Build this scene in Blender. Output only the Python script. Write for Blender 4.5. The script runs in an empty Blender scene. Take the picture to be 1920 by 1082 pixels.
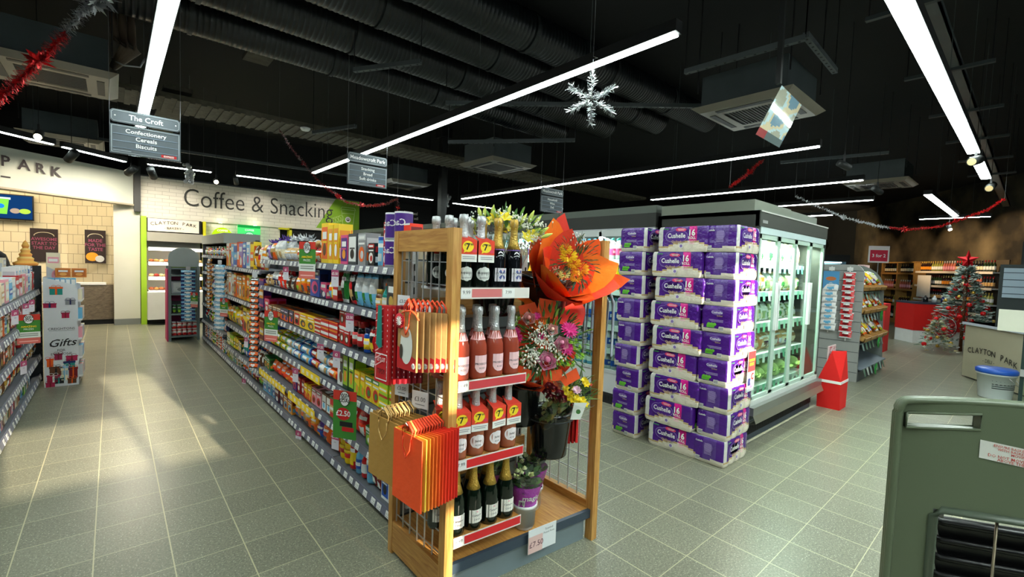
import bpy, math, random
from mathutils import Vector, Matrix
rnd = random.Random(7)
PI = math.pi
sc = bpy.context.scene
COL = sc.collection

# ------------------------------------------------------------------ camera
FPX = 858.4
YAW, PITCH, ROLL = 0.7184, 0.0523, 0.0355
EYE = Vector((0, 0, 1.5))
_f = Vector((math.sin(YAW)*math.cos(PITCH), math.cos(YAW)*math.cos(PITCH), -math.sin(PITCH)))
_r = Vector((math.cos(YAW), -math.sin(YAW), 0)); _u = _r.cross(_f)
CR = _r*math.cos(ROLL) + _u*math.sin(ROLL); CU = -_r*math.sin(ROLL) + _u*math.cos(ROLL); CW = _f
cd = bpy.data.cameras.new('camera'); cam = bpy.data.objects.new('camera', cd); COL.objects.link(cam)
cd.sensor_width = 36.0; cd.lens = FPX/1920*36.0; cd.clip_start = 0.05; cd.clip_end = 200
cam.matrix_world = Matrix(((CR.x, CU.x, -CW.x, EYE.x), (CR.y, CU.y, -CW.y, EYE.y), (CR.z, CU.z, -CW.z, EYE.z), (0, 0, 0, 1)))
sc.camera = cam
# ------------------------------------------------------------------ world, sun, exposure
vs = sc.view_settings
vs.view_transform = 'Standard'; vs.look = 'None'; vs.gamma = 1.0; vs.use_curve_mapping = False
vs.exposure = 0.98
w = bpy.data.worlds.new('daylight'); sc.world = w; w.use_nodes = True
bg = w.node_tree.nodes['Background']; bg.inputs[0].default_value = (.62, .74, .9, 1); bg.inputs[1].default_value = 1.2
SUN_DIR = Vector((-0.12, 1.0, -0.30)).normalized()
sl = bpy.data.lights.new('winter_sun', 'SUN'); sl.energy = 9.0; sl.color = (1, .86, .66); sl.angle = math.radians(.6)
so = bpy.data.objects.new('winter_sun', sl); COL.objects.link(so); so.rotation_euler = SUN_DIR.to_track_quat('-Z', 'Y').to_euler()
LED = 23.0          # radiance of the strip lights
STRIP_W = 0.07
try:
    sc.cycles.max_bounces = 5; sc.cycles.diffuse_bounces = 3; sc.cycles.glossy_bounces = 2
    sc.cycles.transmission_bounces = 2; sc.cycles.transparent_max_bounces = 10
    sc.cycles.caustics_reflective = False; sc.cycles.caustics_refractive = False
    sc.cycles.sample_clamp_indirect = 4.0; sc.cycles.use_denoising = True
except Exception:
    pass
def spot(name, loc, to, power, col=(1, .82, .6), size=70, r=.03, blend=.5):
    l = bpy.data.lights.new(name, 'SPOT'); l.energy = power; l.color = col; l.spot_size = math.radians(size); l.spot_blend = blend; l.shadow_soft_size = r
    o = bpy.data.objects.new(name, l); COL.objects.link(o); o.location = loc
    o.rotation_euler = (Vector(to)-Vector(loc)).to_track_quat('-Z', 'Y').to_euler(); return o
def area(name, loc, to, power, sx, sy, col=(1, 1, 1)):
    l = bpy.data.lights.new(name, 'AREA'); l.shape = 'RECTANGLE'; l.size = sx; l.size_y = sy; l.energy = power; l.color = col
    o = bpy.data.objects.new(name, l); COL.objects.link(o); o.location = loc
    o.rotation_euler = (Vector(to)-Vector(loc)).to_track_quat('-Z', 'Y').to_euler(); return o

# ------------------------------------------------------------------ colours and materials
def lin(c):
    return tuple(((x/255)/12.92 if x/255 <= .04045 else ((x/255+.055)/1.055)**2.4) for x in c)
PAL = dict(red=(200, 22, 26), dred=(120, 12, 22), orange=(240, 98, 18), amber=(236, 150, 30), yellow=(246, 208, 30), lime=(160, 200, 40), green=(40, 125, 50),
    dgreen=(20, 66, 34), teal=(30, 140, 130), sky=(110, 185, 225), blue=(28, 80, 175), navy=(20, 32, 90), purple=(72, 30, 130), lilac=(160, 130, 200),
    pink=(226, 70, 130), rose=(235, 160, 175), brown=(98, 55, 28), tan=(205, 165, 105), cream=(238, 226, 196), white=(238, 238, 236), grey=(140, 142, 146),
    dgrey=(62, 66, 72), black=(18, 18, 20), gold=(198, 160, 70), silver=(200, 202, 205), scarlet=(245, 52, 20))
CN = dict(dred='dark red', dgreen='dark green', sky='light blue', navy='navy', dgrey='dark grey', scarlet='bright red', lime='lime green', rose='pale pink', tan='tan')
def C(c): return lin(PAL[c]) if isinstance(c, str) else lin(c)
MATS = {}
def nodemat(name):
    m = bpy.data.materials.new(name); m.use_nodes = True
    nt = m.node_tree; b = nt.nodes['Principled BSDF']; MATS[name] = m
    return m, nt, b
def attr_mat(name, rough=.5, metal=0., bump=0., bscale=60., coat=0., spec=.5, var=.06, trans=0.):
    m, nt, b = nodemat(name); N, L = nt.nodes.new, nt.links.new
    a = N('ShaderNodeAttribute'); a.attribute_name = 'Col'
    no = N('ShaderNodeTexNoise'); no.inputs['Scale'].default_value = 7; tc = N('ShaderNodeTexCoord'); L(tc.outputs['Object'], no.inputs['Vector'])
    mr = N('ShaderNodeMapRange'); mr.inputs[3].default_value = 1-var; mr.inputs[4].default_value = 1+var; L(no.outputs[0], mr.inputs[0])
    mx = N('ShaderNodeVectorMath'); mx.operation = 'SCALE'; L(a.outputs['Color'], mx.inputs[0]); L(mr.outputs[0], mx.inputs['Scale'])
    L(mx.outputs[0], b.inputs['Base Color'])
    b.inputs['Roughness'].default_value = rough; b.inputs['Metallic'].default_value = metal
    b.inputs['Specular IOR Level'].default_value = spec; b.inputs['Coat Weight'].default_value = coat; b.inputs['Transmission Weight'].default_value = trans
    if bump:
        n2 = N('ShaderNodeTexNoise'); n2.inputs['Scale'].default_value = bscale; n2.inputs['Detail'].default_value = 2; L(tc.outputs['Object'], n2.inputs['Vector'])
        bp = N('ShaderNodeBump'); bp.inputs['Strength'].default_value = bump; bp.inputs['Distance'].default_value = .01
        L(n2.outputs[0], bp.inputs['Height']); L(bp.outputs[0], b.inputs['Normal'])
    return m
attr_mat('print', .42)
attr_mat('card', .75)
attr_mat('paint', .55, spec=.4)
attr_mat('gloss', .12, spec=.6)
attr_mat('film', .22, bump=.5, bscale=45, spec=.6)
attr_mat('metal', .3, metal=.7)
attr_mat('foil', .3, metal=.5, bump=.5, bscale=120)
attr_mat('petal', .6, var=.12)
attr_mat('paper', .65, bump=.25, bscale=30, var=.05)
attr_mat('plastic', .35, spec=.45, bump=.03, bscale=400, var=.03)
attr_mat('liquid', .08, spec=.7, var=.03)
def emit_mat(name, strength, attr=True, col=(1, 1, 1)):
    m = bpy.data.materials.new(name); m.use_nodes = True; nt = m.node_tree; nt.nodes.clear()
    o = nt.nodes.new('ShaderNodeOutputMaterial'); e = nt.nodes.new('ShaderNodeEmission'); e.inputs[1].default_value = strength
    if attr:
        a = nt.nodes.new('ShaderNodeAttribute'); a.attribute_name = 'Col'; nt.links.new(a.outputs['Color'], e.inputs[0])
    else: e.inputs[0].default_value = (*col, 1)
    nt.links.new(e.outputs[0], o.inputs[0]); MATS[name] = m; return m
emit_mat('led', LED); emit_mat('led_soft', 4.0); emit_mat('screen', 1.1); emit_mat('bulb', 25.0)
def clear_mat(name, col, fac, rough=.05, gl=(1, 1, 1)):
    m = bpy.data.materials.new(name); m.use_nodes = True; nt = m.node_tree; nt.nodes.clear(); N, L = nt.nodes.new, nt.links.new
    o = N('ShaderNodeOutputMaterial'); t = N('ShaderNodeBsdfTransparent'); t.inputs[0].default_value = (*col, 1)
    g = N('ShaderNodeBsdfGlossy'); g.inputs['Roughness'].default_value = rough; g.inputs[0].default_value = (*gl, 1)
    fr0 = N('ShaderNodeLayerWeight'); fr0.inputs[0].default_value = .5; fr1 = N('ShaderNodeMath'); fr1.operation = 'POWER'; fr1.inputs[1].default_value = 4.5; L(fr0.outputs['Facing'], fr1.inputs[0]); fr = N('ShaderNodeMath'); fr.operation = 'MULTIPLY'; fr.inputs[1].default_value = .5; L(fr1.outputs[0], fr.inputs[0])
    ad = N('ShaderNodeMath'); ad.operation = 'ADD'; ad.inputs[1].default_value = fac; L(fr.outputs[0], ad.inputs[0])
    mx = N('ShaderNodeMixShader'); L(ad.outputs[0], mx.inputs[0]); L(t.outputs[0], mx.inputs[1]); L(g.outputs[0], mx.inputs[2]); L(mx.outputs[0], o.inputs[0])
    MATS[name] = m
clear_mat('glass', (.86, .95, .90), .02)
clear_mat('cello', (.93, .96, .95), .08, .12)
clear_mat('acrylic', (.95, .98, .98), .02)

def wood_mat(name, c1, c2, scale=(1, 1, 12), rough=.45):
    m, nt, b = nodemat(name); N, L = nt.nodes.new, nt.links.new
    tc = N('ShaderNodeTexCoord'); mp = N('ShaderNodeMapping'); mp.inputs['Scale'].default_value = scale; L(tc.outputs['Object'], mp.inputs[0])
    no = N('ShaderNodeTexNoise'); no.inputs['Scale'].default_value = 6; no.inputs['Detail'].default_value = 6; no.inputs['Distortion'].default_value = .6; L(mp.outputs[0], no.inputs['Vector'])
    cr = N('ShaderNodeValToRGB'); cr.color_ramp.elements[0].position = .3; cr.color_ramp.elements[1].position = .7
    cr.color_ramp.elements[0].color = (*lin(c1), 1); cr.color_ramp.elements[1].color = (*lin(c2), 1)
    L(no.outputs[0], cr.inputs[0]); L(cr.outputs[0], b.inputs['Base Color']); b.inputs['Roughness'].default_value = rough
wood_mat('oak_v', (168, 112, 48), (206, 158, 88), (14, 14, 1.2))
wood_mat('oak_x', (168, 112, 48), (210, 162, 92), (1.2, 14, 14))
wood_mat('oak_y', (160, 104, 42), (200, 150, 80), (14, 1.2, 14))
wood_mat('greywood', (92, 80, 66), (128, 114, 96), (3, 3, 10), .6)
wood_mat('pine', (176, 128, 66), (206, 160, 92), (8, 8, 1.5))

def floor_mat():
    m, nt, b = nodemat('porcelain_tile'); N, L = nt.nodes.new, nt.links.new
    tc = N('ShaderNodeTexCoord'); sx = N('ShaderNodeSeparateXYZ'); L(tc.outputs['Object'], sx.inputs[0])
    def axis(out, off, big):
        a = N('ShaderNodeMath'); a.operation = 'ADD'; a.inputs[1].default_value = off; L(out, a.inputs[0])
        d = N('ShaderNodeMath'); d.operation = 'DIVIDE'; d.inputs[1].default_value = T; L(a.outputs[0], d.inputs[0])
        fr = N('ShaderNodeMath'); fr.operation = 'FRACT'; L(d.outputs[0], fr.inputs[0])
        s = N('ShaderNodeMath'); s.operation = 'SUBTRACT'; s.inputs[1].default_value = .5; L(fr.outputs[0], s.inputs[0])
        ab = N('ShaderNodeMath'); ab.operation = 'ABSOLUTE'; L(s.outputs[0], ab.inputs[0])
        g = N('ShaderNodeMath'); g.operation = 'GREATER_THAN'; g.inputs[1].default_value = .5-big/T/2; L(ab.outputs[0], g.inputs[0])
        fl = N('ShaderNodeMath'); fl.operation = 'FLOOR'; L(d.outputs[0], fl.inputs[0])
        return g, fl
    T = 0.2935; gx, fx = axis(sx.outputs[0], .08+T*20, .0055)
    T = 0.301; gy, fy = axis(sx.outputs[1], -.52+T*20, .004)
    mxx = N('ShaderNodeMath'); mxx.operation = 'MAXIMUM'; L(gx.outputs[0], mxx.inputs[0]); L(gy.outputs[0], mxx.inputs[1])
    cb = N('ShaderNodeCombineXYZ'); L(fx.outputs[0], cb.inputs[0]); L(fy.outputs[0], cb.inputs[1])
    wn = N('ShaderNodeTexWhiteNoise'); wn.noise_dimensions = '2D'; L(cb.outputs[0], wn.inputs['Vector'])
    n1 = N('ShaderNodeTexNoise'); n1.inputs['Scale'].default_value = 90; n1.inputs['Detail'].default_value = 3; L(tc.outputs['Object'], n1.inputs['Vector'])
    n2 = N('ShaderNodeTexNoise'); n2.inputs['Scale'].default_value = 2.2; n2.inputs['Detail'].default_value = 4; L(tc.outputs['Object'], n2.inputs['Vector'])
    cr = N('ShaderNodeValToRGB'); cr.color_ramp.elements[0].position = .35; cr.color_ramp.elements[1].position = .68
    cr.color_ramp.elements[0].color = (*lin((108, 109, 94)), 1); cr.color_ramp.elements[1].color = (*lin((136, 136, 117)), 1); L(n1.outputs[0], cr.inputs[0])
    mr = N('ShaderNodeMapRange'); mr.inputs[3].default_value = .93; mr.inputs[4].default_value = 1.07; L(wn.outputs[0], mr.inputs[0])
    mr2 = N('ShaderNodeMapRange'); mr2.inputs[3].default_value = .93; mr2.inputs[4].default_value = 1.07; L(n2.outputs[0], mr2.inputs[0])
    mu = N('ShaderNodeMath'); mu.operation = 'MULTIPLY'; L(mr.outputs[0], mu.inputs[0]); L(mr2.outputs[0], mu.inputs[1])
    sc1 = N('ShaderNodeVectorMath'); sc1.operation = 'SCALE'; L(cr.outputs[0], sc1.inputs[0]); L(mu.outputs[0], sc1.inputs['Scale'])
    n3 = N('ShaderNodeTexNoise'); n3.inputs['Scale'].default_value = 150; n3.inputs['Detail'].default_value = 0; L(tc.outputs['Object'], n3.inputs['Vector'])
    fl = N('ShaderNodeMapRange'); fl.inputs[1].default_value = .70; fl.inputs[2].default_value = .78; L(n3.outputs[0], fl.inputs[0])
    m1 = N('ShaderNodeMix'); m1.data_type = 'RGBA'; L(fl.outputs[0], m1.inputs[0]); L(sc1.outputs[0], m1.inputs[6]); m1.inputs[7].default_value = (*lin((196, 194, 172)), 1)
    m2 = N('ShaderNodeMix'); m2.data_type = 'RGBA'; L(mxx.outputs[0], m2.inputs[0]); L(m1.outputs[2], m2.inputs[6]); m2.inputs[7].default_value = (*lin((190, 184, 150)), 1)
    L(m2.outputs[2], b.inputs['Base Color'])
    b.inputs['Roughness'].default_value = .32; b.inputs['Specular IOR Level'].default_value = .36
    bp = N('ShaderNodeBump'); bp.inputs['Strength'].default_value = .12; bp.inputs['Distance'].default_value = .002; L(n1.outputs[0], bp.inputs['Height']); L(bp.outputs[0], b.inputs['Normal'])
floor_mat()
def brick_mat(name, c, m, bw, bh, mort=.004, rough=.3, off=.5, bump=.3, vert=True):
    mm, nt, b = nodemat(name); N, L = nt.nodes.new, nt.links.new
    tc = N('ShaderNodeTexCoord'); br = N('ShaderNodeTexBrick'); br.inputs['Scale'].default_value = 1; br.offset = off
    br.inputs['Color1'].default_value = (*lin(c), 1); br.inputs['Color2'].default_value = (*[x*.93 for x in lin(c)], 1); br.inputs['Mortar'].default_value = (*lin(m), 1)
    br.inputs['Mortar Size'].default_value = mort; br.inputs['Brick Width'].default_value = bw; br.inputs['Row Height'].default_value = bh; br.inputs['Mortar Smooth'].default_value = .2
    L(tc.outputs['UV'], br.inputs['Vector']); L(br.outputs[0], b.inputs['Base Color']); b.inputs['Roughness'].default_value = rough
    bp = N('ShaderNodeBump'); bp.invert = True; bp.inputs['Strength'].default_value = bump; bp.inputs['Distance'].default_value = .004; L(br.outputs['Fac'], bp.inputs['Height']); L(bp.outputs[0], b.inputs['Normal'])
brick_mat('cream_tile', (232, 218, 186), (130, 112, 84), .20, .20, .0035, .25, .5)
brick_mat('white_brick', (224, 222, 212), (178, 176, 166), .24, .075, .004, .6, .5)
def noise_mat(name, c1, c2, scale=3, rough=.9, bump=.0, detail=5):
    mm, nt, b = nodemat(name); N, L = nt.nodes.new, nt.links.new
    tc = N('ShaderNodeTexCoord'); no = N('ShaderNodeTexNoise'); no.inputs['Scale'].default_value = scale; no.inputs['Detail'].default_value = detail; L(tc.outputs['Object'], no.inputs['Vector'])
    cr = N('ShaderNodeValToRGB'); cr.color_ramp.elements[0].position = .35; cr.color_ramp.elements[1].position = .66
    cr.color_ramp.elements[0].color = (*lin(c1), 1); cr.color_ramp.elements[1].color = (*lin(c2), 1); L(no.outputs[0], cr.inputs[0]); L(cr.outputs[0], b.inputs['Base Color']); b.inputs['Roughness'].default_value = rough
    if bump:
        bp = N('ShaderNodeBump'); bp.inputs['Strength'].default_value = bump; L(no.outputs[0], bp.inputs['Height']); L(bp.outputs[0], b.inputs['Normal'])
noise_mat('ceiling_black', (3, 5, 5), (6, 8, 8), 2)
noise_mat('wall_dark', (14, 16, 17), (22, 24, 24), 1.2)
noise_mat('rock_wall', (34, 30, 24), (104, 92, 68), .9, .9, .3, 8)
noise_mat('plaster', (196, 204, 196), (206, 212, 204), 1.5, .7)
noise_mat('pillar_white', (206, 204, 190), (214, 212, 200), 1.5, .7)
noise_mat('galv', (52, 60, 62), (62, 70, 72), 3, .45)

noise_mat('deckbeam', (72, 68, 56), (88, 84, 70), 14, .8); noise_mat('acpanel', (120, 114, 104), (130, 124, 112), 2, .5)
noise_mat('ductpaint', (13, 17, 19), (20, 25, 28), 5, .34)
# ------------------------------------------------------------------ mesh builder
_glyph = {}
def glyphs(s, bold=0.):
    key = (s, bold)
    if key not in _glyph:
        cu = bpy.data.curves.new('t', 'FONT'); cu.body = s; cu.size = 1; cu.resolution_u = 5 if bold == -.006 else (1 if len(s) > 16 else 2); cu.fill_mode = 'FRONT'; cu.offset = bold
        o = bpy.data.objects.new('t', cu); COL.objects.link(o)
        dg = bpy.context.evaluated_depsgraph_get(); me = bpy.data.meshes.new_from_object(o.evaluated_get(dg))
        vs_ = [(v.co.x, v.co.y) for v in me.vertices]; fs = [tuple(p.vertices) for p in me.polygons]
        bpy.data.objects.remove(o); bpy.data.curves.remove(cu); bpy.data.meshes.remove(me)
        xs = [v[0] for v in vs_] or [0]; _glyph[key] = (vs_, fs, min(xs), max(xs))
    return _glyph[key]
class MB:
    def __init__(s, mat='print'):
        s.v = []; s.f = []; s.c = []; s.m = []; s.sm = []; s.mats = [mat]; s.cur = 0; s.M = None
    def mat(s, name):
        if name not in s.mats: s.mats.append(name)
        s.cur = s.mats.index(name); return s
    def add(s, vs_, fs, col, smooth=False):
        b = len(s.v)
        if s.M is not None: vs_ = [tuple(s.M @ Vector(p)) for p in vs_]
        s.v.extend(vs_); multi = isinstance(col, list)
        for i, f in enumerate(fs):
            s.f.append(tuple(b+k for k in f)); s.c.append(col[i] if multi else col); s.m.append(s.cur); s.sm.append(smooth)
        return s
    def poly(s, pts, col): return s.add(list(pts), [tuple(range(len(pts)))], C(col) if not isinstance(col, tuple) or max(col) > 1 else col)
    def box(s, x0, y0, z0, x1, y1, z1, col, sides=None):
        c = C(col)
        v = [(x0, y0, z0), (x1, y0, z0), (x1, y1, z0), (x0, y1, z0), (x0, y0, z1), (x1, y0, z1), (x1, y1, z1), (x0, y1, z1)]
        return s.add(v, [(0, 3, 2, 1), (4, 5, 6, 7), (0, 1, 5, 4), (1, 2, 6, 5), (2, 3, 7, 6), (3, 0, 4, 7)], c)
    def beam(s, a, b, w_, h_, col, up=(0, 0, 1)):
        a, b = Vector(a), Vector(b); d = (b-a).normalized(); sd = d.cross(Vector(up))
        sd = (sd.normalized() if sd.length > 1e-4 else Vector((1, 0, 0))); u = sd.cross(d)
        v = []
        for p in (a, b):
            for i, j in ((-1, -1), (1, -1), (1, 1), (-1, 1)): v.append(tuple(p+sd*w_/2*i+u*h_/2*j))
        return s.add(v, [(0, 3, 2, 1), (4, 5, 6, 7), (0, 1, 5, 4), (1, 2, 6, 5), (2, 3, 7, 6), (3, 0, 4, 7)], C(col))
    def lathe(s, prof, n, col, o=(0, 0, 0), axis='z', cap=True, a0=0., a1=2*PI, smooth=True):
        full = abs(a1-a0-2*PI) < 1e-6; k = n if full else n+1; v = []
        for r, z in prof:
            for i in range(k):
                a = a0+(a1-a0)*i/n; p = (r*math.cos(a), r*math.sin(a), z)
                if axis == 'y': p = (p[0], p[2], p[1])
                if axis == 'x': p = (p[2], p[0], p[1])
                v.append((p[0]+o[0], p[1]+o[1], p[2]+o[2]))
        f = []; cc = []; multi = isinstance(col, list)
        for j in range(len(prof)-1):
            for i in range(n):
                i2 = (i+1) % k if full else i+1; q = (j*k+i, j*k+i2, (j+1)*k+i2, (j+1)*k+i)
                if axis == 'y': q = q[::-1]
                f.append(q); cc.append(C(col[min(j, len(col)-1)]) if multi else C(col))
        s.add(v, f, cc, smooth)
        if cap and full:
            b = len(s.v)-len(v)
            for jj, fl_ in ((0, True), (len(prof)-1, False)):
                if prof[jj][0] > 1e-5:
                    idx = [b+jj*k+i for i in range(k)]
                    if fl_ != (axis == 'y'): idx = idx[::-1]
                    s.f.append(tuple(idx)); s.c.append(C(col[0 if jj == 0 else -1]) if multi else C(col)); s.m.append(s.cur); s.sm.append(False)
        return s
    def tube(s, pts, r, col, n=6, closed=False):
        pts = [Vector(p) for p in pts]; v = []; N = len(pts); rr = r if isinstance(r, list) else [r]*N
        for i, p in enumerate(pts):
            d = (pts[min(i+1, N-1)]-pts[max(i-1, 0)])
            d = d.normalized() if d.length > 1e-9 else Vector((0, 0, 1))
            a = d.cross(Vector((0, 0, 1)));
            if a.length < .05: a = d.cross(Vector((1, 0, 0)))
            a.normalize(); b_ = d.cross(a)
            for k in range(n):
                t = 2*PI*k/n; v.append(tuple(p+(a*math.cos(t)+b_*math.sin(t))*rr[i]))
        f = [(j*n+k, j*n+(k+1) % n, (j+1)*n+(k+1) % n, (j+1)*n+k) for j in range(N-1) for k in range(n)]
        f += [tuple(range(n))[::-1], tuple((N-1)*n+k for k in range(n))]
        return s.add(v, f, C(col), n > 4)
    def text(s, t, size, o, xd, yd, col, align='c', bold=0., warp=None, sx=1.):
        vs_, fs, x0, x1 = glyphs(t, bold); o, xd, yd = Vector(o), Vector(xd), Vector(yd)
        off = {'c': -(x0+x1)/2, 'l': -x0, 'r': -x1}[align]
        v = []
        for x, y in vs_:
            x, y = (x+off)*size*sx, y*size
            v.append(warp(x, y) if warp else tuple(o+xd*x+yd*y))
        return s.add(v, fs, C(col))
    def disc(s, o, xd, yd, rx, ry, col, n=16):
        o, xd, yd = Vector(o), Vector(xd), Vector(yd)
        return s.add([tuple(o+xd*rx*math.cos(2*PI*i/n)+yd*ry*math.sin(2*PI*i/n)) for i in range(n)], [tuple(range(n))], C(col))
    def rect(s, o, xd, yd, x0, y0, x1, y1, col):
        o, xd, yd = Vector(o), Vector(xd), Vector(yd)
        return s.add([tuple(o+xd*x+yd*y) for x, y in ((x0, y0), (x1, y0), (x1, y1), (x0, y1))], [(0, 1, 2, 3)], C(col))
    def blob(s, o, rx, ry, rz, col, n=8, m=6, jit=0., rot=None):
        v = [(0, 0, -1)]; 
        for j in range(1, m):
            ph = -PI/2+PI*j/m
            for i in range(n):
                t = 2*PI*i/n; v.append((math.cos(t)*math.cos(ph), math.sin(t)*math.cos(ph), math.sin(ph)))
        v.append((0, 0, 1)); R = rot or Matrix.Identity(3)
        vv = []
        for p in v:
            k = 1+rnd.uniform(-jit, jit); q = R @ Vector((p[0]*rx*k, p[1]*ry*k, p[2]*rz*k)); vv.append((q.x+o[0], q.y+o[1], q.z+o[2]))
        f = [(0, 1+(i+1) % n, 1+i) for i in range(n)]
        for j in range(m-2):
            for i in range(n): a = 1+j*n; f.append((a+i, a+(i+1) % n, a+n+(i+1) % n, a+n+i))
        a = 1+(m-2)*n; f += [(a+i, a+(i+1) % n, len(v)-1) for i in range(n)]
        return s.add(vv, f, C(col), True)
    def mesh(s, name):
        me = bpy.data.meshes.new(name); me.from_pydata(s.v, [], s.f)
        for m in s.mats: me.materials.append(MATS[m])
        me.polygons.foreach_set('material_index', s.m); me.polygons.foreach_set('use_smooth', s.sm)
        at = me.attributes.new('Col', 'FLOAT_COLOR', 'FACE'); buf = []
        for c in s.c: buf += (c[0], c[1], c[2], 1.)
        at.data.foreach_set('color', buf); me.update(); return me
def tag(o, label=None, cat=None, group=None, kind=None):
    if label: o['label'] = label
    if cat: o['category'] = cat
    if group: o['group'] = group
    if kind: o['kind'] = kind
    return o
def link(name, me, parent=None, loc=None, rz=None):
    o = bpy.data.objects.new(name, me); COL.objects.link(o)
    if parent: o.parent = parent
    if loc is not None: o.location = loc
    if rz is not None: o.rotation_euler = (0, 0, rz)
    return o
def part(name, mb, parent, label=None, kind=None):
    o = link(name, mb.mesh(name), parent); return tag(o, label, None, None, kind)
def root(name, label, cat, loc=(0, 0, 0), rz=0., group=None):
    return tag(link(name, None, None, loc, rz), label, cat, group)
def solo(name, mb, label, cat, loc=(0, 0, 0), rz=0., group=None, kind=None):
    return tag(link(name, mb.mesh(name), None, loc, rz), label, cat, group, kind)
def struct(name, mb): return tag(link(name, mb.mesh(name)), kind='structure')
def dup(r, loc, rz=None, label=None, group=None, rot=None):
    n = r.copy(); COL.objects.link(n); n.location = loc
    if rz is not None: n.rotation_euler = (0, 0, rz)
    if rot is not None: n.rotation_euler = rot
    if label: n['label'] = label
    if group: n['group'] = group
    for ch in r.children:
        c = ch.copy(); COL.objects.link(c); c.parent = n
        for g in ch.children:
            d = g.copy(); COL.objects.link(d); d.parent = c
    return n
def wallpoly(name, pts, mat, uv=None):
    mb = MB(mat); mb.add([tuple(p) for p in pts], [tuple(range(len(pts)))], C('white')); o = struct(name, mb)
    me = o.data; ul = me.uv_layers.new(name='UV'); a, b = Vector(pts[0]), Vector(pts[1]); xd = (b-a).normalized()
    for l in me.loops:
        p = me.vertices[l.vertex_index].co; q = p-a; ul.data[l.index].uv = (q.dot(xd), p.z if abs(xd.z) < .5 else q.y)
    return o
_NU = 'first second third fourth fifth sixth seventh eighth ninth tenth eleventh twelfth thirteenth fourteenth fifteenth sixteenth seventeenth eighteenth nineteenth twentieth'.split()
def nth(i, n=None):
    if n and n > 1 and i == n-1 and n < 20: return 'last'
    return _NU[i] if i < 20 else ('twenty-'+_NU[i-20] if i < 29 else ('thirtieth' if i == 29 else 'thirty-'+_NU[i-30]))
ORD = ['bottom', 'second', 'third', 'fourth', 'fifth', 'sixth', 'top']
# ------------------------------------------------------------------ the setting
mb = MB('porcelain_tile'); mb.add([(-9, -4, 0), (24, -4, 0), (24, 14, 0), (-9, 14, 0)], [(0, 1, 2, 3)], C('grey')); struct('floor', mb)
mb = MB('ceiling_black'); mb.box(-9, -4, 4.3, 24, 14, 4.4, 'black'); struct('ceiling', mb)
# shop front behind the camera, openings shaped only to cast the wanted sun patches
def wall_open(name, x0, x1, z0, z1, y, holes, th=.2, m='wall_dark'):
    mb = MB(m); xs = sorted({x0, x1, *[h[0] for h in holes], *[h[1] for h in holes]}); zs = sorted({z0, z1, *[h[2] for h in holes], *[h[3] for h in holes]})
    for a, b in zip(xs, xs[1:]):
        for c, d in zip(zs, zs[1:]):
            mx, mz = (a+b)/2, (c+d)/2
            if any(h[0] < mx < h[1] and h[2] < mz < h[3] for h in holes): continue
            mb.box(a, y-th, c, b, y, d, 'dgrey')
    return struct(name, mb)
HOLES = [(.38, 1.15, 2.25, 2.75), (1.15, 1.62, 2.25, 3.30), (1.675, 1.80, 1.2, 2.05), (1.62, 1.80, 2.42, 2.86), (1.92, 2.26, 1.5, 1.95), (2.42, 2.62, 2.85, 3.10), (4.02, 4.64, 2.10, 3.14)]
wall_open('wall_front_gobo', -9, 24, 0, 4.3, -3.6, HOLES)
for i, h in enumerate(HOLES):
    mb = MB('paint'); t = .03
    for a, b, c, d in ((h[0], h[1], h[2], h[2]+t), (h[0], h[1], h[3]-t, h[3]), (h[0], h[0]+t, h[2]+t, h[3]-t), (h[1]-t, h[1], h[2]+t, h[3]-t)): mb.box(a, -3.72, c, b, -3.66, d, 'dgrey')
    struct('sun_cutout_frame_%d' % (i+1), mb)
wallpoly('wall_back', [(.42, 12.3, 0), (14, 12.3, 0), (14, 12.3, 4.3), (.42, 12.3, 4.3)], 'wall_dark')
wallpoly('wall_outer_back', [(-9, 13.9, 0), (24, 13.9, 0), (24, 13.9, 4.3), (-9, 13.9, 4.3)], 'wall_dark')
wallpoly('wall_left', [(-4.2, -3.6, 0), (-4.2, 14, 0), (-4.2, 14, 4.3), (-4.2, -3.6, 4.3)], 'wall_dark')
wallpoly('wall_corner', [(14, 12.3, 0), (23.7, 6.0, 0), (23.7, 6.0, 4.3), (14, 12.3, 4.3)], 'wall_dark')
wallpoly('wall_tiled_back', [(-4.2, 13.3, 0), (-.69, 13.3, 0), (-.69, 13.3, 3.1), (-4.2, 13.3, 3.1)], 'cream_tile')
wallpoly('wall_tiled_side', [(-.69, 13.3, 0), (.24, 12.5, 0), (.24, 12.5, 3.1), (-.69, 13.3, 3.1)], 'cream_tile')
# wine corner wall, angled
WA, WB = Vector((20.85, 3.41, 0)), Vector((16.97, .48, 0)); WD = (WB-WA).normalized(); WN = Vector((-WD.y, WD.x, 0))
if WN.dot(-WA) < 0: WN = -WN
def wp(s, out=0., z=0.): p = WA+WD*s+WN*out; return Vector((p.x, p.y, z))
wallpoly('wall_wine', [wp(-3.5, -.4), wp(6.5, -.4), wp(6.5, -.4, 4.3), wp(-3.5, -.4, 4.3)], 'rock_wall')
wallpoly('wall_right', [(23.95, 8, 0), (23.95, -4, 0), (23.95, -4, 4.3), (23.95, 8, 4.3)], 'wall_dark')
mb = MB('paint'); mb.box(15.9, -1.6, 0, 16.1, .27, 2.45, (44, 50, 50)); struct('wall_partition', mb)
mb = MB('pillar_white'); mb.box(.02, 12.12, 0, .43, 12.6, 2.44, 'cream'); struct('wall_pillar', mb)
mb = MB('paint'); mb.box(.02, 12.1, 0, .43, 12.12, .12, (120, 124, 122)); struct('baseboard_pillar', mb)
mb = MB('paint'); mb.box(.335, 11.98, 2.30, .44, 12.12, 3.2, (40, 44, 46)); struct('trim_1', mb)
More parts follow.
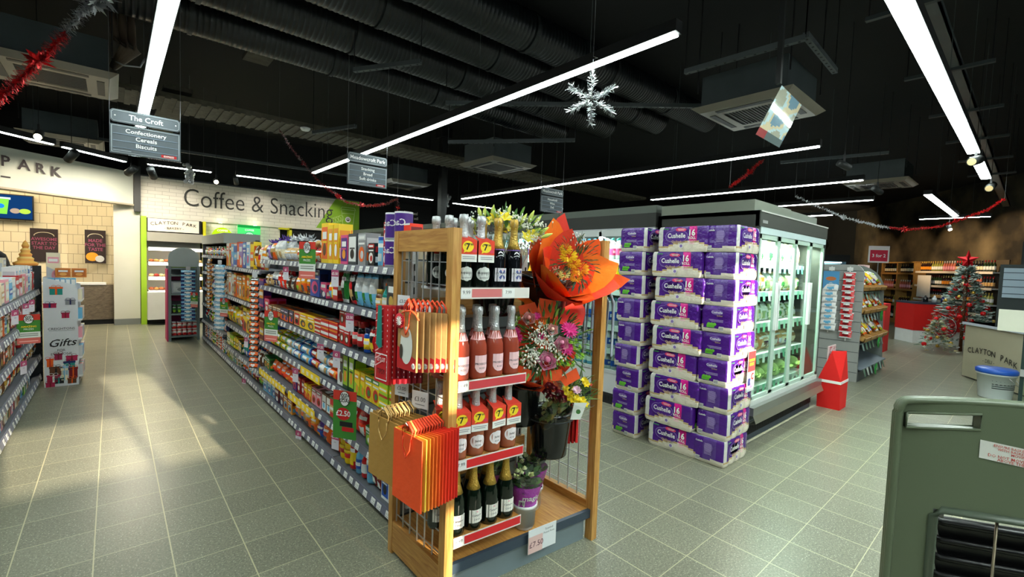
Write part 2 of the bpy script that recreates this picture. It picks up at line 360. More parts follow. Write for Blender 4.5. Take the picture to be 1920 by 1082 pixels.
# bakery fascia with raised lettering
A_, B_ = Vector((-1.32, 10.8, 0)), Vector((.325, 12.0, 0)); FD = (B_-A_).normalized(); FN = Vector((FD.y, -FD.x, 0))
def fp(s, out=0., z=0.): p = B_-FD*s+FN*out; return (p.x, p.y, z)
r = root('bakery_fascia', 'pale bulkhead sign with large raised dark capitals above the tiled counter', 'sign', (0, 0, 0))
mb = MB('plaster'); mb.add([fp(0, 0, 2.44), fp(5.2, 0, 2.44), fp(5.2, 0, 3.07), fp(0, 0, 3.07), fp(0, -.25, 2.44), fp(5.2, -.25, 2.44), fp(5.2, -.25, 3.07), fp(0, -.25, 3.07)],
    [(0, 3, 2, 1), (0, 1, 5, 4), (3, 7, 6, 2), (0, 4, 7, 3), (4, 5, 6, 7)], C('white')); part('panel', mb, r)
mb = MB('paint'); mb.add([fp(0, .02, 2.41), fp(5.2, .02, 2.41), fp(5.2, .02, 2.44), fp(0, .02, 2.44), fp(0, -.25, 2.41), fp(5.2, -.25, 2.41)], [(0, 3, 2, 1), (0, 1, 5, 4)], (.4, .36, .28)); part('edge_strip', mb, r)
mb = MB('paint'); LET = [('P', 1.975), ('A', 1.745), ('R', 1.52), ('K', 1.30)]
for k, (ch, s_) in enumerate(LET): mb.text(ch, .235, fp(s_, .02, 2.77-.012*k), FD, (0, 0, 1), (52, 44, 50), bold=.02)
for k, ch in enumerate('NOTYALC'): mb.text(ch, .235, fp(2.45+.23*k, .02, 2.75-.02*k), FD, (0, 0, 1), (52, 44, 50), bold=.02)
mb.rect(fp(1.98, .02, 2.60), FD, (0, 0, 1), -.06, -.012, .06, .012, (52, 44, 50)); part('lettering', mb, r)
mb = MB('plaster'); mb.add([fp(0, -.25, 3.05), fp(5.2, -.25, 3.05), (-4.2, 13.3, 3.05), (-.69, 13.3, 3.05), (.24, 12.5, 3.05)], [(0, 1, 2, 3, 4)], C('white')); struct('ceiling_bakery', mb)

# Coffee & Snacking bulkhead
r = root('snacking_sign_board', 'long white brick-effect sign reading Coffee & Snacking with a lime green end', 'sign')
o = wallpoly('panel', [(.44, 12.2, 2.26), (5.05, 12.2, 2.26), (5.05, 12.2, 3.05), (.44, 12.2, 3.05)], 'white_brick'); o.parent = r; del o['kind']
mb = MB('paint'); mb.box(.44, 12.2, 2.20, 5.05, 12.5, 2.26, (214, 212, 200)); mb.box(.44, 12.201, 3.05, 5.05, 12.5, 3.08, 'dgrey'); part('soffit', mb, r)
mb = MB('paint'); X, Zu = Vector((1, 0, 0)), Vector((0, 0, 1))
mb.add([(3.93, 12.19, 2.26), (5.06, 12.19, 2.26), (5.06, 12.19, 3.05), (4.42, 12.19, 3.05)], [(0, 1, 2, 3)], C((136, 184, 36))); part('green_corner', mb, r, 'lime green slanted end panel')
mb = MB('paint'); mb.text('Coffee & Snacking', .545, (2.76, 12.18, 2.52), X, Zu, (50, 52, 50), bold=-.006, sx=.80); part('lettering', mb, r)
mb = MB('paint')
def ring(mb, cx, y, cz, rx, rz, th, col, n=20):
    v = []; 
    for i in range(n):
        a = 2*PI*i/n; v += [(cx+rx*math.cos(a), y, cz+rz*math.sin(a)), (cx+(rx-th)*math.cos(a), y, cz+(rz-th)*math.sin(a))]
    mb.add(v, [(2*i, 2*i+1, (2*i+3) % (2*n), (2*i+2) % (2*n)) for i in range(n)], C(col))
gcol = (206, 228, 150)
for a, b, c, d in ((4.62, 2.36, 4.57, 2.78), (4.88, 2.36, 4.93, 2.78), (4.55, 2.80, 4.95, 2.80), (4.62, 2.36, 4.88, 2.36), (4.59, 2.70, 4.91, 2.70), (4.58, 2.86, 4.92, 2.86), (4.55, 2.80, 4.58, 2.86), (4.95, 2.80, 4.92, 2.86)):
    mb.beam((a, 12.18, b), (c, 12.18, d), .01, .01, gcol)
mb.disc((4.75, 12.185, 2.54), X, Zu, .075, .075, 'white'); ring(mb, 4.75, 12.18, 2.54, .05, .04, .012, (40, 46, 40)); mb.disc((4.75, 12.178, 2.53), X, Zu, .022, .02, (40, 46, 40))
for i in range(5): ring(mb, 4.28+.07*i, 12.18, 2.44+.03*i, .075, .08, .008, gcol)
part('cup_outline', mb, r, 'pale line drawing of a coffee cup')

# green framed bakery cabinet niche
r = root('bakery_cabinet', 'lit bakery cabinet of rolls beside a lime green post, cream lettered header', 'cabinet')
mb = MB('paint'); mb.box(.44, 12.0, 0, .53, 12.2, 2.22, (150, 190, 40)); part('green_post', mb, r, 'lime green upright')
mb = MB('paint'); mb.box(.53, 12.05, 0, 1.47, 12.25, .12, 'black'); mb.box(.53, 12.05, 1.90, 1.47, 12.25, 2.2, 'black'); mb.box(.53, 12.24, .1, 1.47, 12.28, 1.92, (190, 186, 176))
mb.box(.53, 11.75, .12, 1.47, 12.2, .68, (206, 204, 196)); mb.box(.53, 11.8, 1.72, 1.47, 12.2, 1.90, (150, 148, 138)); part('carcass', mb, r)
mb = MB('paint'); mb.box(.55, 12.0, 1.93, 1.42, 12.04, 2.19, (232, 224, 206))
for k, ch in enumerate('CLAYTON PARK'):
    t = (k-5.5)/5.5; mb.text(ch, .095, (.985+.36*t, 11.99, 2.085-.035*t*t), (1, 0, -.12*t), (.12*t, 0, 1), (58, 50, 46))
mb.text('- BAKERY -', .07, (.985, 11.99, 1.98), X, Zu, (58, 50, 46)); part('header_sign', mb, r)
for k, z in enumerate((.70, .98, 1.28, 1.58)):
    mb = MB('print'); mb.box(.55, 11.82, z, 1.46, 12.22, z+.02, 'silver'); mb.mat('led_soft').box(.55, 11.81, z-.05, 1.46, 11.83, z, (255, 246, 226)); part('lit_shelf', mb, r)
bun0 = None
for k, z in enumerate((.735, 1.015, 1.315)):
    for i in range(11):
        for j in range(2):
            mb = MB('petal'); cc = rnd.choice([(206, 150, 80), (222, 180, 110), (176, 96, 56), (230, 206, 150), (190, 60, 50)])
            mb.blob((0, 0, 0), .045, .06, .036, cc, 8, 5, .08)
            solo('bread_roll', mb, 'small %s bread roll, %s from left, %s row, %s lit bakery shelf' % ('browned' if cc[0] < 200 else 'pale golden', nth(i), ('front', 'back')[j], ('lowest', 'middle', 'upper')[k]), 'bread', (.60+.082*i, 11.88+.13*j, z+.005+.0*j), group='bread rolls in the bakery cabinet')
mb = MB('print'); mb.box(-.12, -.02, 0, .12, .1, .18, (214, 200, 160)); mb.box(-.1, -.025, .15, .1, .08, .2, 'lime'); mb.blob((0, .0, .2), .09, .05, .03, 'amber', 8, 4)
solo('paper_bag_box', mb, 'small tan box with green and yellow contents at the bottom of the bakery cabinet', 'box', (1.05, 11.72, .46))

# coffee machine niche
r = root('coffee_niche', 'grey tiled coffee niche with yellow-green frame under the Coffee & Snacking sign', 'alcove')
mb = MB('paint'); mb.box(1.50, 12.02, .1, 1.55, 12.2, 2.2, (208, 206, 30)); mb.box(3.25, 12.02, 1.2, 3.31, 12.2, 2.2, (208, 206, 30)); mb.box(3.05, 12.02, 2.15, 3.31, 12.2, 2.19, (208, 206, 30)); part('frame', mb, r, 'yellow-green frame')
o = wallpoly('back_panel', [(1.55, 12.26, 0), (3.1, 12.26, 0), (3.1, 12.26, 2.24), (1.55, 12.26, 2.24)], 'white_brick'); o.parent = r; del o['kind']
mb = MB('bulb'); 
for x in (1.83, 2.52): mb.disc((x, 12.08, 2.195), X, (0, 1, 0), .035, .035, (255, 240, 200))
part('downlight', mb, r)
mb = MB('screen'); mb.box(2.17, 12.08, 1.80, 2.63, 12.12, 2.19, (60, 190, 90)); mb.box(2.17, 12.07, 2.13, 2.63, 12.08, 2.19, (20, 120, 50))
mb.disc((2.40, 12.065, 1.95), X, Zu, .1, .09, (140, 230, 150)); ring(mb, 2.40, 12.06, 1.95, .1, .09, .012, (20, 90, 90)); ring(mb, 2.28, 12.06, 1.96, .035, .03, .01, (20, 90, 90)); ring(mb, 2.52, 12.06, 1.96, .035, .03, .01, (20, 90, 90))
mb.disc((2.37, 12.055, 1.97), X, Zu, .022, .02, (20, 90, 90)); mb.disc((2.43, 12.055, 1.97), X, Zu, .022, .02, (20, 90, 90)); mb.text('COFFEE', .055, (2.40, 12.055, 2.06), X, Zu, (220, 250, 220)); solo('coffee_screen', mb, 'bright green lit square sign with round cup emblem', 'sign')
mb = MB('screen'); mb.lathe([(0, 0), (.2, 0), (.2, .03), (0, .03)], 28, (150, 180, 20), (1.87, 12.1, 1.90), 'y', False); mb.disc((1.87, 12.09, 1.86), X, Zu, .13, .12, (244, 248, 226)); ring(mb, 1.87, 12.085, 1.88, .06, .05, .012, (90, 110, 20))
mb.disc((1.84, 12.08, 1.90), X, Zu, .018, .016, (90, 110, 20)); mb.disc((1.90, 12.08, 1.90), X, Zu, .018, .016, (90, 110, 20))
mb.text('COFFEE', .06, (1.87, 12.08, 2.01), X, Zu, (250, 250, 220)); solo('coffee_roundel', mb, 'yellow-green lit round sign with a cup emblem', 'sign')

# posters, screen, counter on the tiled wall
r = root('menu_screen', 'wide dark menu screen showing a green coffee cup, high on the tiled wall', 'screen')
mb = MB('plastic'); mb.box(-2.4, 13.18, 2.03, -1.17, 13.24, 2.52, 'black'); part('bezel', mb, r)
mb = MB('screen'); mb.box(-2.38, 13.17, 2.05, -1.19, 13.18, 2.50, (12, 44, 84)); o_ = (-1.2, 13.165, 2.05)
mb.add([(-1.72, 13.16, 2.42), (-1.50, 13.16, 2.42), (-1.53, 13.16, 2.13), (-1.69, 13.16, 2.13)], [(0, 1, 2, 3)], C((110, 196, 60))); mb.disc((-1.61, 13.155, 2.28), X, Zu, .05, .045, (30, 110, 190)); mb.rect(o_, X, Zu, -.54, .36, -.28, .40, (190, 226, 214))
mb.disc((-1.42, 13.155, 2.2), X, Zu, .07, .05, (150, 130, 110)); mb.disc((-1.29, 13.155, 2.2), X, Zu, .08, .05, (150, 180, 60))
for k in range(4): mb.rect(o_, X, Zu, -.9, .08+.09*k, -.62, .13+.09*k, (190, 220, 240))
part('display', mb, r)
def poster(x0, x1, z0, z1, y, nm, lb, food):
    r = root(nm, lb, 'poster'); mb = MB('card'); mb.box(x0, y, z0, x1, y+.015, z1, (42, 28, 30)); part('board', mb, r)
    mb = MB('card'); cx = (x0+x1)/2; w_ = x1-x0; h_ = z1-z0
    pts = [(cx+w_*.36*math.cos(a), y-.003, z1-h_*.22+h_*.11*math.sin(a)) for a in [PI*i/10 for i in range(11)]]; mb.tube(pts, .006, (214, 204, 180), 4)
    for k, t in enumerate(('MADE', 'FOR THE', 'TASTE') if food else ('AWESOME', 'START TO', 'THE DAY')): mb.text(t, h_*.13, (cx, y-.004, z1-h_*(.36+.13*k)), X, Zu, (150, 70, 104), sx=.9, bold=.02)
    if food: mb.disc((cx-.05, y-.004, z0+h_*.2), X, Zu, w_*.3, h_*.13, 'amber'); mb.disc((cx+w_*.2, y-.005, z0+h_*.14), X, Zu, w_*.22, h_*.1, 'silver')
    part('artwork', mb, r)
poster(-1.24, -.84, 1.22, 1.89, 13.27, 'wall_poster', 'larger black poster with purple capitals on the tiled wall behind the cone', False)
poster(-.42, -.10, 1.22, 1.90, 12.72, 'wall_poster', 'narrow black poster with purple capitals and orange food on the tiled side wall', True)
r = root('service_counter', 'wooden counter front of diagonal grey planks with a white top', 'counter')
mb = MB('greywood'); mb.box(-.52, 12.36, .1, .012, 12.6, .80, 'grey')
for k in range(12):
    a = -.52+.1*k-.56; p0 = max(-.52, a); p1 = min(.012, a+.56)
    if p1 > p0: mb.beam((p0, 12.355, .1+(p0-a)*1.25), (p1, 12.355, .1+(p1-a)*1.25), .006, .012, 'dgrey')
part('front', mb, r)
mb = MB('paint'); mb.box(-1.1, 12.34, .80, -.10, 12.62, .84, 'white'); part('worktop', mb, r)
mb = MB('paint'); mb.box(-.52, 12.4, 0, .012, 12.6, .1, 'black'); part('kickboard', mb, r)

# ------------------------------------------------------------------ ceiling services
Yc = [(3.80, 4.02, .20), (4.42, 4.02, .22), (5.10, 3.98, .22), (5.72, 3.90, .20)]
for k, (y, z, rr) in enumerate(Yc):
    mb = MB('galv'); prof = []; x0, x1 = -3.0, 7.6-.5*k
    n = int((x1-x0)/.05)
    for i in range(n): prof += [(rr, x0+.05*i), (rr*1.025, x0+.05*i+.004), (rr, x0+.05*i+.012)]
    mb.mats = ['ductpaint']; mb.lathe(prof, 20, (30, 38, 40), (0, y, z), 'x', False)
    r = root('spiral_duct', '%s black spiral duct running across the ceiling' % ('first (closest to the camera)', 'second', 'third', 'fourth (furthest)')[k], 'duct', (0, 0, 0), group='spiral ducts'); part('tube', mb, r)
    mb = MB('paint')
    for i in range(5-(k > 1)):
        x = .6+1.4*i; mb.lathe([(rr+.012, -.02), (rr+.012, .02)], 20, (40, 44, 46), (x, y, z), 'x', False); mb.beam((x, y, z+rr), (x, y, 4.3), .008, .008, 'black')
    part('hanger', mb, r)
mb = MB('deckbeam'); mb.box(-4, 7.15, 3.4, 11, 7.85, 3.46, 'tan')
for i in range(120): mb.box(-4+.125*i, 7.15, 3.385, -3.94+.125*i, 7.85, 3.4, 'tan')
solo('ceiling_beam', mb, 'wide tan ribbed beam crossing the ceiling beyond the ducts', 'beam')
for k, (x0, y0, y1) in enumerate(((.5, 7.3, 11), (1.3, 3.0, 7.0))):
    mb = MB('deckbeam'); mb.box(x0, y0, 3.55+.5*k, x0+.3, y1, 3.6+.5*k, 'tan'); solo('ceiling_strut', mb, 'short dull tan cross beam %s' % ('beyond the wide beam, at upper left' if k == 0 else 'above the ducts'), 'beam')
mb = MB('galv'); mb.box(2.6, .56, 3.4, 17, .70, 3.43, 'grey'); mb.box(2.6, .56, 3.4, 17, .57, 3.47, 'grey'); mb.box(2.6, .69, 3.4, 17, .70, 3.47, 'grey'); 
solo('cable_tray', mb, 'long dark perforated cable tray above the right-hand strip light', 'cable tray')
for i in range(6):
    mb = MB('paint'); mb.beam((0, -.28, 3.39), (0, .32, 3.39), .04, .03, (50, 56, 58)); mb.beam((0, -.26, 3.4), (0, -.26, 4.3), .01, .01, 'black'); mb.beam((0, .3, 3.4), (0, .3, 4.3), .01, .01, 'black')
    solo('tray_bracket', mb, 'small dark cross bracket under the right cable tray, %s from the camera' % nth(i), 'bracket', (4.2+1.5*i, .63, 0), group='cable tray brackets')
# strut rails
def rail(a, b, lb):
    mb = MB('paint'); mb.beam(a, b, .045, .045, (70, 76, 78)); d = (Vector(b)-Vector(a))
    n = int(d.length/.08)
    for i in range(n):
        p = Vector(a)+d*((i+.5)/n); mb.box(p.x-.008, p.y-.008, p.z-.026, p.x+.008, p.y+.008, p.z-.022, 'black')
    for p in (a, b): mb.beam(p, (p[0], p[1], 4.3), .008, .008, 'black')
    solo('strut_rail', mb, lb, 'support rail', group=None)
rail((4.15, 2.34, 3.4), (4.20, 1.34, 3.4), 'dark strut rail over the large cassette unit, left edge')
rail((4.2, 1.34, 3.42), (5.13, 1.37, 3.42), 'dark strut rail over the large cassette unit, short slotted piece')
rail((1.95, 4.9, 3.5), (2.35, 4.2, 3.5), 'dark slotted strut rail hanging left of the long strip light')
rail((3.1, 4.9, 3.45), (5.4, 2.6, 3.45), 'thin strut rail crossing behind the silver snowflake')
rail((3.6, 5.6, 3.2), (4.7, 4.2, 3.2), 'dark strut rail right of the central cassette unit')
rail((8.6, 3.0, 3.4), (8.9, 1.6, 3.4), 'dark strut rail over the far right cassette unit')
rail((2.2, 7.0, 3.3), (2.5, 6.2, 3.3), 'thin dark strut rail by the smoke detector')
rail((-.6, 9.9, 3.25), (5.4, 9.6, 3.25), 'long thin conduit above the far strip lights')
# cassette air conditioners
def cassette(cx, cy, cz, s, lb, rz=0., body=True, dark=False):
    r = root('cassette_unit', lb, 'air conditioner', (cx, cy, cz), rz); h = s/2
    c1 = (150, 144, 136)
    if body: mb = MB('galv'); mb.box(-h*.84, -h*.84, .05, h*.84, h*.84, .36, 'grey'); part('casing', mb, r)
    mb = MB('acpanel'); k = h*.86
    mb.add([(-h, -h, .05), (h, -h, .05), (h, h, .05), (-h, h, .05), (-k, -k, 0), (k, -k, 0), (k, k, 0), (-k, k, 0)], [(0, 4, 5, 1), (1, 5, 6, 2), (2, 6, 7, 3), (3, 7, 4, 0)], C(c1)); g = h*.5
    mb.add([(-k, -k, 0), (k, -k, 0), (k, k, 0), (-k, k, 0), (-g, -g, 0), (g, -g, 0), (g, g, 0), (-g, g, 0)], [(0, 4, 5, 1), (1, 5, 6, 2), (2, 6, 7, 3), (3, 7, 4, 0)], C(c1)); part('fascia', mb, r)
    mb = MB('paint'); mb.box(-g, -g, .01, g, g, .02, (40, 40, 40))
    for i in range(14): mb.box(-g, -g+.02+i*(2*g-.04)/14, .0, g, -g+.03+i*(2*g-.04)/14, .01, (70, 70, 68))
    part('grille', mb, r)
    for a in range(4):
        mb = MB('paint'); mb.box(-h*.55, -h*.78, -.004, h*.55, -h*.66, .001, (24, 24, 24)); o = part('vent_slot', mb, r); o.rotation_euler = (0, 0, a*PI/2)
    mb = MB('paint')
    for i, j in ((-1, -1), (1, -1), (1, 1), (-1, 1)): mb.beam((i*h*.9, j*h*.9, .2), (i*h*.9, j*h*.9, 4.3-cz), .01, .01, 'black')
    part('hanging_rod', mb, r)
cassette(4.93, 1.965, 3.1, .94, 'large dark cassette air conditioner behind the hanging poster')
cassette(4.85, 6.03, 3.1, .94, 'cassette air conditioner with square grille at the centre of the ceiling')
cassette(-.41, 6.23, 3.1, .94, 'tan-faced cassette air conditioner behind the red tinsel at upper left')
cassette(-.55, 9.9, 3.1, .94, 'small-looking cassette air conditioner above the bakery fascia, behind a spotlight')
cassette(10.15, 1.93, 3.1, .94, 'far right cassette air conditioner beyond the short strip lights')
cassette(4.7, 9.1, 3.1, .94, 'farthest cassette air conditioner, beside the second hanging aisle sign')
# coiled cables and pipes at upper left
r = root('pipe_bundle', 'bundle of lagged pipes and white cable by the upper left air conditioner', 'pipes')
mb = MB('paper')
for k in range(3): mb.tube([(.0+.07*k, 6.1, 4.2), (.02+.07*k, 6.1, 3.75), (.04+.06*k, 6.0, 3.55), (.10+.05*k, 5.9, 3.45), (.02, 6.1, 3.3)], .035, (84, 70, 56), 8)
part('lagged_pipe', mb, r); mb = MB('plastic'); mb.tube([(.02, 6.05, 3.35), (.1, 5.9, 3.28), (.22, 5.9, 3.3), (.25, 5.9, 3.38)], .008, 'silver', 5); mb.box(.25, 5.88, 3.36, .33, 5.94, 3.39, 'grey'); part('cable', mb, r)
# strip lights
def strip(a, b, lb, grp=None, wd=STRIP_W, wires=4, z=2.9, tw=.045):
    a, b = Vector((*a, z)), Vector((*b, z)); mid = (a+b)/2; d = b-a; L_ = d.length; ang = math.atan2(d.y, d.x)
    r = root('strip_light', lb, 'light', mid, ang, grp)
    mb = MB('paint'); mb.box(-L_/2-.02, -wd/2-.006, .004, L_/2+.02, wd/2+.006, .075, (16, 17, 18)); part('housing', mb, r)
    mb = MB('led'); mb.box(-L_/2, -wd/2, -.006, L_/2, wd/2, .003, (235, 250, 244)); part('diffuser', mb, r)
    mb = MB('paint')
    for i in range(wires): x = -L_/2+L_*(i+.5)/wires; mb.beam((x, 0, .07), (x, 0, 4.3-z), .004, .004, (70, 76, 76))
    part('suspension_wire', mb, r)
strip((.25, .6), (.25, 6.7), 'long strip light running down the left aisle above the first hanging sign', wd=.085)
strip((2.53, 1.5), (2.53, 8.0), 'long strip light crossing the centre of the ceiling behind the silver snowflake', wires=5, wd=.06)
strip((5.8, 1.65), (5.8, 8.4), 'strip light above the fridges, ending by the hanging poster', wd=.06, wires=6)
strip((8.2, 1.75), (8.2, 5.2), 'upper of the two short strip lights right of the glass fridge top', wd=.06)
strip((10.4, 2.05), (10.4, 5.0), 'lower of the two short strip lights right of the glass fridge top', wd=.06)
strip((1.2, .545), (7.13, .545), 'brightest strip light on the right running along the cable tray', wd=.095)
strip((7.38, .545), (9.0, .545), 'short bright strip light just beyond the right spotlight', wd=.095, wires=2)
strip((10.2, 1.28), (13.9, 1.26), 'stepped distant strip light over the wine corner', wd=.10, wires=2)
strip((14.3, 1.9), (14.3, .75), 'thin distant strip light across the end of the stepped one', wd=.05, wires=2)
strip((-1.9, 7.66), (-.60, 8.85), 'leftmost blue-white strip light over the bakery fascia', wd=.05)
strip((-.50, 8.95), (.16, 9.55), 'strip light over the bakery fascia just behind the first hanging sign', wd=.05)
strip((.44, 9.49), (1.29, 9.44), 'short strip light right of the first hanging sign, over the snacking sign', wd=.05)
strip((1.67, 9.41), (5.5, 9.14), 'long thin strip light above the words of the snacking sign', wd=.05)
strip((6.1, 9.2), (7.2, 9.15), 'short distant strip light above the long fridge row', wd=.05)
# added out-of-frame fill strips, to light far corners and front faces
strip((-2.6, -2.9), (-2.6, 5.2), 'added fill strip light over the left shelving, outside the frame', wd=.09)
strip((-1.0, -2.2), (7.0, -2.2), 'added fill strip light behind the camera', wd=.14)
strip((.2, -.95), (6.0, -.95), 'added fill strip light just behind the camera', wd=.14)
strip((12.5, 3.2), (12.5, 6.5), 'added fill strip light hidden behind the fridge tops', wd=.1)
def spotlight(loc, to, lb, on=True, s=1.):
    d = (Vector(to)-Vector(loc)).normalized(); r = root('spotlight', lb, 'light', loc)
    mb = MB('paint'); p0 = -d*.08*s; p1 = d*.08*s; mb.tube([p0, p1], .042*s, (28, 30, 30), 14); part('barrel', mb, r)
    mb = MB('bulb' if on else 'metal'); a = d.orthogonal().normalized(); b_ = d.cross(a); mb.disc(d*.081*s, a, b_, .034*s, .034*s, (255, 226, 170), 14); part('lens', mb, r)
    mb = MB('paint'); mb.beam((0, 0, 0), (0, 0, .12), .02, .02, (24, 24, 24)); mb.beam((0, 0, .12), (0, 0, 4.3-loc[2]), .006, .006, 'black'); part('bracket', mb, r)
spotlight((-.62, 7.55, 2.78), (-.7, 5.2, 1.6), 'lit spotlight at the left above the bakery fascia')
spotlight((-.42, 9.0, 2.80), (-.85, 9.9, 2.3), 'dark spotlight aimed left between two strip lights on the fascia track', False, 1.3)
spotlight((.24, 9.75, 2.80), (-.1, 10.4, 2.5), 'dark spotlight aimed left below the first hanging sign', False, 1.3)
spotlight((.50, 9.6, 2.78), (.75, 10.4, 2.3), 'dark spotlight aimed right below the first hanging sign', False, 1.3)
spotlight((1.41, 9.77, 2.80), (1.2, 7.6, 2.2), 'lit warm spotlight above the word Coffee')
spotlight((1.72, 9.77, 2.86), (1.9, 10.3, 2.4), 'dark spotlight just right of the lit one above the word Coffee', False)
spotlight((6.18, 1.5, 2.74), (6.5, 1.3, 2.6), 'small dark spotlight below the end of the fridge strip light', False, .9)
spotlight((8.35, 1.60, 2.76), (8.75, 1.45, 2.6), 'small dark spotlight at the end of the upper short strip light', False, 1.)
spotlight((7.05, .52, 2.80), (6.5, .66, 2.65), 'spotlight with pale rim hanging in the gap of the right strip light', False, 1.15)
spotlight((9.1, .50, 2.80), (8.6, .55, 2.6), 'dark spotlight at the far end of the right strip light', False, 1.2)
spotlight((13.4, 1.3, 2.62), (13.0, 1.1, 2.2), 'tiny lit spotlight touching the far red tinsel')
# fascia and sign washes, deli downlight, wine wall wash (lamps of the spotlights)
spot('fascia_spot', (-.75, 9.6, 2.75), (-.98, 11.0, 2.42), 26, size=42)
spot('fascia_spot', (-1.5, 9.0, 2.75), (-1.62, 10.5, 2.45), 26, size=42)
for x in (.9, 2.6, 4.1): spot('sign_wash', (x, 10.6, 3.0), (x, 12.2, 2.1), 28, (1, .88, .72), 60)
area('bakery_ceiling_lamp', (-1.6, 12.1, 2.98), (-1.4, 12.9, 0), 32, 2.4, .6, (1, .84, .58))
area('aisle_end_fill', (.3, 10.6, 2.95), (.3, 10.8, 0), 50, .6, .6, (1, .88, .68))  # added fill without a fixture, brightens the aisle end and arched stand
for s_, p in ((-1.6, 30), (.4, 30), (2.6, 90), (4.3, 110)): spot('wine_wall_spot', wp(s_, 1.5, 3.0), wp(s_, -.3, 2.15), p, (1, .70, .38), 75)
spot('rock_wall_spot', (19.5, 4.6, 3.3), (22.3, 6.1, 3.0), 200, (1, .80, .50), 80)

# hanging aisle signs
def aisle_sign(x0, y, zt, head, rows, lb, grp=None):
    r = root('aisle_sign', lb, 'sign', (x0, y, 0)); wd = .485
    mb = MB('acrylic'); mb.box(-.012, 0, zt-.385, wd+.012, .006, zt+.004, 'white'); part('clear_panel', mb, r)
    mb = MB('paint'); h0, h1 = zt-.118, zt-.01
    mb.add([(.0, -.006, h0+.02), (.02, -.006, h0), (wd-.02, -.006, h0), (wd, -.006, h0+.02), (wd, -.006, h1-.02), (wd-.02, -.006, h1), (.02, -.006, h1), (.0, -.006, h1-.02)], [tuple(range(8))], C((92, 100, 106)))
    bd = (176, 184, 188)
    P = [(.012, h0+.026), (.026, h0+.012), (wd-.026, h0+.012), (wd-.012, h0+.026), (wd-.012, h1-.026), (wd-.026, h1-.012), (.026, h1-.012), (.012, h1-.026)]
    for a, b in zip(P, P[1:]+P[:1]): mb.beam((a[0], -.009, a[1]), (b[0], -.009, b[1]), .004, .003, bd)
    for x in (.035, wd-.035): mb.disc((x, -.009, (h0+h1)/2), X, Zu, .006, .006, 'white', 8)
    mb.text(head, .062, (wd/2, -.010, (h0+h1)/2-.02), X, Zu, 'white', bold=.012, sx=.92); part('header_plate', mb, r)
    mb = MB('paint'); b0, b1 = zt-.38, zt-.135; mb.box(0, -.006, b0, wd, -.002, b1, (86, 94, 100))
    for a, b in (((.012, b0+.012), (wd-.012, b0+.012)), ((wd-.012, b0+.012), (wd-.012, b1-.012)), ((wd-.012, b1-.012), (.012, b1-.012)), ((.012, b1-.012), (.012, b0+.012))): mb.beam((a[0], -.009, a[1]), (b[0], -.009, b[1]), .005, .003, bd)
    for k, t in enumerate(rows):
        mb.text(t, .048, (wd/2, -.010, b1-.062-.058*k), X, Zu, 'white', bold=.014); mb.beam((.02, -.009, b1-.078-.058*k), (wd-.02, -.009, b1-.078-.058*k), .004, .003, (150, 170, 190))
    mb.rect((0, -.011, b0), X, Zu, wd-.14, .016, wd-.03, .040, 'red'); mb.text('EXPRESS', .02, (wd-.085, -.013, b0+.021), X, Zu, 'white', bold=.02)
    mb.rect((0, -.011, b0), X, Zu, .02, .026, .14, .03, bd); part('board', mb, r)
    mb = MB('metal')
    for x in (.0, wd): mb.beam((x, .003, zt-.38), (x, .003, 4.3), .003, .003, 'grey')
    part('hanging_wire', mb, r)
aisle_sign(-.01, 5.2, 2.705, 'The Croft', ['Confectionery', 'Cereals', 'Biscuits'], 'leftmost hanging sign, listing Confectionery, Cereals, Biscuits')
aisle_sign(2.05, 5.3, 2.745, 'Meadowcroft Park', ['Snacking', 'Bread', 'Soft drinks'], 'middle hanging sign, listing Snacking, Bread, Soft drinks')
aisle_sign(4.885, 5.0, 2.70, 'Meadowcroft Park', ['Household', 'Wine', 'Deli'], 'small-looking hanging sign, farthest right of the three, above the long fridge row')

# tinsel and baubles
def tinsel(name, pts, cols, lb, rad=.035, n=420, bows=()):
    pts = [Vector(p) for p in pts]; segs = [(b-a).length for a, b in zip(pts, pts[1:])]; tot = sum(segs)
    def at(t):
        d = t*tot
        for a, b, l in zip(pts, pts[1:], segs):
            if d <= l: return a+(b-a)*(d/l), (b-a).normalized()
            d -= l
        return pts[-1], (pts[-1]-pts[-2]).normalized()
    r = root(name, lb, 'tinsel'); mb = MB('foil')
    for i in range(n):
        t = (i+rnd.random())/n; p, d = at(t); a = d.orthogonal().normalized(); b_ = d.cross(a); th = rnd.uniform(0, 2*PI)
        q = (a*math.cos(th)+b_*math.sin(th)); s_ = (d*rnd.uniform(-.6, .6)+q).normalized()*rad*rnd.uniform(.7, 1.2); wv = q.cross(d).normalized()*.0055
        cc = C(cols[min(int(t*len(cols)), len(cols)-1)]); k = rnd.uniform(.7, 1.2)
        mb.add([tuple(p-wv), tuple(p+wv), tuple(p+s_+wv*.6), tuple(p+s_-wv*.6)], [(0, 1, 2, 3)], tuple(min(1, x*k) for x in cc))
    part('garland', mb, r); mb = MB('paint')
    for p in (pts[0], pts[-1] if pts[-1].z > pts[-2].z or len(pts) < 4 else pts[-2]): mb.beam(p, (p.x, p.y, 4.3), .0025, .0025, (70, 70, 70))
    part('string', mb, r)
    for t, c, s_ in bows:
        p, d = at(t); mb = MB('foil')
        for i in range(30):
            v = Vector((rnd.gauss(0, 1), rnd.gauss(0, 1), rnd.gauss(0, 1))).normalized()*s_*rnd.uniform(.6, 1); sd = v.orthogonal().normalized()*s_*.16
            mb.add([tuple(p), tuple(p+v*.5+sd), tuple(p+v), tuple(p+v*.5-sd)], [(0, 1, 2, 3)], C(c))
        part('bow', mb, r)
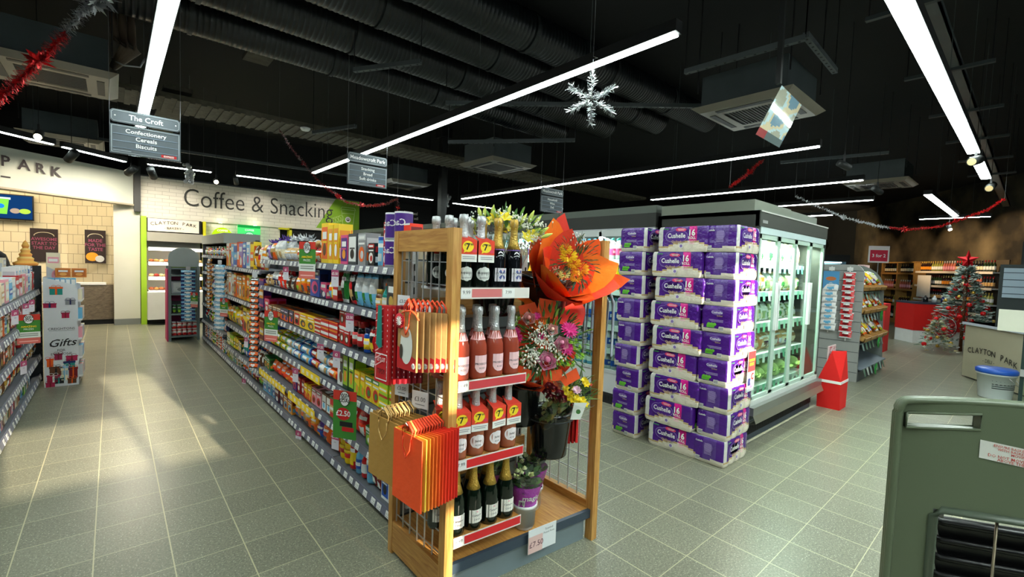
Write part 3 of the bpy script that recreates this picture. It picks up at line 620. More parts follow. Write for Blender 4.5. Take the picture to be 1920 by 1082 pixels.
tinsel('tinsel_garland', [(-.75, 4.7, 2.25), (-.55, 4.54, 2.47), (-.40, 4.42, 2.66), (-.29, 4.34, 2.81), (-.15, 4.23, 3.03), (-.02, 4.12, 3.17), (.2, 4.0, 3.4)], ['red', 'red', 'red', 'red', 'silver', 'silver', 'silver'],
    'red and silver tinsel garland with foil bows at the top left corner', .045, 1700, ((.42, 'red', .10), (.78, 'silver', .12), (.05, 'red', .07), (.74, 'silver', .09)))
tinsel('tinsel_garland', [(1.50, 6, 3.0), (1.64, 6, 2.80), (1.98, 6, 2.43), (2.32, 6, 2.235), (2.60, 6, 2.22), (2.85, 6, 2.27), (3.04, 6, 2.37), (3.05, 6, 2.24)], ['dred', 'dred', 'red', 'red', 'red', 'dred'],
    'thin red tinsel garland draped beside the green end of the snacking sign', .026, 900, ((.22, 'dred', .05), (.5, 'red', .06), (.66, 'red', .06), (.8, 'dred', .05), (1., 'red', .05)))
tinsel('tinsel_garland', [(6.43, 2.46, 2.98), (6.27, 2.59, 2.78), (6.1, 2.72, 2.61)], ['red'], 'short red tinsel piece hanging from the fridge strip light', .03, 320, ((.4, 'red', .06),))
tinsel('tinsel_garland', [(6.9, 2.2, 2.55), (7.22, 1.72, 2.27), (7.58, 1.4, 2.17), (7.85, 1.16, 2.14), (8.16, .89, 2.19), (8.64, .49, 2.43), (8.9, .35, 2.6)], ['silver', 'silver', 'silver', 'red', 'red', 'red', 'red'],
    'silver then red tinsel swag hung in front of the wine corner wall', .024, 800, ((.5, 'red', .06), (.22, 'silver', .05), (.74, 'red', .05)))
r = root('snowflake_ornament', 'large silver tinsel snowflake hanging below the central strip light', 'ornament', (2.42, 2.03, 2.62)); mb = MB('foil')
for k in range(6):
    a = PI/2+k*PI/3; ax = Vector((.75*math.cos(a), -.66*math.cos(a), math.sin(a)))
    for i in range(120):
        t = .012+.15*i/120; p = ax*t; v = Vector((rnd.gauss(0, 1), rnd.gauss(0, 1), rnd.gauss(0, 1))).normalized()*rnd.uniform(.02, .042)+ax*.02; sd = v.orthogonal().normalized()*.0030
        mb.add([tuple(p-sd), tuple(p+sd), tuple(p+v+sd), tuple(p+v-sd)], [(0, 1, 2, 3)], C((214, 220, 222)))
part('tinsel_arms', mb, r); mb = MB('metal'); mb.tube([(0, 0, .12), (0, 0, .26), (.02, -.02, .27), (0, 0, .28), (0, 0, 1.6)], .0016, 'silver', 4); part('wire', mb, r)
for p, s_, lb in (((.94, 9, 2.76), .11, 'silver bauble cluster hanging above the letter C of Coffee'), ((5.79, 9, 2.92), .10, 'distant silver bauble cluster above the prosecco display')):
    r = root('bauble_cluster', lb, 'ornament', p); mb = MB('foil')
    for i in range(26): mb.blob((rnd.gauss(0, .03), rnd.gauss(0, .03), rnd.uniform(-1.3, 1.3)*s_), .03, .03, .03, 'silver', 6, 4, .2)
    part('baubles', mb, r); mb = MB('metal'); mb.beam((0, 0, s_*.5), (0, 0, 4.3-p[2]), .003, .003, 'grey'); part('wire', mb, r)
# detector
for (x, y), lb in (((2.14, 7.16), 'white round smoke detector under the tan beam'), ):
    r = root('smoke_detector', lb, 'detector', (x, y, 3.385)); mb = MB('plastic'); mb.lathe([(.07, 0), (.07, -.015), (.05, -.04), (0, -.045)], 20, 'white'); part('housing', mb, r)
# hanging poster on its pole
def at(u, v, t): 
    d = CR*((u-960)/FPX)-CU*((v-541)/FPX)+CW; return EYE+d*t
r = root('hanging_poster', 'tilted clear-framed poster of swirling pastel shapes hanging from a black pole', 'poster'); mb = MB('acrylic')
q = [at(1467, 160, 3.0), at(1504, 197, 3.35), at(1462, 277, 3.3), at(1418, 252, 2.95)]; n_ = (q[1]-q[0]).cross(q[3]-q[0]).normalized()*.008
if n_.dot(q[0]-EYE) < 0: n_ = -n_
mb.add([tuple(p) for p in q]+[tuple(p+n_) for p in q], [(0, 1, 2, 3), (4, 7, 6, 5), (0, 4, 5, 1), (1, 5, 6, 2), (2, 6, 7, 3), (3, 7, 4, 0)], C('white')); part('clear_frame', mb, r)
def bil(s_, t_, o=0.): return q[0]*(1-s_)*(1-t_)+q[1]*s_*(1-t_)+q[2]*s_*t_+q[3]*(1-s_)*t_+n_*(.4-o)
mb = MB('card')
for i in range(16):
    for j in range(26):
        s0, s1, t0, t1 = i/16, (i+1)/16, j/26, (j+1)/26; a, b = (s0+s1)/2, (t0+t1)/2
        kk = math.sin(7*a+5*b*b)+.6*math.sin(11*b-3*a); col = (150, 146, 128) if kk > .7 else ((170, 190, 196) if kk > .1 else ((196, 176, 140) if kk > -.6 else (96, 128, 146)))
        if b > .84: col = (70, 84, 84)
        if b > .84 and a < .3: col = (140, 30, 30)
        mb.add([tuple(bil(s0, t0)), tuple(bil(s1, t0)), tuple(bil(s1, t1)), tuple(bil(s0, t1))], [(0, 1, 2, 3)], C(col))
part('print', mb, r); mb = MB('paint'); mb.beam(q[0]+Vector((-.01, .02, .01)), (q[0].x-.03, q[0].y+.02, 4.3), .03, .03, (20, 22, 22)); part('pole', mb, r)
mb = MB('paint'); mb.box(5.2, 8.3, 2.0, 5.34, 8.44, 4.3, (18, 20, 20)); mb.box(5.15, 8.25, 4.1, 5.4, 8.5, 4.3, (18, 20, 20)); struct('wall_column', mb)
# ------------------------------------------------------------------ product builders (front faces local -Y, width along X)
def bars(mb, y, x0, x1, z, n, col, h=.006, gap=.011):
    for i in range(n):
        k = rnd.uniform(0, .3)*(x1-x0); mb.add([(x0+k/2, y, z-i*gap), (x1-k/2, y, z-i*gap), (x1-k/2, y, z-i*gap+h), (x0+k/2, y, z-i*gap+h)], [(0, 1, 2, 3)], C(col))
def p_box(w_, h, d, c1, c2, c3, style=0):
    mb = MB('print'); mb.box(-w_/2, -d/2, 0, w_/2, d/2, h, c1); y = -d/2-.0012
    def R(x0, z0, x1, z1, c, e=0.): mb.add([(x0*w_, y-e, z0*h), (x1*w_, y-e, z0*h), (x1*w_, y-e, z1*h), (x0*w_, y-e, z1*h)], [(0, 1, 2, 3)], C(c))
    if style == 0:
        R(-.5, .78, .5, .95, c2); R(-.36, .82, .36, .9, 'white', .001); mb.disc((0, y-.001, h*.34), (1, 0, 0), (0, 0, 1), w_*.36, h*.24, c3); mb.disc((w_*.08, y-.002, h*.32), (1, 0, 0), (0, 0, 1), w_*.2, h*.13, c2)
        R(-.4, .64, .4, .7, 'white', .001)
    elif style == 1:
        R(-.42, .1, .42, .9, c2); R(-.3, .6, .3, .78, 'white', .001); mb.disc((0, y-.001, h*.34), (1, 0, 0), (0, 0, 1), w_*.24, h*.16, c3); R(-.3, .5, .3, .55, c1, .001)
    elif style == 2:
        mb.add([(-w_/2, y, 0), (w_/2, y, 0), (w_/2, y, h*.35), (-w_/2, y, h*.55)], [(0, 1, 2, 3)], C(c2)); R(-.4, .66, .4, .86, c3); R(-.32, .71, .32, .8, 'white', .001); mb.disc((w_*.12, y-.001, h*.26), (1, 0, 0), (0, 0, 1), w_*.26, h*.17, c3)
    else:
        R(-.5, .3, .5, .62, c2); R(-.4, .4, .4, .53, 'white', .001); R(-.5, 0, .5, .08, c3); R(-.5, .92, .5, 1, c3)
    for sx in (-1, 1):
        x = sx*(w_/2+.001); q = [(x, -d*.4*sx*-1, h*.6), (x, d*.4*sx*-1*-1*-1, h*.6)]
        ys = (-d*.42, d*.42) if sx > 0 else (d*.42, -d*.42)
        for z0, z1, cc in ((.6, .85, c2), (.15, .4, c3)): mb.add([(x, ys[0], h*z0), (x, ys[1], h*z0), (x, ys[1], h*z1), (x, ys[0], h*z1)], [(0, 1, 2, 3)], C(cc))
    z = h+.001; mb.add([(-w_*.38, -d*.3, z), (w_*.38, -d*.3, z), (w_*.38, d*.3, z), (-w_*.38, d*.3, z)], [(0, 1, 2, 3)], C(c2))
    return mb
def p_bag(w_, h, d, c1, c2, c3, style=0):
    mb = MB('film'); nx, nz = 8, 9; V = []; 
    for s_ in (-1, 1):
        for j in range(nz+1):
            t = j/nz; pf = math.sin(PI*min(1, max(0, (t*1.06-.03))))**.55 if 0 < t < 1 else 0
            for i in range(nx+1):
                u = i/nx; e = math.sin(PI*u)**.5 if 0 < i < nx else 0
                V.append(((u-.5)*w_*(1-.05*pf), s_*(d/2*pf*e+.001)+rnd.uniform(-1, 1)*.004*(pf*e > 0), t*h+(rnd.uniform(-.003, .003) if 0 < j < nz else 0)))
    F = []; cc = []; k = nx+1
    for s_ in (0, 1):
        b = s_*(nz+1)*k
        for j in range(nz):
            for i in range(nx):
                q = (b+j*k+i, b+j*k+i+1, b+(j+1)*k+i+1, b+(j+1)*k+i); F.append(q if s_ == 0 else q[::-1]); t = (j+.5)/nz; u = (i+.5)/nx-.5
                c = c1
                if style == 0 and .6 < t < .85: c = c2
                if style == 1 and abs(u) < .3 and .45 < t < .8: c = c2
                if style == 2 and t < .35+.3*u: c = c2
                if (u*1.6)**2+((t-.3)*1.9)**2 < .14 and s_ == 0: c = c3
                if t < .07 or t > .93: c = c2
                if s_ == 0 and abs(u) < .32 and .66 < t < .77: c = 'white'
                cc.append(C(c))
    mb.add(V, F, cc, True); return mb
def p_roll(w_, h, d, c1, c2, c3, style=0):
    r = h/2; mb = MB('film'); n = 10; prof = [(r*.55, -w_/2-.008), (r*.6, -w_/2), (r, -w_/2+.006)]; cols = ['silver', c2]
    for i in range(1, n): prof.append((r, -w_/2+.006+(w_-.012)*i/n)); cols.append(c1 if not (3 <= i <= 6) else (c2 if style else c1))
    prof += [(r, w_/2-.006), (r*.6, w_/2), (r*.55, w_/2+.008)]; cols += [c1, c2, 'silver']
    mb.lathe([(a, b) for a, b in prof], 14, cols, (0, 0, r), 'x'); 
    def wrap(x, y): a = y/r; return (x, -(r+.0015)*math.cos(a), r+(r+.0015)*math.sin(a))
    def patch(x0, x1, y0, y1, c):
        v = [wrap(x, y) for y in [y0+(y1-y0)*k/4 for k in range(5)] for x in (x0, x1)]; mb.add(v, [(2*k, 2*k+1, 2*k+3, 2*k+2) for k in range(4)], C(c))
    patch(-w_*.38, w_*.12, .006, .026, 'white'); patch(w_*.15, w_*.38, -.022, .026, c3); patch(-w_*.3, w_*.05, -.018, -.006, c2)
    return mb
def p_jar(w_, h, d, c1, c2, c3, style=0):
    r = w_/2; mb = MB('gloss'); mb.lathe([(r*.9, 0), (r, .006), (r, h*.68), (r*.82, h*.78)], 14, c1); mb.lathe([(r*.86, h*.78), (r*.86, h*.99), (r*.8, h)], 14, c2)
    mb.mat('print').lathe([(r+.001, h*.14), (r+.001, h*.3), (r+.001, h*.58)], 14, [c3, c3]); mb.lathe([(r+.002, h*.34), (r+.002, h*.48)], 8, 'white', cap=False, a0=-PI*.8, a1=-PI*.2); return mb
def p_can(w_, h, d, c1, c2, c3, style=0):
    r = w_/2; mb = MB('print'); mb.lathe([(r*.94, 0), (r, .005), (r, h*.3), (r, h*.62), (r, h*.86), (r, h-.005), (r*.94, h)], 16, ['silver', c1, c2 if style else c1, c1, c2, 'silver'])
    def wrap(x, y): a = -PI/2+x/r; return ((r+.0015)*math.cos(a), (r+.0015)*math.sin(a), y)
    def patch(x0, x1, z0, z1, c):
        v = [wrap(x0+(x1-x0)*k/4, z) for k in range(5) for z in (z0, z1)]; mb.add(v, [(2*k, 2*k+2, 2*k+3, 2*k+1) for k in range(4)], C(c))
    patch(-r*.8, r*.8, h*.62, h*.76, 'white'); patch(-r*.6, r*.6, h*.16, h*.42, c3); return mb
def p_bottle(w_, h, d, c1, c2, c3, style=0):
    r = w_/2; mb = MB('liquid'); mb.lathe([(r*.85, 0), (r, .008), (r, h*.55), (r*.92, h*.62), (r*.42, h*.8), (r*.36, h*.9)], 12, c1)
    mb.mat('plastic').lathe([(r*.42, h*.9), (r*.42, h*.99), (r*.36, h)], 10, c2); mb.mat('print').lathe([(r+.0012, h*.18), (r+.0012, h*.34), (r+.0012, h*.5)], 12, [c3, c3], cap=False)
    mb.lathe([(r+.002, h*.28), (r+.002, h*.4)], 6, 'white', cap=False, a0=-PI*.78, a1=-PI*.22); return mb
def p_tub(w_, h, d, c1, c2, c3, style=0):
    r = w_/2; mb = MB('plastic'); mb.lathe([(r*.82, 0), (r*.9, h*.1), (r*.92, h*.45), (r*.98, h*.78)], 16, [c1, c1, c3]); mb.lathe([(r, h*.78), (r*1.02, h*.84), (r*.98, h)], 16, c2); return mb
SHP = dict(box=p_box, bag=p_bag, roll=p_roll, jar=p_jar, can=p_can, bottle=p_bottle, tub=p_tub)
_pm = {}
def pmesh(kind, w_, h, d, c1, c2, c3, style, var=0):
    k = (kind, w_, h, d, str(c1), str(c2), str(c3), style, var)
    if k not in _pm: _pm[k] = SHP[kind](w_, h, d, c1, c2, c3, style).mesh(kind)
    return _pm[k]
used_labels = {}
def cname(c):
    if not isinstance(c, str): c = min(PAL, key=lambda k: sum((a-b)**2 for a, b in zip(PAL[k], c)))
    return CN.get(c, c)
def uniq(base):
    if base not in used_labels: used_labels[base] = 1; return base
    return None
DEC = ['', ' with white lettering', ' with a picture disc', ' with a slanted band', ' in a block of its kind', ' next to a rail card', ' beside the gap', ' with a pale seal']
def facing(noun, kind, w_, h, d, c1, c2, c3, style, pos, rz, where, group, n_depth=1, stack=1, dvec=(0, 1), cat=None, wob=.03, side=''):
    """one facing: the item plus its copies behind and on top"""
    nm = noun.replace('_', ' '); heads = ['%s and %s %s' % (cname(c1), cname(c2), nm), '%s, %s and %s %s' % (cname(c1), cname(c2), cname(c3), nm), '%s %s with %s picture' % (cname(c1), nm, cname(c3)), '%s %s with %s band' % (cname(c1), nm, cname(c2))]
    hd = next((x for x in heads if uniq(x+side+where)), heads[0])
    for j in range(n_depth):
        for s_ in range(stack):
            me = pmesh(kind, w_, h, d, c1, c2, c3, style, rnd.randrange(2) if kind == 'bag' else 0)
            dd = j*(d*1.04+.003)
            o = link(noun, me, None, (pos[0]+dvec[0]*dd, pos[1]+dvec[1]*dd, pos[2]+s_*(h+.001)), rz+rnd.uniform(-wob, wob))
            lb = hd+(', '+side if side else '')+(('', ', behind', ', rearmost')[j])+((', '+('lower', 'upper' if stack == 2 else 'middle', 'upper')[s_]) if stack > 1 else '')+', '+where
            tag(o, lb, cat or noun.split('_')[-1], group)
_lab = {}
def label_mesh(w_, h, kind):
    k = (w_, h, kind)
    if k not in _lab:
        mb = MB('card'); mb.box(-w_/2, -.0015, -h/2, w_/2, 0, h/2, 'white' if kind != 'sale' else 'rose')
        if kind == 'tag': mb.text('£1.%02d' % rnd.choice([0, 25, 50, 75]), h*.5, (0, -.002, -h*.1), (1, 0, 0), (0, 0, 1), (60, 60, 64)); bars(mb, -.002, -w_*.4, w_*.4, -h*.36, 1, 'grey', .003)
        _lab[k] = mb.mesh('price_label')
    return _lab[k]
class Gondola:
    """a shelving bay; face normal = local -Y, x runs along the shelf"""
    def __init__(s, loc, rz, L_, levels, label, depth=.42, top=None, grp=None, back=True, strip_h=.04, labcol=(98, 100, 116), lw=.052, nlab=9, namebay='shelving_bay'):
        s.r = root(namebay, label, 'shelving', loc, rz, grp); s.L = L_; s.loc = loc; s.rz = rz; s.levels = levels; s.depth = depth
        top = top or levels[-1]+.30
        if back: mb = MB('paint'); mb.box(-L_/2, depth, 0, L_/2, depth+.02, top, (58, 62, 66)); part('back_panel', mb, s.r)
        for x in (-L_/2+.012, L_/2-.012):
            mb = MB('paint'); mb.box(x-.012, depth-.035, 0, x+.012, depth, top, (50, 54, 58)); part('upright', mb, s.r)
        mb = MB('paint'); mb.box(-L_/2+.002, .06, 0, L_/2-.002, .08, max(.03, levels[0]-.05), (30, 32, 34)); part('kickboard', mb, s.r)
        for k, z in enumerate(levels):
            mb = MB('paint'); mb.box(-L_/2+.004, .0, z-.028, L_/2-.004, depth-.002, z-.004, (92, 96, 102)); sh = part('shelf', mb, s.r)
            mb = MB('plastic'); mb.add([(-L_/2+.003, -.018, z-strip_h), (L_/2-.003, -.018, z-strip_h), (L_/2-.003, -.006, z+.004), (-L_/2+.003, -.006, z+.004), (-L_/2+.003, 0, z-strip_h), (L_/2-.003, 0, z-strip_h), (L_/2-.003, 0, z+.004), (-L_/2+.003, 0, z+.004)],
                [(0, 1, 2, 3), (5, 4, 7, 6), (3, 2, 6, 7), (0, 4, 5, 1), (0, 3, 7, 4), (1, 5, 6, 2)], C(labcol)); part('price_rail', mb, sh)
            m = label_mesh(lw, strip_h*.86, 'tag'); x = -L_/2+.05
            while x < L_/2-.04:
                o = link('price_label', m, sh, (x, -.0145, z-strip_h/2+.002)); o.rotation_euler = (-.26, 0, 0); x += rnd.choice([.075, .09, .12, .17, .11])*1.05/ (nlab/9)
    def P(s, x, y, z):
        c, n = math.cos(s.rz), math.sin(s.rz); return (s.loc[0]+c*x-n*y, s.loc[1]+n*x+c*y, s.loc[2]+z)
    def fill(s, k, spec, where, group, gap=.004):
        """spec: (noun, kind, w, h, d, c1, c2, c3, style, facings, depth, stack); placed from local -x (viewer's left) to +x"""
        tot = sum(e[9]*(e[2]+gap) for e in spec); f = min(1.15, (s.L-.03)/tot) if tot else 1; x = -s.L/2+.015; z = s.levels[k]+.004
        dv = (-math.sin(s.rz), math.cos(s.rz))
        for e in spec:
            noun, kind, w_, h, d, c1, c2, c3, st, nf, nd, stk = e; wf = w_
            for i in range(nf):
                pw = (w_+gap)*f
                if x+pw > s.L/2+.005: break
                ww = round(min(w_, pw-.002), 3)
                facing(noun, kind, ww, h, d, c1, c2, c3, st, s.P(x+pw/2, .02+d/2+rnd.uniform(0, .012), z), s.rz, where, group, nd, stk, dv, side='' if nf == 1 else (('left', 'right')[i] if nf == 2 else ('left', 'middle', 'right')[i] if nf == 3 else nth(i)+' from left'))
                x += pw
LIMIT = {}
def promo_card(loc, rz, lb, s_=1., price=None, grp=None):
    r = root('promotion_card', lb, 'sign', loc, rz, grp); w_, h = .15*s_, .27*s_; mb = MB('card')
    mb.box(-w_/2, 0, 0, w_/2, .002, h, (60, 130, 44)); part('card', mb, r)
    mb = MB('card'); R = lambda x0, z0, x1, z1, c, e=0.: mb.add([(x0*w_, -.001-e, z0*h), (x1*w_, -.001-e, z0*h), (x1*w_, -.001-e, z1*h), (x0*w_, -.001-e, z1*h)], [(0, 1, 2, 3)], C(c))
    R(-.5, .80, .5, 1., (206, 50, 34)); mb.disc((0, -.003, h*.84), (1, 0, 0), (0, 0, 1), w_*.22, h*.16, 'black'); mb.disc((0, -.004, h*.84), (1, 0, 0), (0, 0, 1), w_*.20, h*.148, 'white')
    for k, t in enumerate(('WIN', 'BIG', 'GOAL')): mb.text(t, .026*s_, (0, -.005, h*(.885-.06*k)), (1, 0, 0), (0, 0, 1), 'black', bold=.02)
    if price: mb.disc((-w_*.05, -.003, h*.52), (1, 0, 0), (0, 0, 1), w_*.3, h*.13, 'red'); mb.text(price, .042*s_, (-w_*.05, -.004, h*.48), (1, 0, 0), (0, 0, 1), 'white', bold=.02); R(-.2, .26, .35, .36, 'black', .001); R(-.1, .16, .4, .25, 'red', .001)
    else: mb.text('AMAZING', .022*s_, (0, -.004, h*.56), (1, 0, 0), (0, 0, 1), 'yellow', bold=.02); mb.text('PRIZES', .022*s_, (0, -.004, h*.47), (1, 0, 0), (0, 0, 1), 'white'); R(-.5, .2, .5, .40, (226, 230, 224)); R(-.4, .26, .4, .29, (140, 146, 140), .001); R(-.4, .32, .4, .35, (140, 146, 140), .001); R(-.5, 0., .5, .2, (222, 110, 100)); R(-.4, .07, .4, .1, (250, 190, 180), .001)
    part('print', mb, r); mb = MB('plastic'); mb.beam((0, 0, h*.62), (0, .11, h*.62), .012, .004, 'silver'); part('clip_arm', mb, r)
def price_flag(loc, rz, lb, txt='£1.50'):
    mb = MB('card'); mb.box(-.035, 0, -.115, .035, .0015, 0, (214, 208, 218)); mb.add([(-.035, -.001, -.045), (.035, -.001, -.045), (.035, -.001, 0), (-.035, -.001, 0)], [(0, 1, 2, 3)], C((176, 70, 110)))
    mb.text(txt, .026, (0, -.002, -.034), (1, 0, 0), (0, 0, 1), 'white', bold=.02); mb.text('save', .012, (0, -.002, -.065), (1, 0, 0), (0, 0, 1), 'dgrey')
    solo('price_flag', mb, lb, 'sign', loc, rz)
# ------------------------------------------------------------------ the long gondola in the middle
X0 = 1.18; RZ = -PI/2
NEAR = [.075, .325, .605, .90, 1.19, 1.458]; MID = [.075, .26, .575, .95, 1.34]; FAR = [.075, .37, .66, .93, 1.20, 1.475]
B1, B2, B3 = 'nearest bay', 'second bay', 'third bay'
G = {}
def gon(i, y0, y1, lv, lb, top): 
    G[i] = Gondola((X0, (y0+y1)/2, 0), RZ, y1-y0, lv, lb, top=top); return G[i]
gon(1, 2.20, 3.25, NEAR, 'first shelving bay of the long gondola, next to the oak display, with coffee and tea', 1.5)
gon(2, 3.25, 4.30, NEAR, 'second shelving bay of the long gondola, with biscuit rolls and cake boxes', 1.5)
gon(3, 4.30, 5.36, NEAR, 'third shelving bay of the long gondola, ending at the orange clip strip', 1.5)
gon(4, 5.36, 6.42, MID, 'fourth shelving bay of the long gondola, with tall cereal boxes', 1.5)
gon(5, 6.42, 7.48, MID, 'fifth shelving bay of the long gondola, with cereal boxes beside the pale clip strip', 1.5)
gon(6, 7.48, 8.5, FAR, 'sixth shelving bay of the long gondola, with small jars and packets', 1.72)
gon(7, 8.5, 9.5, FAR, 'farthest shelving bay of the long gondola, with tall grey back panel', 1.72)
mb = MB('paint'); mb.box(1.18, 9.5, 0, 1.63, 9.53, 1.66, (84, 90, 94)); mb.box(1.17, 7.48, 1.66, 1.63, 9.53, 1.80, (150, 152, 148)); solo('gondola_end_panel', mb, 'grey end panel and header at the far end of the long gondola', 'panel')
def wh(k, i, lv): return '%s shelf, %s, gondola' % ({0: 'bottom', lv-1: 'top'}.get(k, ORD[k]), {1: B1, 2: B2, 3: B3, 4: 'fourth bay', 5: 'fifth bay', 6: 'sixth bay', 7: 'farthest bay'}[i])
def F(i, k, spec): G[i].fill(k, spec, wh(k, i, len(G[i].levels)), 'groceries on the %s' % wh(k, i, len(G[i].levels)))
# viewer's left = far end (high y), right = near end
F(1, 5, [('gift_box', 'box', .13, .20, .1, 'pink', 'purple', 'amber', 1, 1, 1, 1), ('gift_box', 'box', .14, .205, .1, 'dgrey', 'white', 'black', 1, 1, 1, 1), ('gift_box', 'box', .12, .205, .1, 'grey', 'silver', 'orange', 0, 1, 1, 1),
    ('mug_box', 'box', .09, .14, .1, 'black', 'red', 'white', 0, 1, 1, 1), ('tin', 'can', .085, .18, .085, 'sky', 'blue', 'silver', 0, 1, 1, 1), ('chocolate_box', 'box', .07, .13, .08, 'red', 'dred', 'white', 0, 1, 1, 2)])
for j, (x, cc) in enumerate(((.30, ('purple', 'navy', 'gold')), (.385, ('brown', 'tan', 'gold')))): pass
F(1, 4, [('coffee_pouch', 'bag', .10, .23, .07, 'green', 'white', 'dgreen', 1, 1, 2, 1), ('coffee_pouch', 'bag', .10, .23, .07, 'black', 'red', 'tan', 1, 1, 2, 1), ('coffee_pouch', 'bag', .095, .21, .07, 'silver', 'sky', 'green', 2, 3, 2, 1),
    ('coffee_jar', 'jar', .065, .13, .065, 'brown', 'gold', 'gold', 0, 1, 2, 1), ('syrup_bottle', 'bottle', .06, .17, .06, 'teal', 'orange', 'cream', 0, 1, 1, 1), ('coffee_box', 'box', .12, .20, .08, 'black', 'dgrey', 'gold', 1, 2, 1, 1)])
F(1, 3, [('coffee_box', 'box', .09, .13, .08, 'red', 'white', 'brown', 0, 2, 1, 2), ('coffee_jar', 'jar', .08, .19, .08, 'black', 'red', 'red', 0, 2, 2, 1), ('coffee_jar', 'jar', .075, .16, .075, 'blue', 'navy', 'yellow', 0, 1, 2, 1), ('coffee_pouch', 'bag', .10, .18, .06, 'red', 'black', 'yellow', 1, 1, 2, 1),
    ('coffee_jar', 'jar', .07, .16, .07, 'brown', 'tan', 'brown', 0, 2, 2, 1), ('coffee_jar', 'jar', .075, .20, .075, 'brown', 'gold', 'black', 0, 3, 2, 1)])
F(1, 2, [('chocolate_box', 'box', .10, .24, .07, 'dgrey', 'white', 'brown', 2, 1, 1, 1), ('tea_box', 'box', .09, .25, .09, 'dgreen', 'lime', 'amber', 1, 2, 1, 1), ('tea_box', 'box', .075, .16, .09, 'yellow', 'lime', 'amber', 2, 2, 2, 1), ('tea_box', 'box', .10, .16, .09, 'yellow', 'green', 'red', 0, 2, 2, 1),
    ('oat_packet', 'box', .115, .083, .10, 'lime', 'yellow', 'red', 3, 2, 1, 3), ('oat_packet', 'box', .10, .083, .10, 'grey', 'lime', 'red', 3, 1, 1, 3)])
F(1, 1, [('cocoa_box', 'box', .09, .16, .08, 'dred', 'amber', 'white', 0, 2, 2, 1), ('tea_caddy', 'bag', .17, .20, .10, 'scarlet', 'red', 'white', 0, 2, 1, 1), ('tea_box', 'box', .10, .12, .10, 'green', 'white', 'lime', 0, 2, 1, 1), ('tea_box', 'box', .12, .19, .10, 'white', 'blue', 'white', 0, 3, 1, 1)])
F(1, 0, [('chocolate_tub', 'tub', .115, .10, .11, 'yellow', 'yellow', 'red', 0, 2, 1, 2), ('cocoa_tub', 'can', .10, .19, .10, 'red', 'yellow', 'yellow', 1, 1, 1, 1), ('milk_bottle', 'bottle', .09, .20, .09, 'sky', 'white', 'blue', 0, 1, 1, 1), ('sauce_bottle', 'bottle', .085, .19, .085, 'red', 'red', 'white', 0, 1, 1, 1),
    ('milk_jug', 'tub', .10, .15, .10, 'sky', 'white', 'blue', 0, 1, 1, 1), ('sugar_bag', 'bag', .09, .17, .07, 'dred', 'tan', 'white', 0, 2, 1, 1), ('sugar_bag', 'box', .105, .19, .08, 'white', 'blue', 'black', 1, 3, 1, 1)])
F(2, 5, [('cake_tray', 'bag', .21, .12, .10, 'orange', 'red', 'cream', 0, 3, 1, 1), ('cracker_box', 'box', .15, .30, .09, 'yellow', 'orange', 'brown', 1, 1, 2, 1), ('cracker_box', 'box', .10, .28, .09, 'yellow', 'amber', 'white', 1, 2, 1, 1)])
F(2, 4, [('sweet_bag', 'bag', .12, .14, .06, 'amber', 'orange', 'lime', 1, 1, 2, 1), ('sweet_bag', 'bag', .13, .16, .06, 'orange', 'amber', 'dgrey', 0, 2, 2, 1), ('chocolate_box', 'box', .20, .21, .07, 'blue', 'navy', 'pink', 0, 1, 3, 1), ('chocolate_box', 'box', .11, .12, .06, 'pink', 'navy', 'white', 2, 1, 1, 1),
    ('sweet_bag', 'bag', .12, .14, .06, 'yellow', 'orange', 'sky', 1, 1, 2, 1), ('chocolate_box', 'box', .09, .13, .06, 'red', 'white', 'dred', 3, 1, 1, 2)])
F(2, 3, [('cake_box', 'box', .18, .12, .10, 'tan', 'red', 'black', 1, 1, 1, 1), ('cake_box', 'box', .19, .12, .10, 'yellow', 'amber', 'dgrey', 0, 2, 1, 1), ('cake_box', 'box', .15, .06, .10, 'red', 'tan', 'white', 3, 1, 1, 2), ('cake_box', 'box', .17, .065, .10, 'red', 'white', 'amber', 3, 2, 1, 2)])
F(2, 2, [('biscuit_roll', 'roll', .21, .075, .075, 'blue', 'sky', 'tan', 1, 1, 3, 2), ('biscuit_roll', 'roll', .21, .075, .075, 'sky', 'blue', 'tan', 0, 1, 3, 2), ('biscuit_roll', 'roll', .20, .075, .075, 'red', 'dred', 'amber', 0, 1, 3, 2), ('biscuit_roll', 'roll', .20, .075, .075, 'sky', 'white', 'tan', 1, 1, 3, 2), ('biscuit_roll', 'roll', .16, .075, .075, 'orange', 'red', 'amber', 0, 1, 3, 2)])
F(2, 1, [('biscuit_packet', 'box', .10, .13, .08, 'purple', 'navy', 'red', 0, 1, 2, 1), ('biscuit_packet', 'box', .085, .13, .08, 'red', 'dred', 'white', 1, 2, 3, 1), ('biscuit_packet', 'box', .085, .12, .08, 'yellow', 'red', 'amber', 2, 2, 3, 1), ('biscuit_packet', 'box', .10, .13, .08, 'rose', 'brown', 'red', 0, 2, 2, 1), ('biscuit_packet', 'box', .09, .14, .08, 'brown', 'white', 'sky', 1, 2, 2, 1), ('biscuit_packet', 'box', .09, .16, .08, 'red', 'tan', 'green', 3, 1, 2, 1)])
F(2, 0, [('pasta_bag', 'bag', .15, .15, .08, 'tan', 'orange', 'blue', 1, 2, 2, 1), ('pasta_bag', 'bag', .14, .15, .08, 'orange', 'amber', 'brown', 0, 2, 2, 1), ('pasta_bag', 'bag', .14, .12, .08, 'blue', 'purple', 'amber', 0, 1, 2, 1), ('pasta_bag', 'bag', .16, .15, .08, 'orange', 'red', 'dgrey', 1, 2, 2, 1)])
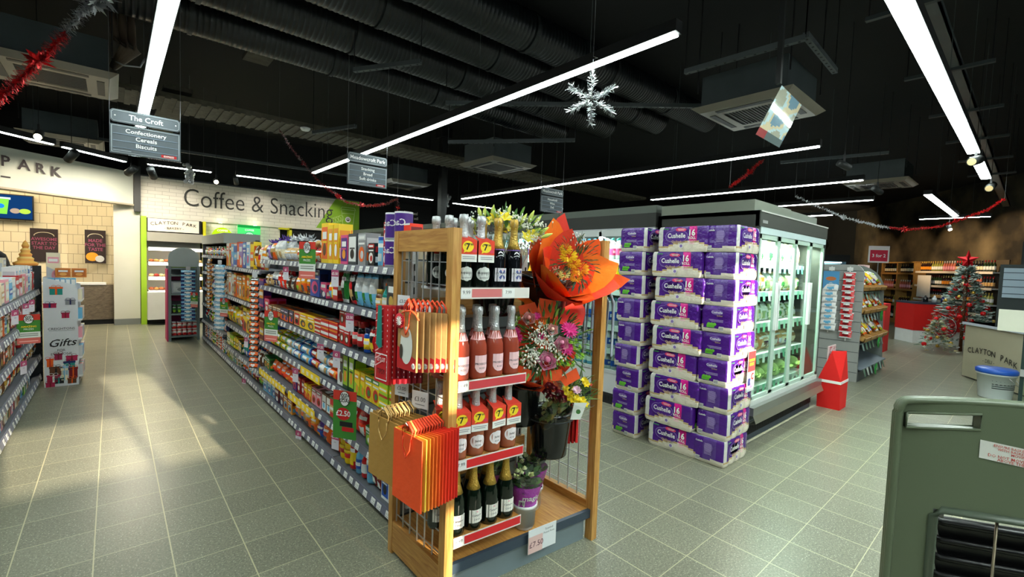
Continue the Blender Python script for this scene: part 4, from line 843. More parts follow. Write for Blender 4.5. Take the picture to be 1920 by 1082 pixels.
F(3, 5, [('snack_tray', 'bag', .16, .16, .09, 'lilac', 'navy', 'cream', 1, 1, 1, 1), ('snack_tray', 'bag', .15, .17, .09, 'tan', 'orange', 'brown', 2, 1, 1, 1), ('snack_tray', 'bag', .15, .19, .09, 'cream', 'silver', 'tan', 0, 2, 2, 1), ('cake_tray', 'bag', .18, .12, .09, 'silver', 'tan', 'white', 0, 2, 1, 1)])
F(3, 4, [('sweet_bag', 'bag', .13, .12, .06, 'tan', 'brown', 'cream', 1, 2, 2, 1), ('sweet_bag', 'bag', .12, .15, .06, 'navy', 'silver', 'tan', 0, 2, 2, 1), ('sweet_bag', 'bag', .14, .17, .06, 'scarlet', 'red', 'silver', 0, 2, 2, 1), ('sweet_bag', 'bag', .14, .13, .06, 'brown', 'dgrey', 'cream', 1, 2, 2, 1)])
F(3, 3, [('cereal_bar_box', 'box', .16, .15, .08, 'pink', 'red', 'white', 1, 1, 2, 1), ('cereal_bar_box', 'box', .14, .10, .08, 'brown', 'tan', 'orange', 0, 3, 2, 1), ('cereal_bar_box', 'box', .13, .11, .08, 'dgrey', 'orange', 'purple', 2, 3, 2, 1)])
F(3, 2, [('biscuit_packet', 'box', .13, .16, .08, 'blue', 'amber', 'white', 0, 2, 2, 1), ('biscuit_roll', 'roll', .20, .07, .07, 'yellow', 'lime', 'orange', 0, 1, 3, 2), ('biscuit_roll', 'roll', .20, .07, .07, 'lime', 'yellow', 'green', 1, 2, 3, 2), ('biscuit_roll', 'roll', .19, .07, .07, 'sky', 'silver', 'tan', 1, 1, 3, 2)])
F(3, 1, [('soup_packet', 'box', .12, .12, .08, 'green', 'dgreen', 'amber', 0, 2, 2, 1), ('sweet_bag', 'bag', .15, .12, .08, 'scarlet', 'orange', 'red', 0, 3, 3, 1), ('sweet_bag', 'bag', .13, .12, .08, 'orange', 'scarlet', 'amber', 1, 2, 3, 1)])
F(3, 0, [('cracker_box', 'box', .14, .13, .09, 'sky', 'white', 'blue', 0, 3, 2, 1), ('cracker_box', 'box', .13, .13, .09, 'dred', 'navy', 'white', 2, 2, 2, 1), ('cracker_box', 'box', .13, .13, .09, 'amber', 'dred', 'sky', 0, 2, 2, 1)])
CE = [('white', 'amber', 'orange'), ('orange', 'yellow', 'brown'), ('sky', 'lilac', 'white'), ('blue', 'sky', 'white'), ('cream', 'red', 'amber'), ('yellow', 'orange', 'brown'), ('purple', 'amber', 'pink'), ('white', 'sky', 'pink'), ('amber', 'brown', 'white'), ('lime', 'green', 'yellow')]
def crow(noun, kind, w_, h, d, cols, nf=1, nd=1, st=1): return [(noun, kind, w_, h+rnd.choice([-.012, 0, .01]), d, *c, rnd.randrange(3 if kind != 'box' else 4), nf, nd, st) for c in cols]
F(4, 4, crow('cereal_box', 'box', .17, .30, .08, [CE[3], CE[7], CE[5]], 1)+crow('cereal_bag', 'bag', .15, .26, .08, [CE[8], CE[4], ('white', 'amber', 'red')]))
F(5, 4, crow('cereal_box', 'box', .17, .31, .08, [CE[0], CE[1], CE[2], CE[3], ('orange', 'white', 'red'), ('lilac', 'orange', 'white')]))
F(4, 3, crow('cereal_box', 'box', .16, .30, .08, [('amber', 'orange', 'brown'), CE[5], CE[9], ('yellow', 'white', 'purple'), ('navy', 'silver', 'sky'), CE[6]]))
F(5, 3, crow('cereal_box', 'box', .16, .30, .08, [('tan', 'brown', 'white'), CE[0], ('cream', 'white', 'brown'), CE[1], ('amber', 'grey', 'red'), CE[8]]))
F(4, 2, crow('cereal_box', 'box', .19, .28, .08, [('yellow', 'red', 'brown'), ('yellow', 'tan', 'brown'), ('red', 'yellow', 'amber')], 1)+crow('cereal_box', 'box', .16, .24, .08, [('scarlet', 'amber', 'white'), ('dred', 'yellow', 'tan')]))
F(5, 2, crow('snack_bag', 'bag', .17, .22, .09, [('yellow', 'amber', 'dgrey'), ('amber', 'yellow', 'brown'), ('yellow', 'lime', 'brown'), ('tan', 'yellow', 'dgrey'), ('amber', 'red', 'white')], 1, 2))
F(4, 1, crow('snack_bag', 'bag', .14, .18, .08, [('teal', 'blue', 'white'), ('blue', 'green', 'white'), ('navy', 'orange', 'sky'), ('brown', 'white', 'navy')], 2, 2))
F(5, 1, crow('rice_packet', 'box', .11, .16, .08, [('cream', 'green', 'yellow'), ('lime', 'yellow', 'brown'), ('yellow', 'brown', 'green'), ('dgreen', 'amber', 'cream')], 2, 2))
F(4, 0, crow('snack_bag', 'bag', .14, .12, .08, [('orange', 'pink', 'white'), ('sky', 'tan', 'orange'), ('dred', 'rose', 'amber'), ('lime', 'tan', 'green')], 2, 1))
F(5, 0, crow('stock_packet', 'box', .10, .11, .08, [('green', 'yellow', 'brown'), ('cream', 'lime', 'dgreen'), ('grey', 'green', 'sky'), ('white', 'amber', 'green')], 2, 1))
SM = [('dred', 'cream', 'red'), ('brown', 'amber', 'cream'), ('red', 'green', 'white'), ('amber', 'red', 'white'), ('green', 'white', 'lime'), ('cream', 'green', 'tan'), ('navy', 'white', 'sky'), ('orange', 'brown', 'white'), ('rose', 'red', 'cream'), ('tan', 'dgreen', 'white'), ('blue', 'silver', 'white'), ('lime', 'dgreen', 'yellow')]
NN = {5: ('preserve_jar', 'jar', .075, .13), 4: ('preserve_jar', 'jar', .075, .12), 3: ('sauce_bottle', 'bottle', .07, .20), 2: ('sauce_bottle', 'bottle', .075, .19), 1: ('crisp_bag', 'bag', .14, .19), 0: ('food_can', 'can', .075, .11)}
for i in (6, 7):
    for k in range(6):
        no, kd, w_, h = NN[k]; cs = SM[:]; rnd.shuffle(cs); cs = cs[:7 if kd == 'bag' else 12]
        F(i, k, crow(no, kd, w_, h, min(w_, .08), cs, 1, 1, 2 if k == 0 else 1))
# chocolate tubes on the top shelf, next to the oak frame
for j, (y, cc, nm) in enumerate(((2.50, ('purple', 'navy', 'gold'), 'purple'), (2.385, ('brown', 'gold', 'purple'), 'brown and gold'))):
    for s_ in range(2):
        mb = MB('print'); r_ = .052; h = .155; c1 = 'purple' if (j == 0 or s_ == 1) else 'brown'
        mb.lathe([(r_, 0), (r_, .01), (r_, h*.3), (r_, h-.01), (r_, h)], 20, ['silver', c1, c1 if c1 == 'purple' else 'cream', 'silver'])
        def wrp(x, y, r_=r_): a = PI+x/r_*-1-.45; return ((r_+.001)*math.cos(a), (r_+.001)*math.sin(a), y+h*.5)
        mb.text('Cadbury', .052, (0, 0, 0), (1, 0, 0), (0, 0, 1), 'white', bold=.01, warp=lambda x, y: wrp(-x*-1, y)); 
        solo('chocolate_tube', mb, '%s cylindrical chocolate tube %s by the oak frame on the top shelf' % ('purple' if c1 == 'purple' else 'brown and cream', ('lower left' if j == 0 else 'lower right') if s_ == 0 else ('upper left' if j == 0 else 'upper right')), 'tube', (1.25, y, 1.463+s_*(h+.002)))
for s_ in range(2):
    o = link('chocolate_box', pmesh('box', .07, .12, .08, 'scarlet', 'dred', 'white', 3), None, (1.26, 2.29, 1.463+s_*.122), RZ); tag(o, '%s bright red box touching the oak frame on the top shelf' % ('lower', 'upper')[s_], 'box')
# purple foil decorations and top clutter
for k, (y, c, lb) in enumerate(((5.05, 'purple', 'crinkled purple foil bow on top of the third bay packets'), (5.5, 'purple', 'purple foil flower between cereal packs and bows'), (4.75, 'silver', 'silver twisted foil bow above the snack trays'), (4.45, 'silver', 'clear foil bow near the yellow boxes'))):
    mb = MB('foil')
    for i in range(60):
        v = Vector((rnd.gauss(0, 1), rnd.gauss(0, 1), abs(rnd.gauss(0, .6)))).normalized()*rnd.uniform(.03, .085); sd = v.orthogonal().normalized()*.012; p = Vector((rnd.uniform(-.03, .03), rnd.uniform(-.12, .12), 0)); mb.add([tuple(p), tuple(p+v*.6+sd), tuple(p+v), tuple(p+v*.6-sd)], [(0, 1, 2, 3)], C(c))
    solo('foil_bow', mb, lb, 'bow', (1.36, y, 1.66 if k != 1 else 1.64))
for yy in (3.7, 4.05):
    mb = MB('film')
    for i in range(14): mb.blob((rnd.uniform(-.03, .03), -.16+.024*i, .02+rnd.uniform(0, .02)), .03, .018, .03, rnd.choice(['cream', 'silver', 'tan']), 6, 5, .15)
    solo('nut_net', mb, 'pale twisted net of wrapped sweets lying on the orange trays, %s' % ('nearer the yellow boxes' if yy < 3.9 else 'further along'), 'sweets', (1.32, yy, 1.585))
# clip strips
def clip_strip(x, y, z1, n, dz, w_, c1, c2, c3, lb, itemlb, ang):
    r = root('clip_strip', lb, 'clip strip', (x, y, 0), ang); mb = MB('plastic'); mb.box(-.012, 0, z1-n*dz, .012, .003, z1+.06, 'white'); mb.box(-.03, -.004, z1, .03, 0, z1+.06, 'silver'); part('hanger', mb, r)
    me = pmesh('bag', w_, dz*1.35, .035, c1, c2, c3, 0)
    c, s_ = math.cos(ang), math.sin(ang)
    for i in range(n):
        o = link('hanging_packet', me, None, (x+s_*.022, y-c*.022, z1-(i+1)*dz-.02)); o.rotation_euler = (-.35, 0, ang+rnd.uniform(-.1, .1)); tag(o, itemlb+', %s from top' % nth(i), 'packet', itemlb)
clip_strip(1.12, 5.36, 1.27, 15, .062, .10, 'orange', 'black', 'white', 'clip strip hanging from the gondola between cereals and sweets', 'orange and black packet on the clip strip by the cereal boxes', -.9)
clip_strip(1.10, 7.30, 1.36, 14, .062, .16, 'silver', 'sky', 'white', 'clip strip hanging before the fifth bay of the long gondola', 'pale blue-white packet on the strip by the small jars', -.9)
clip_strip(.93, 9.1, 1.22, 13, .062, .20, 'navy', 'sky', 'white', 'clip strip hanging at the grey arched display stand', 'blue and white striped packet on the strip by the arched stand', -.2)
clip_strip(1.12, 8.3, 1.42, 12, .06, .08, 'brown', 'amber', 'white', 'thin clip strip at the farthest small jars', 'small brown packet on the thin strip by the far jars', -.9)
# promo cards and price flags
promo_card((1.10, 3.60, 1.34), -1.05, 'green promotion card with red top on the upper shelf under the yellow boxes', 1.02)
promo_card((1.10, 4.62, .71), -1.05, 'green promotion card with red top hanging above the lime biscuit rolls', 1.05)
promo_card((1.06, 2.72, .40), -1.0, 'dark green promotion card with red price disc beside the red tea packets', 1.10, '£2.50')
promo_card((1.10, 7.0, .68), -1.05, 'green promotion card with red top beside the pale clip strip', .9)
promo_card((1.0, 9.0, .62), -.9, 'small distant promotion card by the blue striped clip strip', .9)
for (y, z, t, lb) in ((4.33, 1.41, '£1', 'pink price flag on the top rail where third and second bays meet'), (3.15, 1.42, '£5.50', 'pink price flag on the top rail near the silver gift box'), (2.88, 1.15, '£3.50', 'large pink price flag on the rail below the coffee pouches'), (3.42, .87, '£1.25', 'pink price flag on the left of two below the red cake boxes'),
        (3.10, .87, '£2', 'pink price flag on the right of two below the coffee boxes'), (4.02, .57, '£1', 'pink price flag below the pale biscuit rolls'), (3.10, .30, '£1.50', 'pink price flag below the narrow biscuit packets'), (3.92, .07, '£1', 'pink price flag touching the floor edge below the pasta bags'), (5.9, .56, '£2', 'pale price flag below the cereal shelf of the fourth bay'), (6.0, .06, '£1', 'price flag at the bottom rail of the fourth bay')):
    price_flag((1.145, y, z), -1.2, lb, t)
for (y0, y1, z, lb) in ((4.35, 5.30, .30, 'long yellow offer strip along the third bay rail'), (3.55, 4.25, .30, 'long yellow offer strip along the second bay rail'), (3.45, 3.9, .59, 'short yellow offer strip below the biscuit rolls')):
    mb = MB('card'); mb.box(0, y0, z-.035, .002, y1, z+.028, 'yellow')
    for i in range(int((y1-y0)/.11)): mb.box(-.001, y0+.03+.11*i, z-.02, 0, y0+.08+.11*i, z+.01, 'cream')
    solo('offer_strip', mb, lb, 'strip', (1.150, 0, 0))
# back-to-back other side of the gondola
for i in range(5):
    mb = MB('paint'); 
    for z in (.1, .42, .74, 1.06, 1.35): mb.box(1.625, 2.2+1.42*i, z, 1.96, 3.6+1.42*i, z+.025, (92, 96, 102))
    mb.box(1.625, 2.2+1.42*i, 0, 1.64, 3.6+1.42*i, 1.46, (70, 74, 78)); solo('rear_shelving_bay', mb, 'grey empty rear shelving behind the long gondola, section %s' % ('nearest the oak display', 'second along', 'in the middle', 'second from the far end', 'at the far end')[i], 'shelving')

# ------------------------------------------------------------------ left gondola (faces +x)
LX = -.625; LV = [.085, .31, .56, .79, 1.04]
GL = {}
for i, (y0, y1) in enumerate(((3.85, 5.0), (5.0, 6.15), (6.15, 7.3))):
    GL[i] = Gondola((LX, (y0+y1)/2, 0), PI/2, y1-y0, LV, 'left aisle shelving bay %s' % ('at the frame edge', 'in the middle', 'ending beside the gift stand')[i], top=1.2, strip_h=.05, labcol=(120, 122, 140))
mb = MB('paint'); mb.box(-1.08, 7.3, 0, -.60, 7.33, 1.3, (52, 58, 62))
for i in range(24): mb.box(-.61, 7.295, .04+.05*i, -.60, 7.30, .06+.05*i, 'black')
solo('gondola_end_panel', mb, 'dark slotted end panel of the left shelving beside the gift stand', 'panel')
LC = [('red', 'white', 'cream'), ('brown', 'tan', 'gold'), ('cream', 'tan', 'brown'), ('orange', 'brown', 'white'), ('dred', 'cream', 'silver'), ('purple', 'rose', 'white'), ('tan', 'cream', 'green'), ('navy', 'red', 'white'), ('dgreen', 'lime', 'white'), ('sky', 'blue', 'white'), ('gold', 'brown', 'cream'), ('rose', 'dred', 'white')]
LN = [('juice_carton', 'box', .085, .18, .08), ('cracker_packet', 'bag', .12, .19, .07), ('chocolate_packet', 'box', .085, .17, .07), ('biscuit_box', 'box', .12, .16, .08), ('gift_carton', 'box', .17, .18, .1)]
for i in range(3):
    for k in range(5):
        no, kd, w_, h, d = LN[k]; cs = LC[:]; rnd.shuffle(cs)
        if k in (1, 2): cs = [('brown', 'gold', 'cream'), ('dred', 'black', 'gold'), ('navy', 'gold', 'white'), ('black', 'orange', 'tan'), ('red', 'dgrey', 'cream'), ('brown', 'orange', 'white'), ('dgreen', 'gold', 'cream'), ('tan', 'dred', 'white')]; rnd.shuffle(cs)
        if k == 0 and i == 2: cs = [('sky', 'blue', 'white'), ('green', 'lime', 'white'), ('teal', 'green', 'white'), ('yellow', 'cream', 'blue'), ('tan', 'sky', 'white'), ('dgreen', 'white', 'sky')]
        if k == 4: cs = [('red', 'rose', 'white'), ('cream', 'tan', 'grey'), ('rose', 'cream', 'white'), ('sky', 'blue', 'white'), ('white', 'silver', 'cream'), ('red', 'grey', 'white')]
        if k == 3 and i < 2: cs = [('orange', 'scarlet', 'brown')]*1+cs
        w = '%s shelf, left shelving, %s' % (ORD[k] if k < 4 else 'top', ('frame-edge part', 'middle part', 'gift-stand part')[i])
        GL[i].fill(k, crow(no, kd, w_, h, d, cs, 1, 1 if k > 1 else 2), w, 'groceries on the '+w)
promo_card((-.555, 5.75, .66), .15, 'green promotion card with red top on the left aisle shelving', .95)
for (y, z, lb) in ((5.3, 1.0, 'pink price flag hanging from the left shelving top rail, nearest the frame edge'), (5.9, 1.0, 'pink price flag hanging from the left shelving top rail, middle one'), (6.3, 1.0, 'pink price flag hanging from the left shelving top rail, by the end panel'), (5.7, .52, 'price flag on the middle rail of the left shelving')):
    price_flag((-.585, y, z), 1.1, lb, '£4')
# white cartons standing on the top of the left shelving
for k in range(5):
    mb = p_box(.07, .26, .09, 'white', 'silver', 'sky', 2); solo('white_carton', mb, 'slim white carton in the row of white cartons on the left shelving top, %s' % ('leftmost', 'second', 'middle', 'fourth', 'rightmost')[k], 'carton', (-.72, 6.25+.19*k, 1.05), PI/2)
for k, (y, c, c2, h) in enumerate(((4.7, 'purple', 'lilac', .20), (5.0, 'silver', 'grey', .19), (7.12, 'white', 'blue', .26), (6.85, 'cream', 'silver', .34))):
    mb = p_box(.16, h, .08, c, c2, 'white', 0); solo('gift_carton', mb, 'tall %s carton behind the top row of the left shelving' % ('purple', 'grey-green', 'white and blue', 'slim cream')[k], 'carton', (-.86 if k != 2 else -.70, y, 1.045), PI/2)
# light-up cone ornament
r = root('cone_ornament', 'small glowing stepped golden cone standing on the left shelving', 'ornament', (-.70, 7.12, 1.306)); mb = MB('petal')
mb.lathe([(.09, 0), (.10, .025), (.06, .05), (.065, .075), (.045, .095), (.052, .12), (.034, .14), (.04, .165), (.022, .185), (.03, .21), (.015, .25), (0, .27)], 14, [(240, 150, 60), (250, 190, 90), (245, 170, 80), (252, 210, 120)]*3); part('cone', mb, r)

# gift stand
r = root('gift_stand', 'white cardboard floor stand printed Gifts for everyone with parcels', 'display stand', (-.56, 6.93, 0), -.02); mb = MB('card')
mb.add([(0, 0, 0), (.27, 0, 0), (.27, 0, 1.10), (0, 0, 1.19), (0, .40, 0), (.27, .40, 0), (.27, .40, 1.10), (0, .40, 1.19)], [(0, 1, 2, 3), (5, 4, 7, 6), (0, 3, 7, 4)], C((214, 216, 220))); mb.box(.26, 0, 0, .27, .4, .02, 'white')
mb.add([(0, .01, 1.08), (.27, .01, 1.04), (.27, .4, 1.04), (0, .4, 1.08)], [(0, 1, 2, 3)], C('sky')); part('body', mb, r)
mb = MB('card'); o_ = (0, -.002, 0)
def gift(x, z, w_, h, c, c2):
    mb.rect(o_, X, Zu, x, z, x+w_, z+h, c); mb.rect((0, -.003, 0), X, Zu, x+w_*.42, z, x+w_*.58, z+h, c2); mb.rect((0, -.003, 0), X, Zu, x-.004, z+h*.78, x+w_+.004, z+h, c2 if c == 'teal' else c)
    for s_ in (-1, 1): ringp = [(x+w_/2+s_*.018*(1-math.cos(a)), -.004, z+h+.014*math.sin(a)+.006) for a in [2*PI*i/8 for i in range(9)]]; mb.tube(ringp, .0018, c2, 3)
for g_ in ((.05, 1.0, .10, .085, 'teal', 'orange'), (0.0, .86, .1, .05, (170, 20, 70), 'navy'), (.17, .89, .08, .055, 'grey', 'navy'), (.14, .745, .06, .06, (170, 20, 70), 'dred'), (.08, .29, .06, .07, (150, 20, 70), 'dred'), (.17, .27, .09, .06, (180, 30, 80), 'dred'), (.02, .22, .05, .09, 'orange', 'red'), (.15, .17, .09, .1, 'teal', 'navy'),
    (.04, .12, .1, .1, 'brown', 'black'), (.02, .05, .1, .08, (160, 20, 60), 'white'), (.13, .06, .05, .14, 'cream', 'sky'), (.19, .08, .07, .12, 'dred', 'orange'), (.07, .03, .08, .06, 'black', 'teal'), (.18, .02, .07, .06, 'brown', 'orange'), (.01, 0.0, .07, .05, (170, 20, 70), 'dred'), (.14, .12, .04, .1, 'sky', 'white')): gift(*g_)
mb.text('CREIGHTONS', .034, (.138, -.004, .62), X, Zu, (60, 60, 64)); mb.beam((.04, -.004, .61), (.24, -.004, .61), .002, .002, 'dgrey'); mb.text('Gifts', .115, (.14, -.005, .44), (1, 0, .06), (.28, 0, 1), (20, 20, 22), bold=.01); mb.text('FOR', .034, (.135, -.004, .385), X, Zu, (60, 60, 64)); mb.text('EVERYONE', .034, (.135, -.004, .345), X, Zu, (60, 60, 64)); part('printed_front', mb, r)
mb = MB('print')
for k in range(5):
    z = .1+.21*k; mb.box(.262, .02, z-.02, .30, .38, z, 'white')
    for j in range(7): mb.box(.268, .03+.05*j, z, .30, .07+.05*j, z+.12, rnd.choice(['cream', 'sky', 'rose', 'silver']))
part('side_tray', mb, r)
for k in range(6):
    mb = p_box(.036, .16, .05, 'sky', 'white', 'silver', 1); solo('blue_carton', mb, 'slim light blue carton on the gift stand top, %s in the row' % nth(k), 'carton', (-.535+.042*k, 7.0, 1.02), -.02, group='blue cartons on the gift stand')
for k in range(2):
    mb = p_box(.125, .10, .12, (216, 130, 50), (190, 100, 30), (230, 160, 80), 1); solo('orange_gift_box', mb, '%s of the two orange gift boxes on the white stand' % ('left', 'right')[k], 'box', (-.42+.13*k, 7.22, 1.18), .05)
mb = p_box(.11, .34, .06, 'cream', 'silver', 'rose', 2); solo('slim_carton', mb, 'tall slim cream carton standing left on the gift stand', 'carton', (-.50, 7.26, 1.11), .05)

# arched drinks display at the end
r = root('arched_display_stand', 'grey display stand with rounded head and magenta side at the end of the aisle', 'display stand', (.70, 9.55, 0)); mb = MB('paint'); gc = (122, 134, 136)
pts = [(.0, -.01, 1.26), (.0, -.01, 1.40)]+[(.215-.215*math.cos(a), -.01, 1.42+.17*math.sin(a)) for a in [PI*i/12 for i in range(13)]]+[(.43, -.01, 1.26)]
n = len(pts); mb.add(pts+[(p[0], .02, p[2]) for p in pts], [tuple(range(n)), tuple(range(2*n-1, n-1, -1))]+[(i, i+n, (i+1) % n+n, (i+1) % n) for i in range(n)], C((176, 186, 186))); part('rounded_header', mb, r)
mb = MB('paint')
for x in (0, .40): mb.box(x, -.02, 0, x+.04, .02, 1.27, gc)
mb.box(0, .36, 0, .44, .38, 1.27, (100, 108, 110)); part('frame', mb, r)
mb = MB('paint'); mb.box(-.015, -.02, 0, 0, .38, 1.22, (190, 30, 100)); part('side_panel', mb, r, 'magenta side panel')
for z in (.06, .44, .78, 1.10, 1.22):
    mb = MB('paint'); mb.box(.04, -.015, z, .40, .36, z+.025, gc); part('shelf', mb, r)
mb = MB('paint'); 
for z in (.30, .66, 1.02): mb.box(.06, .30, z, .38, .35, z+.1, (130, 30, 80))
part('back_graphic', mb, r)
for i in range(5):
    for j in range(2): o = link('drinks_can', pmesh('can', .066, .115, .066, 'red', 'white', 'red', 1), None, (.785+.072*i, 9.6+.08*j, .087+.0)); tag(o, 'red drinks can, %s from left, %s row, bottom shelf of arched stand' % (nth(i), ('front', 'back')[j]), 'can', 'red cans in the arched stand')
for i in range(5):
    for j in range(2): o = link('drinks_can', pmesh('can', .066, .115, .066, 'red', 'silver', 'red', 1), None, (.785+.072*i, 9.6+.08*j, .203)); tag(o, 'upper red drinks can, %s from left, %s row, bottom shelf of arched stand' % (nth(i), ('front', 'back')[j]), 'can', 'upper red cans in the arched stand')
for i, c in enumerate(('black', 'dgreen', 'dgrey', 'lime', 'black')): o = link('energy_can', pmesh('can', .06, .15, .06, c, 'green', 'lime', 1), None, (.785+.07*i, 9.6, .466)); tag(o, 'dark energy drink can on the middle shelf of the arched stand, %s' % ('leftmost', 'second from left', 'centre', 'second from right', 'rightmost')[i], 'can')
mb = p_box(.30, .2, .1, 'silver', 'white', 'grey', 1); solo('shelf_carton', mb, 'pale carton on the fourth shelf of the arched stand', 'carton', (.90, 9.66, .806))
mb = p_box(.34, .10, .12, 'black', 'dgreen', 'lime', 3); solo('drinks_tray', mb, 'dark green tray of drinks on the top shelf of the arched stand', 'tray', (.92, 9.66, 1.247))
# ------------------------------------------------------------------ oak end display with bottles and flowers
def ey(x): return 1.60-.09*(x-1.065)            # front line of the display, slightly skewed to the grid
EA = math.atan(-.09)
r = root('oak_display_stand', 'oak framed end display stand with wire mesh sides holding sparkling wine and flowers', 'display stand')
def post(x0, x1, y0, y1, z0, z1, m, nm='post'):
    mb = MB(m); b = .004
    mb.box(x0, y0, z0, x1, y1, z1, 'tan'); return part(nm, mb, r)
TOP = 1.645
post(1.065, 1.108, 1.598, 1.645, 0, TOP, 'oak_v'); post(1.065, 1.108, 2.085, 2.125, 0, TOP, 'oak_v')
post(1.97, 2.012, 1.518, 1.565, 0, TOP, 'oak_v'); post(1.97, 2.012, 2.02, 2.06, 0, TOP, 'oak_v')
post(1.068, 1.102, 1.645, 2.085, 1.545, TOP, 'oak_y', 'top_rail'); post(1.973, 2.008, 1.565, 2.02, 1.545, TOP, 'oak_y', 'top_rail')
post(1.068, 1.102, 1.645, 2.085, .02, .17, 'oak_y', 'kick_board'); post(1.973, 2.008, 1.565, 2.02, .16, .21, 'oak_y', 'bottom_rail')
post(1.11, 1.97, 2.09, 2.11, 1.21, 1.31, 'oak_x', 'back_rail'); post(1.11, 1.97, 2.09, 2.11, .82, .92, 'oak_x', 'back_rail'); post(1.11, 1.97, 2.08, 2.11, .30, .42, 'oak_x', 'back_rail')
mb = MB('paint'); mb.box(1.11, 2.115, .1, 1.97, 2.13, 1.19, (112, 120, 124))
for k in range(11): mb.box(1.11, 2.11, .16+.095*k, 1.97, 2.116, .17+.095*k, (34, 38, 40))
mb.box(1.11, 2.112, 1.19, 1.97, 2.13, 1.60, (196, 184, 160)); mb.box(1.11, 2.11, 1.385, 1.97, 2.115, 1.395, 'dgrey'); mb.box(1.11, 2.11, 1.50, 1.97, 2.115, 1.51, 'dgrey')
for x in (1.15, 1.92): mb.box(x, 2.095, .2, x+.035, 2.112, 1.56, 'silver'); [mb.box(x+.012, 2.093, .25+.06*k, x+.023, 2.096, .285+.06*k, 'black') for k in range(21)]
part('back_panel', mb, r)
def mesh_side(x, y0, y1, z0, z1):
    mb = MB('metal'); n = 7
    for i in range(n): y = y0+(y1-y0)*i/(n-1); mb.beam((x, y, z0), (x, y, z1), .0055, .0055, 'silver')
    z = z0+.04
    while z < z1: mb.beam((x+.006, y0, z), (x+.006, y1, z), .004, .004, 'silver'); z += .10
    part('wire_mesh', mb, r)
mesh_side(1.085, 1.66, 2.075, .16, 1.55); mesh_side(1.99, 1.58, 2.01, .2, 1.55)
# deck, plinth, edge
mb = MB('oak_y'); mb.add([(1.108, ey(1.108)+.02, .168), (1.97, ey(1.97)+.02, .168), (1.97, 2.1, .168), (1.108, 2.1, .168)], [(0, 1, 2, 3)], C('tan')); part('deck', mb, r)
mb = MB('plastic'); q = [(1.108, ey(1.108)+.015), (1.97, ey(1.97)+.015)]
mb.add([(q[0][0], q[0][1], .125), (q[1][0], q[1][1], .125), (q[1][0], q[1][1], .17), (q[0][0], q[0][1], .17), (q[0][0], q[0][1]+.02, .125), (q[1][0], q[1][1]+.02, .125), (q[1][0], q[1][1]+.02, .17), (q[0][0], q[0][1]+.02, .17)], [(0, 1, 2, 3), (3, 2, 6, 7), (0, 4, 5, 1)], C((52, 66, 80))); part('deck_edge', mb, r)
mb = MB('paint'); mb.add([(1.108, ey(1.108)+.04, 0), (1.95, ey(1.95)+.04, 0), (1.95, ey(1.95)+.04, .15), (1.108, ey(1.108)+.04, .15)], [(0, 1, 2, 3)], C((120, 134, 140))); mb.add([(1.95, ey(1.95)+.04, 0), (1.95, 2.1, 0), (1.95, 2.1, .15), (1.95, ey(1.95)+.04, .15)], [(0, 1, 2, 3)], C((120, 134, 140))); part('plinth', mb, r)
SH = [.298, .642, .99, 1.393]
for k, z in enumerate(SH):
    mb = MB('oak_y' if k < 3 else 'paint'); x0, x1 = 1.109, 1.475
    mb.add([(x0, ey(x0)+.003, z-.02), (x1, ey(x1)+.003, z-.02), (x1, ey(x1)+.33, z-.02), (x0, ey(x0)+.33, z-.02), (x0, ey(x0)+.003, z-.008), (x1, ey(x1)+.003, z-.008), (x1, ey(x1)+.33, z-.008), (x0, ey(x0)+.33, z-.008)], [(0, 3, 2, 1), (4, 5, 6, 7), (0, 1, 5, 4), (1, 2, 6, 5), (2, 3, 7, 6), (3, 0, 4, 7)], C('silver')); sh = part('shelf', mb, r)
    mb = MB('plastic')
    def strp(a, b, z0, z1, c, o=0.): mb.add([(a, ey(a)-o, z0), (b, ey(b)-o, z0), (b, ey(b)-o, z1), (a, ey(a)-o, z1)], [(0, 1, 2, 3)], C(c))
    strp(x0, x1, z-.047, z+.002, (226, 220, 214)); mb.add([(x1, ey(x1), z-.047), (x1, ey(x1)+.01, z-.047), (x1, ey(x1)+.01, z+.002), (x1, ey(x1), z+.002)], [(0, 1, 2, 3)], C('silver'))
    strp(x0, x0+.052, z-.042, z-.002, 'white', .0015); cc = [(214, 40, 46), (214, 40, 46), (208, 70, 78), (206, 110, 116)][k]  # upper strips pinker: sun wash-out put into the red
    if k < 3: strp(x0+.054, x1-.004, z-.040, z-.004, cc, .0012)
    else: strp(x0+.054, x0+.21, z-.040, z-.004, (212, 120, 120), .0012); strp(x0+.215, x0+.28, z-.042, z-.002, 'white', .0015); mb.text('7.99', .02, (x0+.245, ey(x0+.245)-.003, z-.026), (1, -.09, 0), (0, 0, 1), 'dgrey')
    mb.text(('6.99', '7.99', '8.49', '9.99')[k], .022, (x0+.026, ey(x0+.026)-.003, z-.026), (1, -.09, 0), (0, 0, 1), 'dgrey'); mb.box(x0, ey(x0)-.004, z+.001, x0+.001, ey(x0), z+.002, 'white'); part('price_rail', mb, sh)
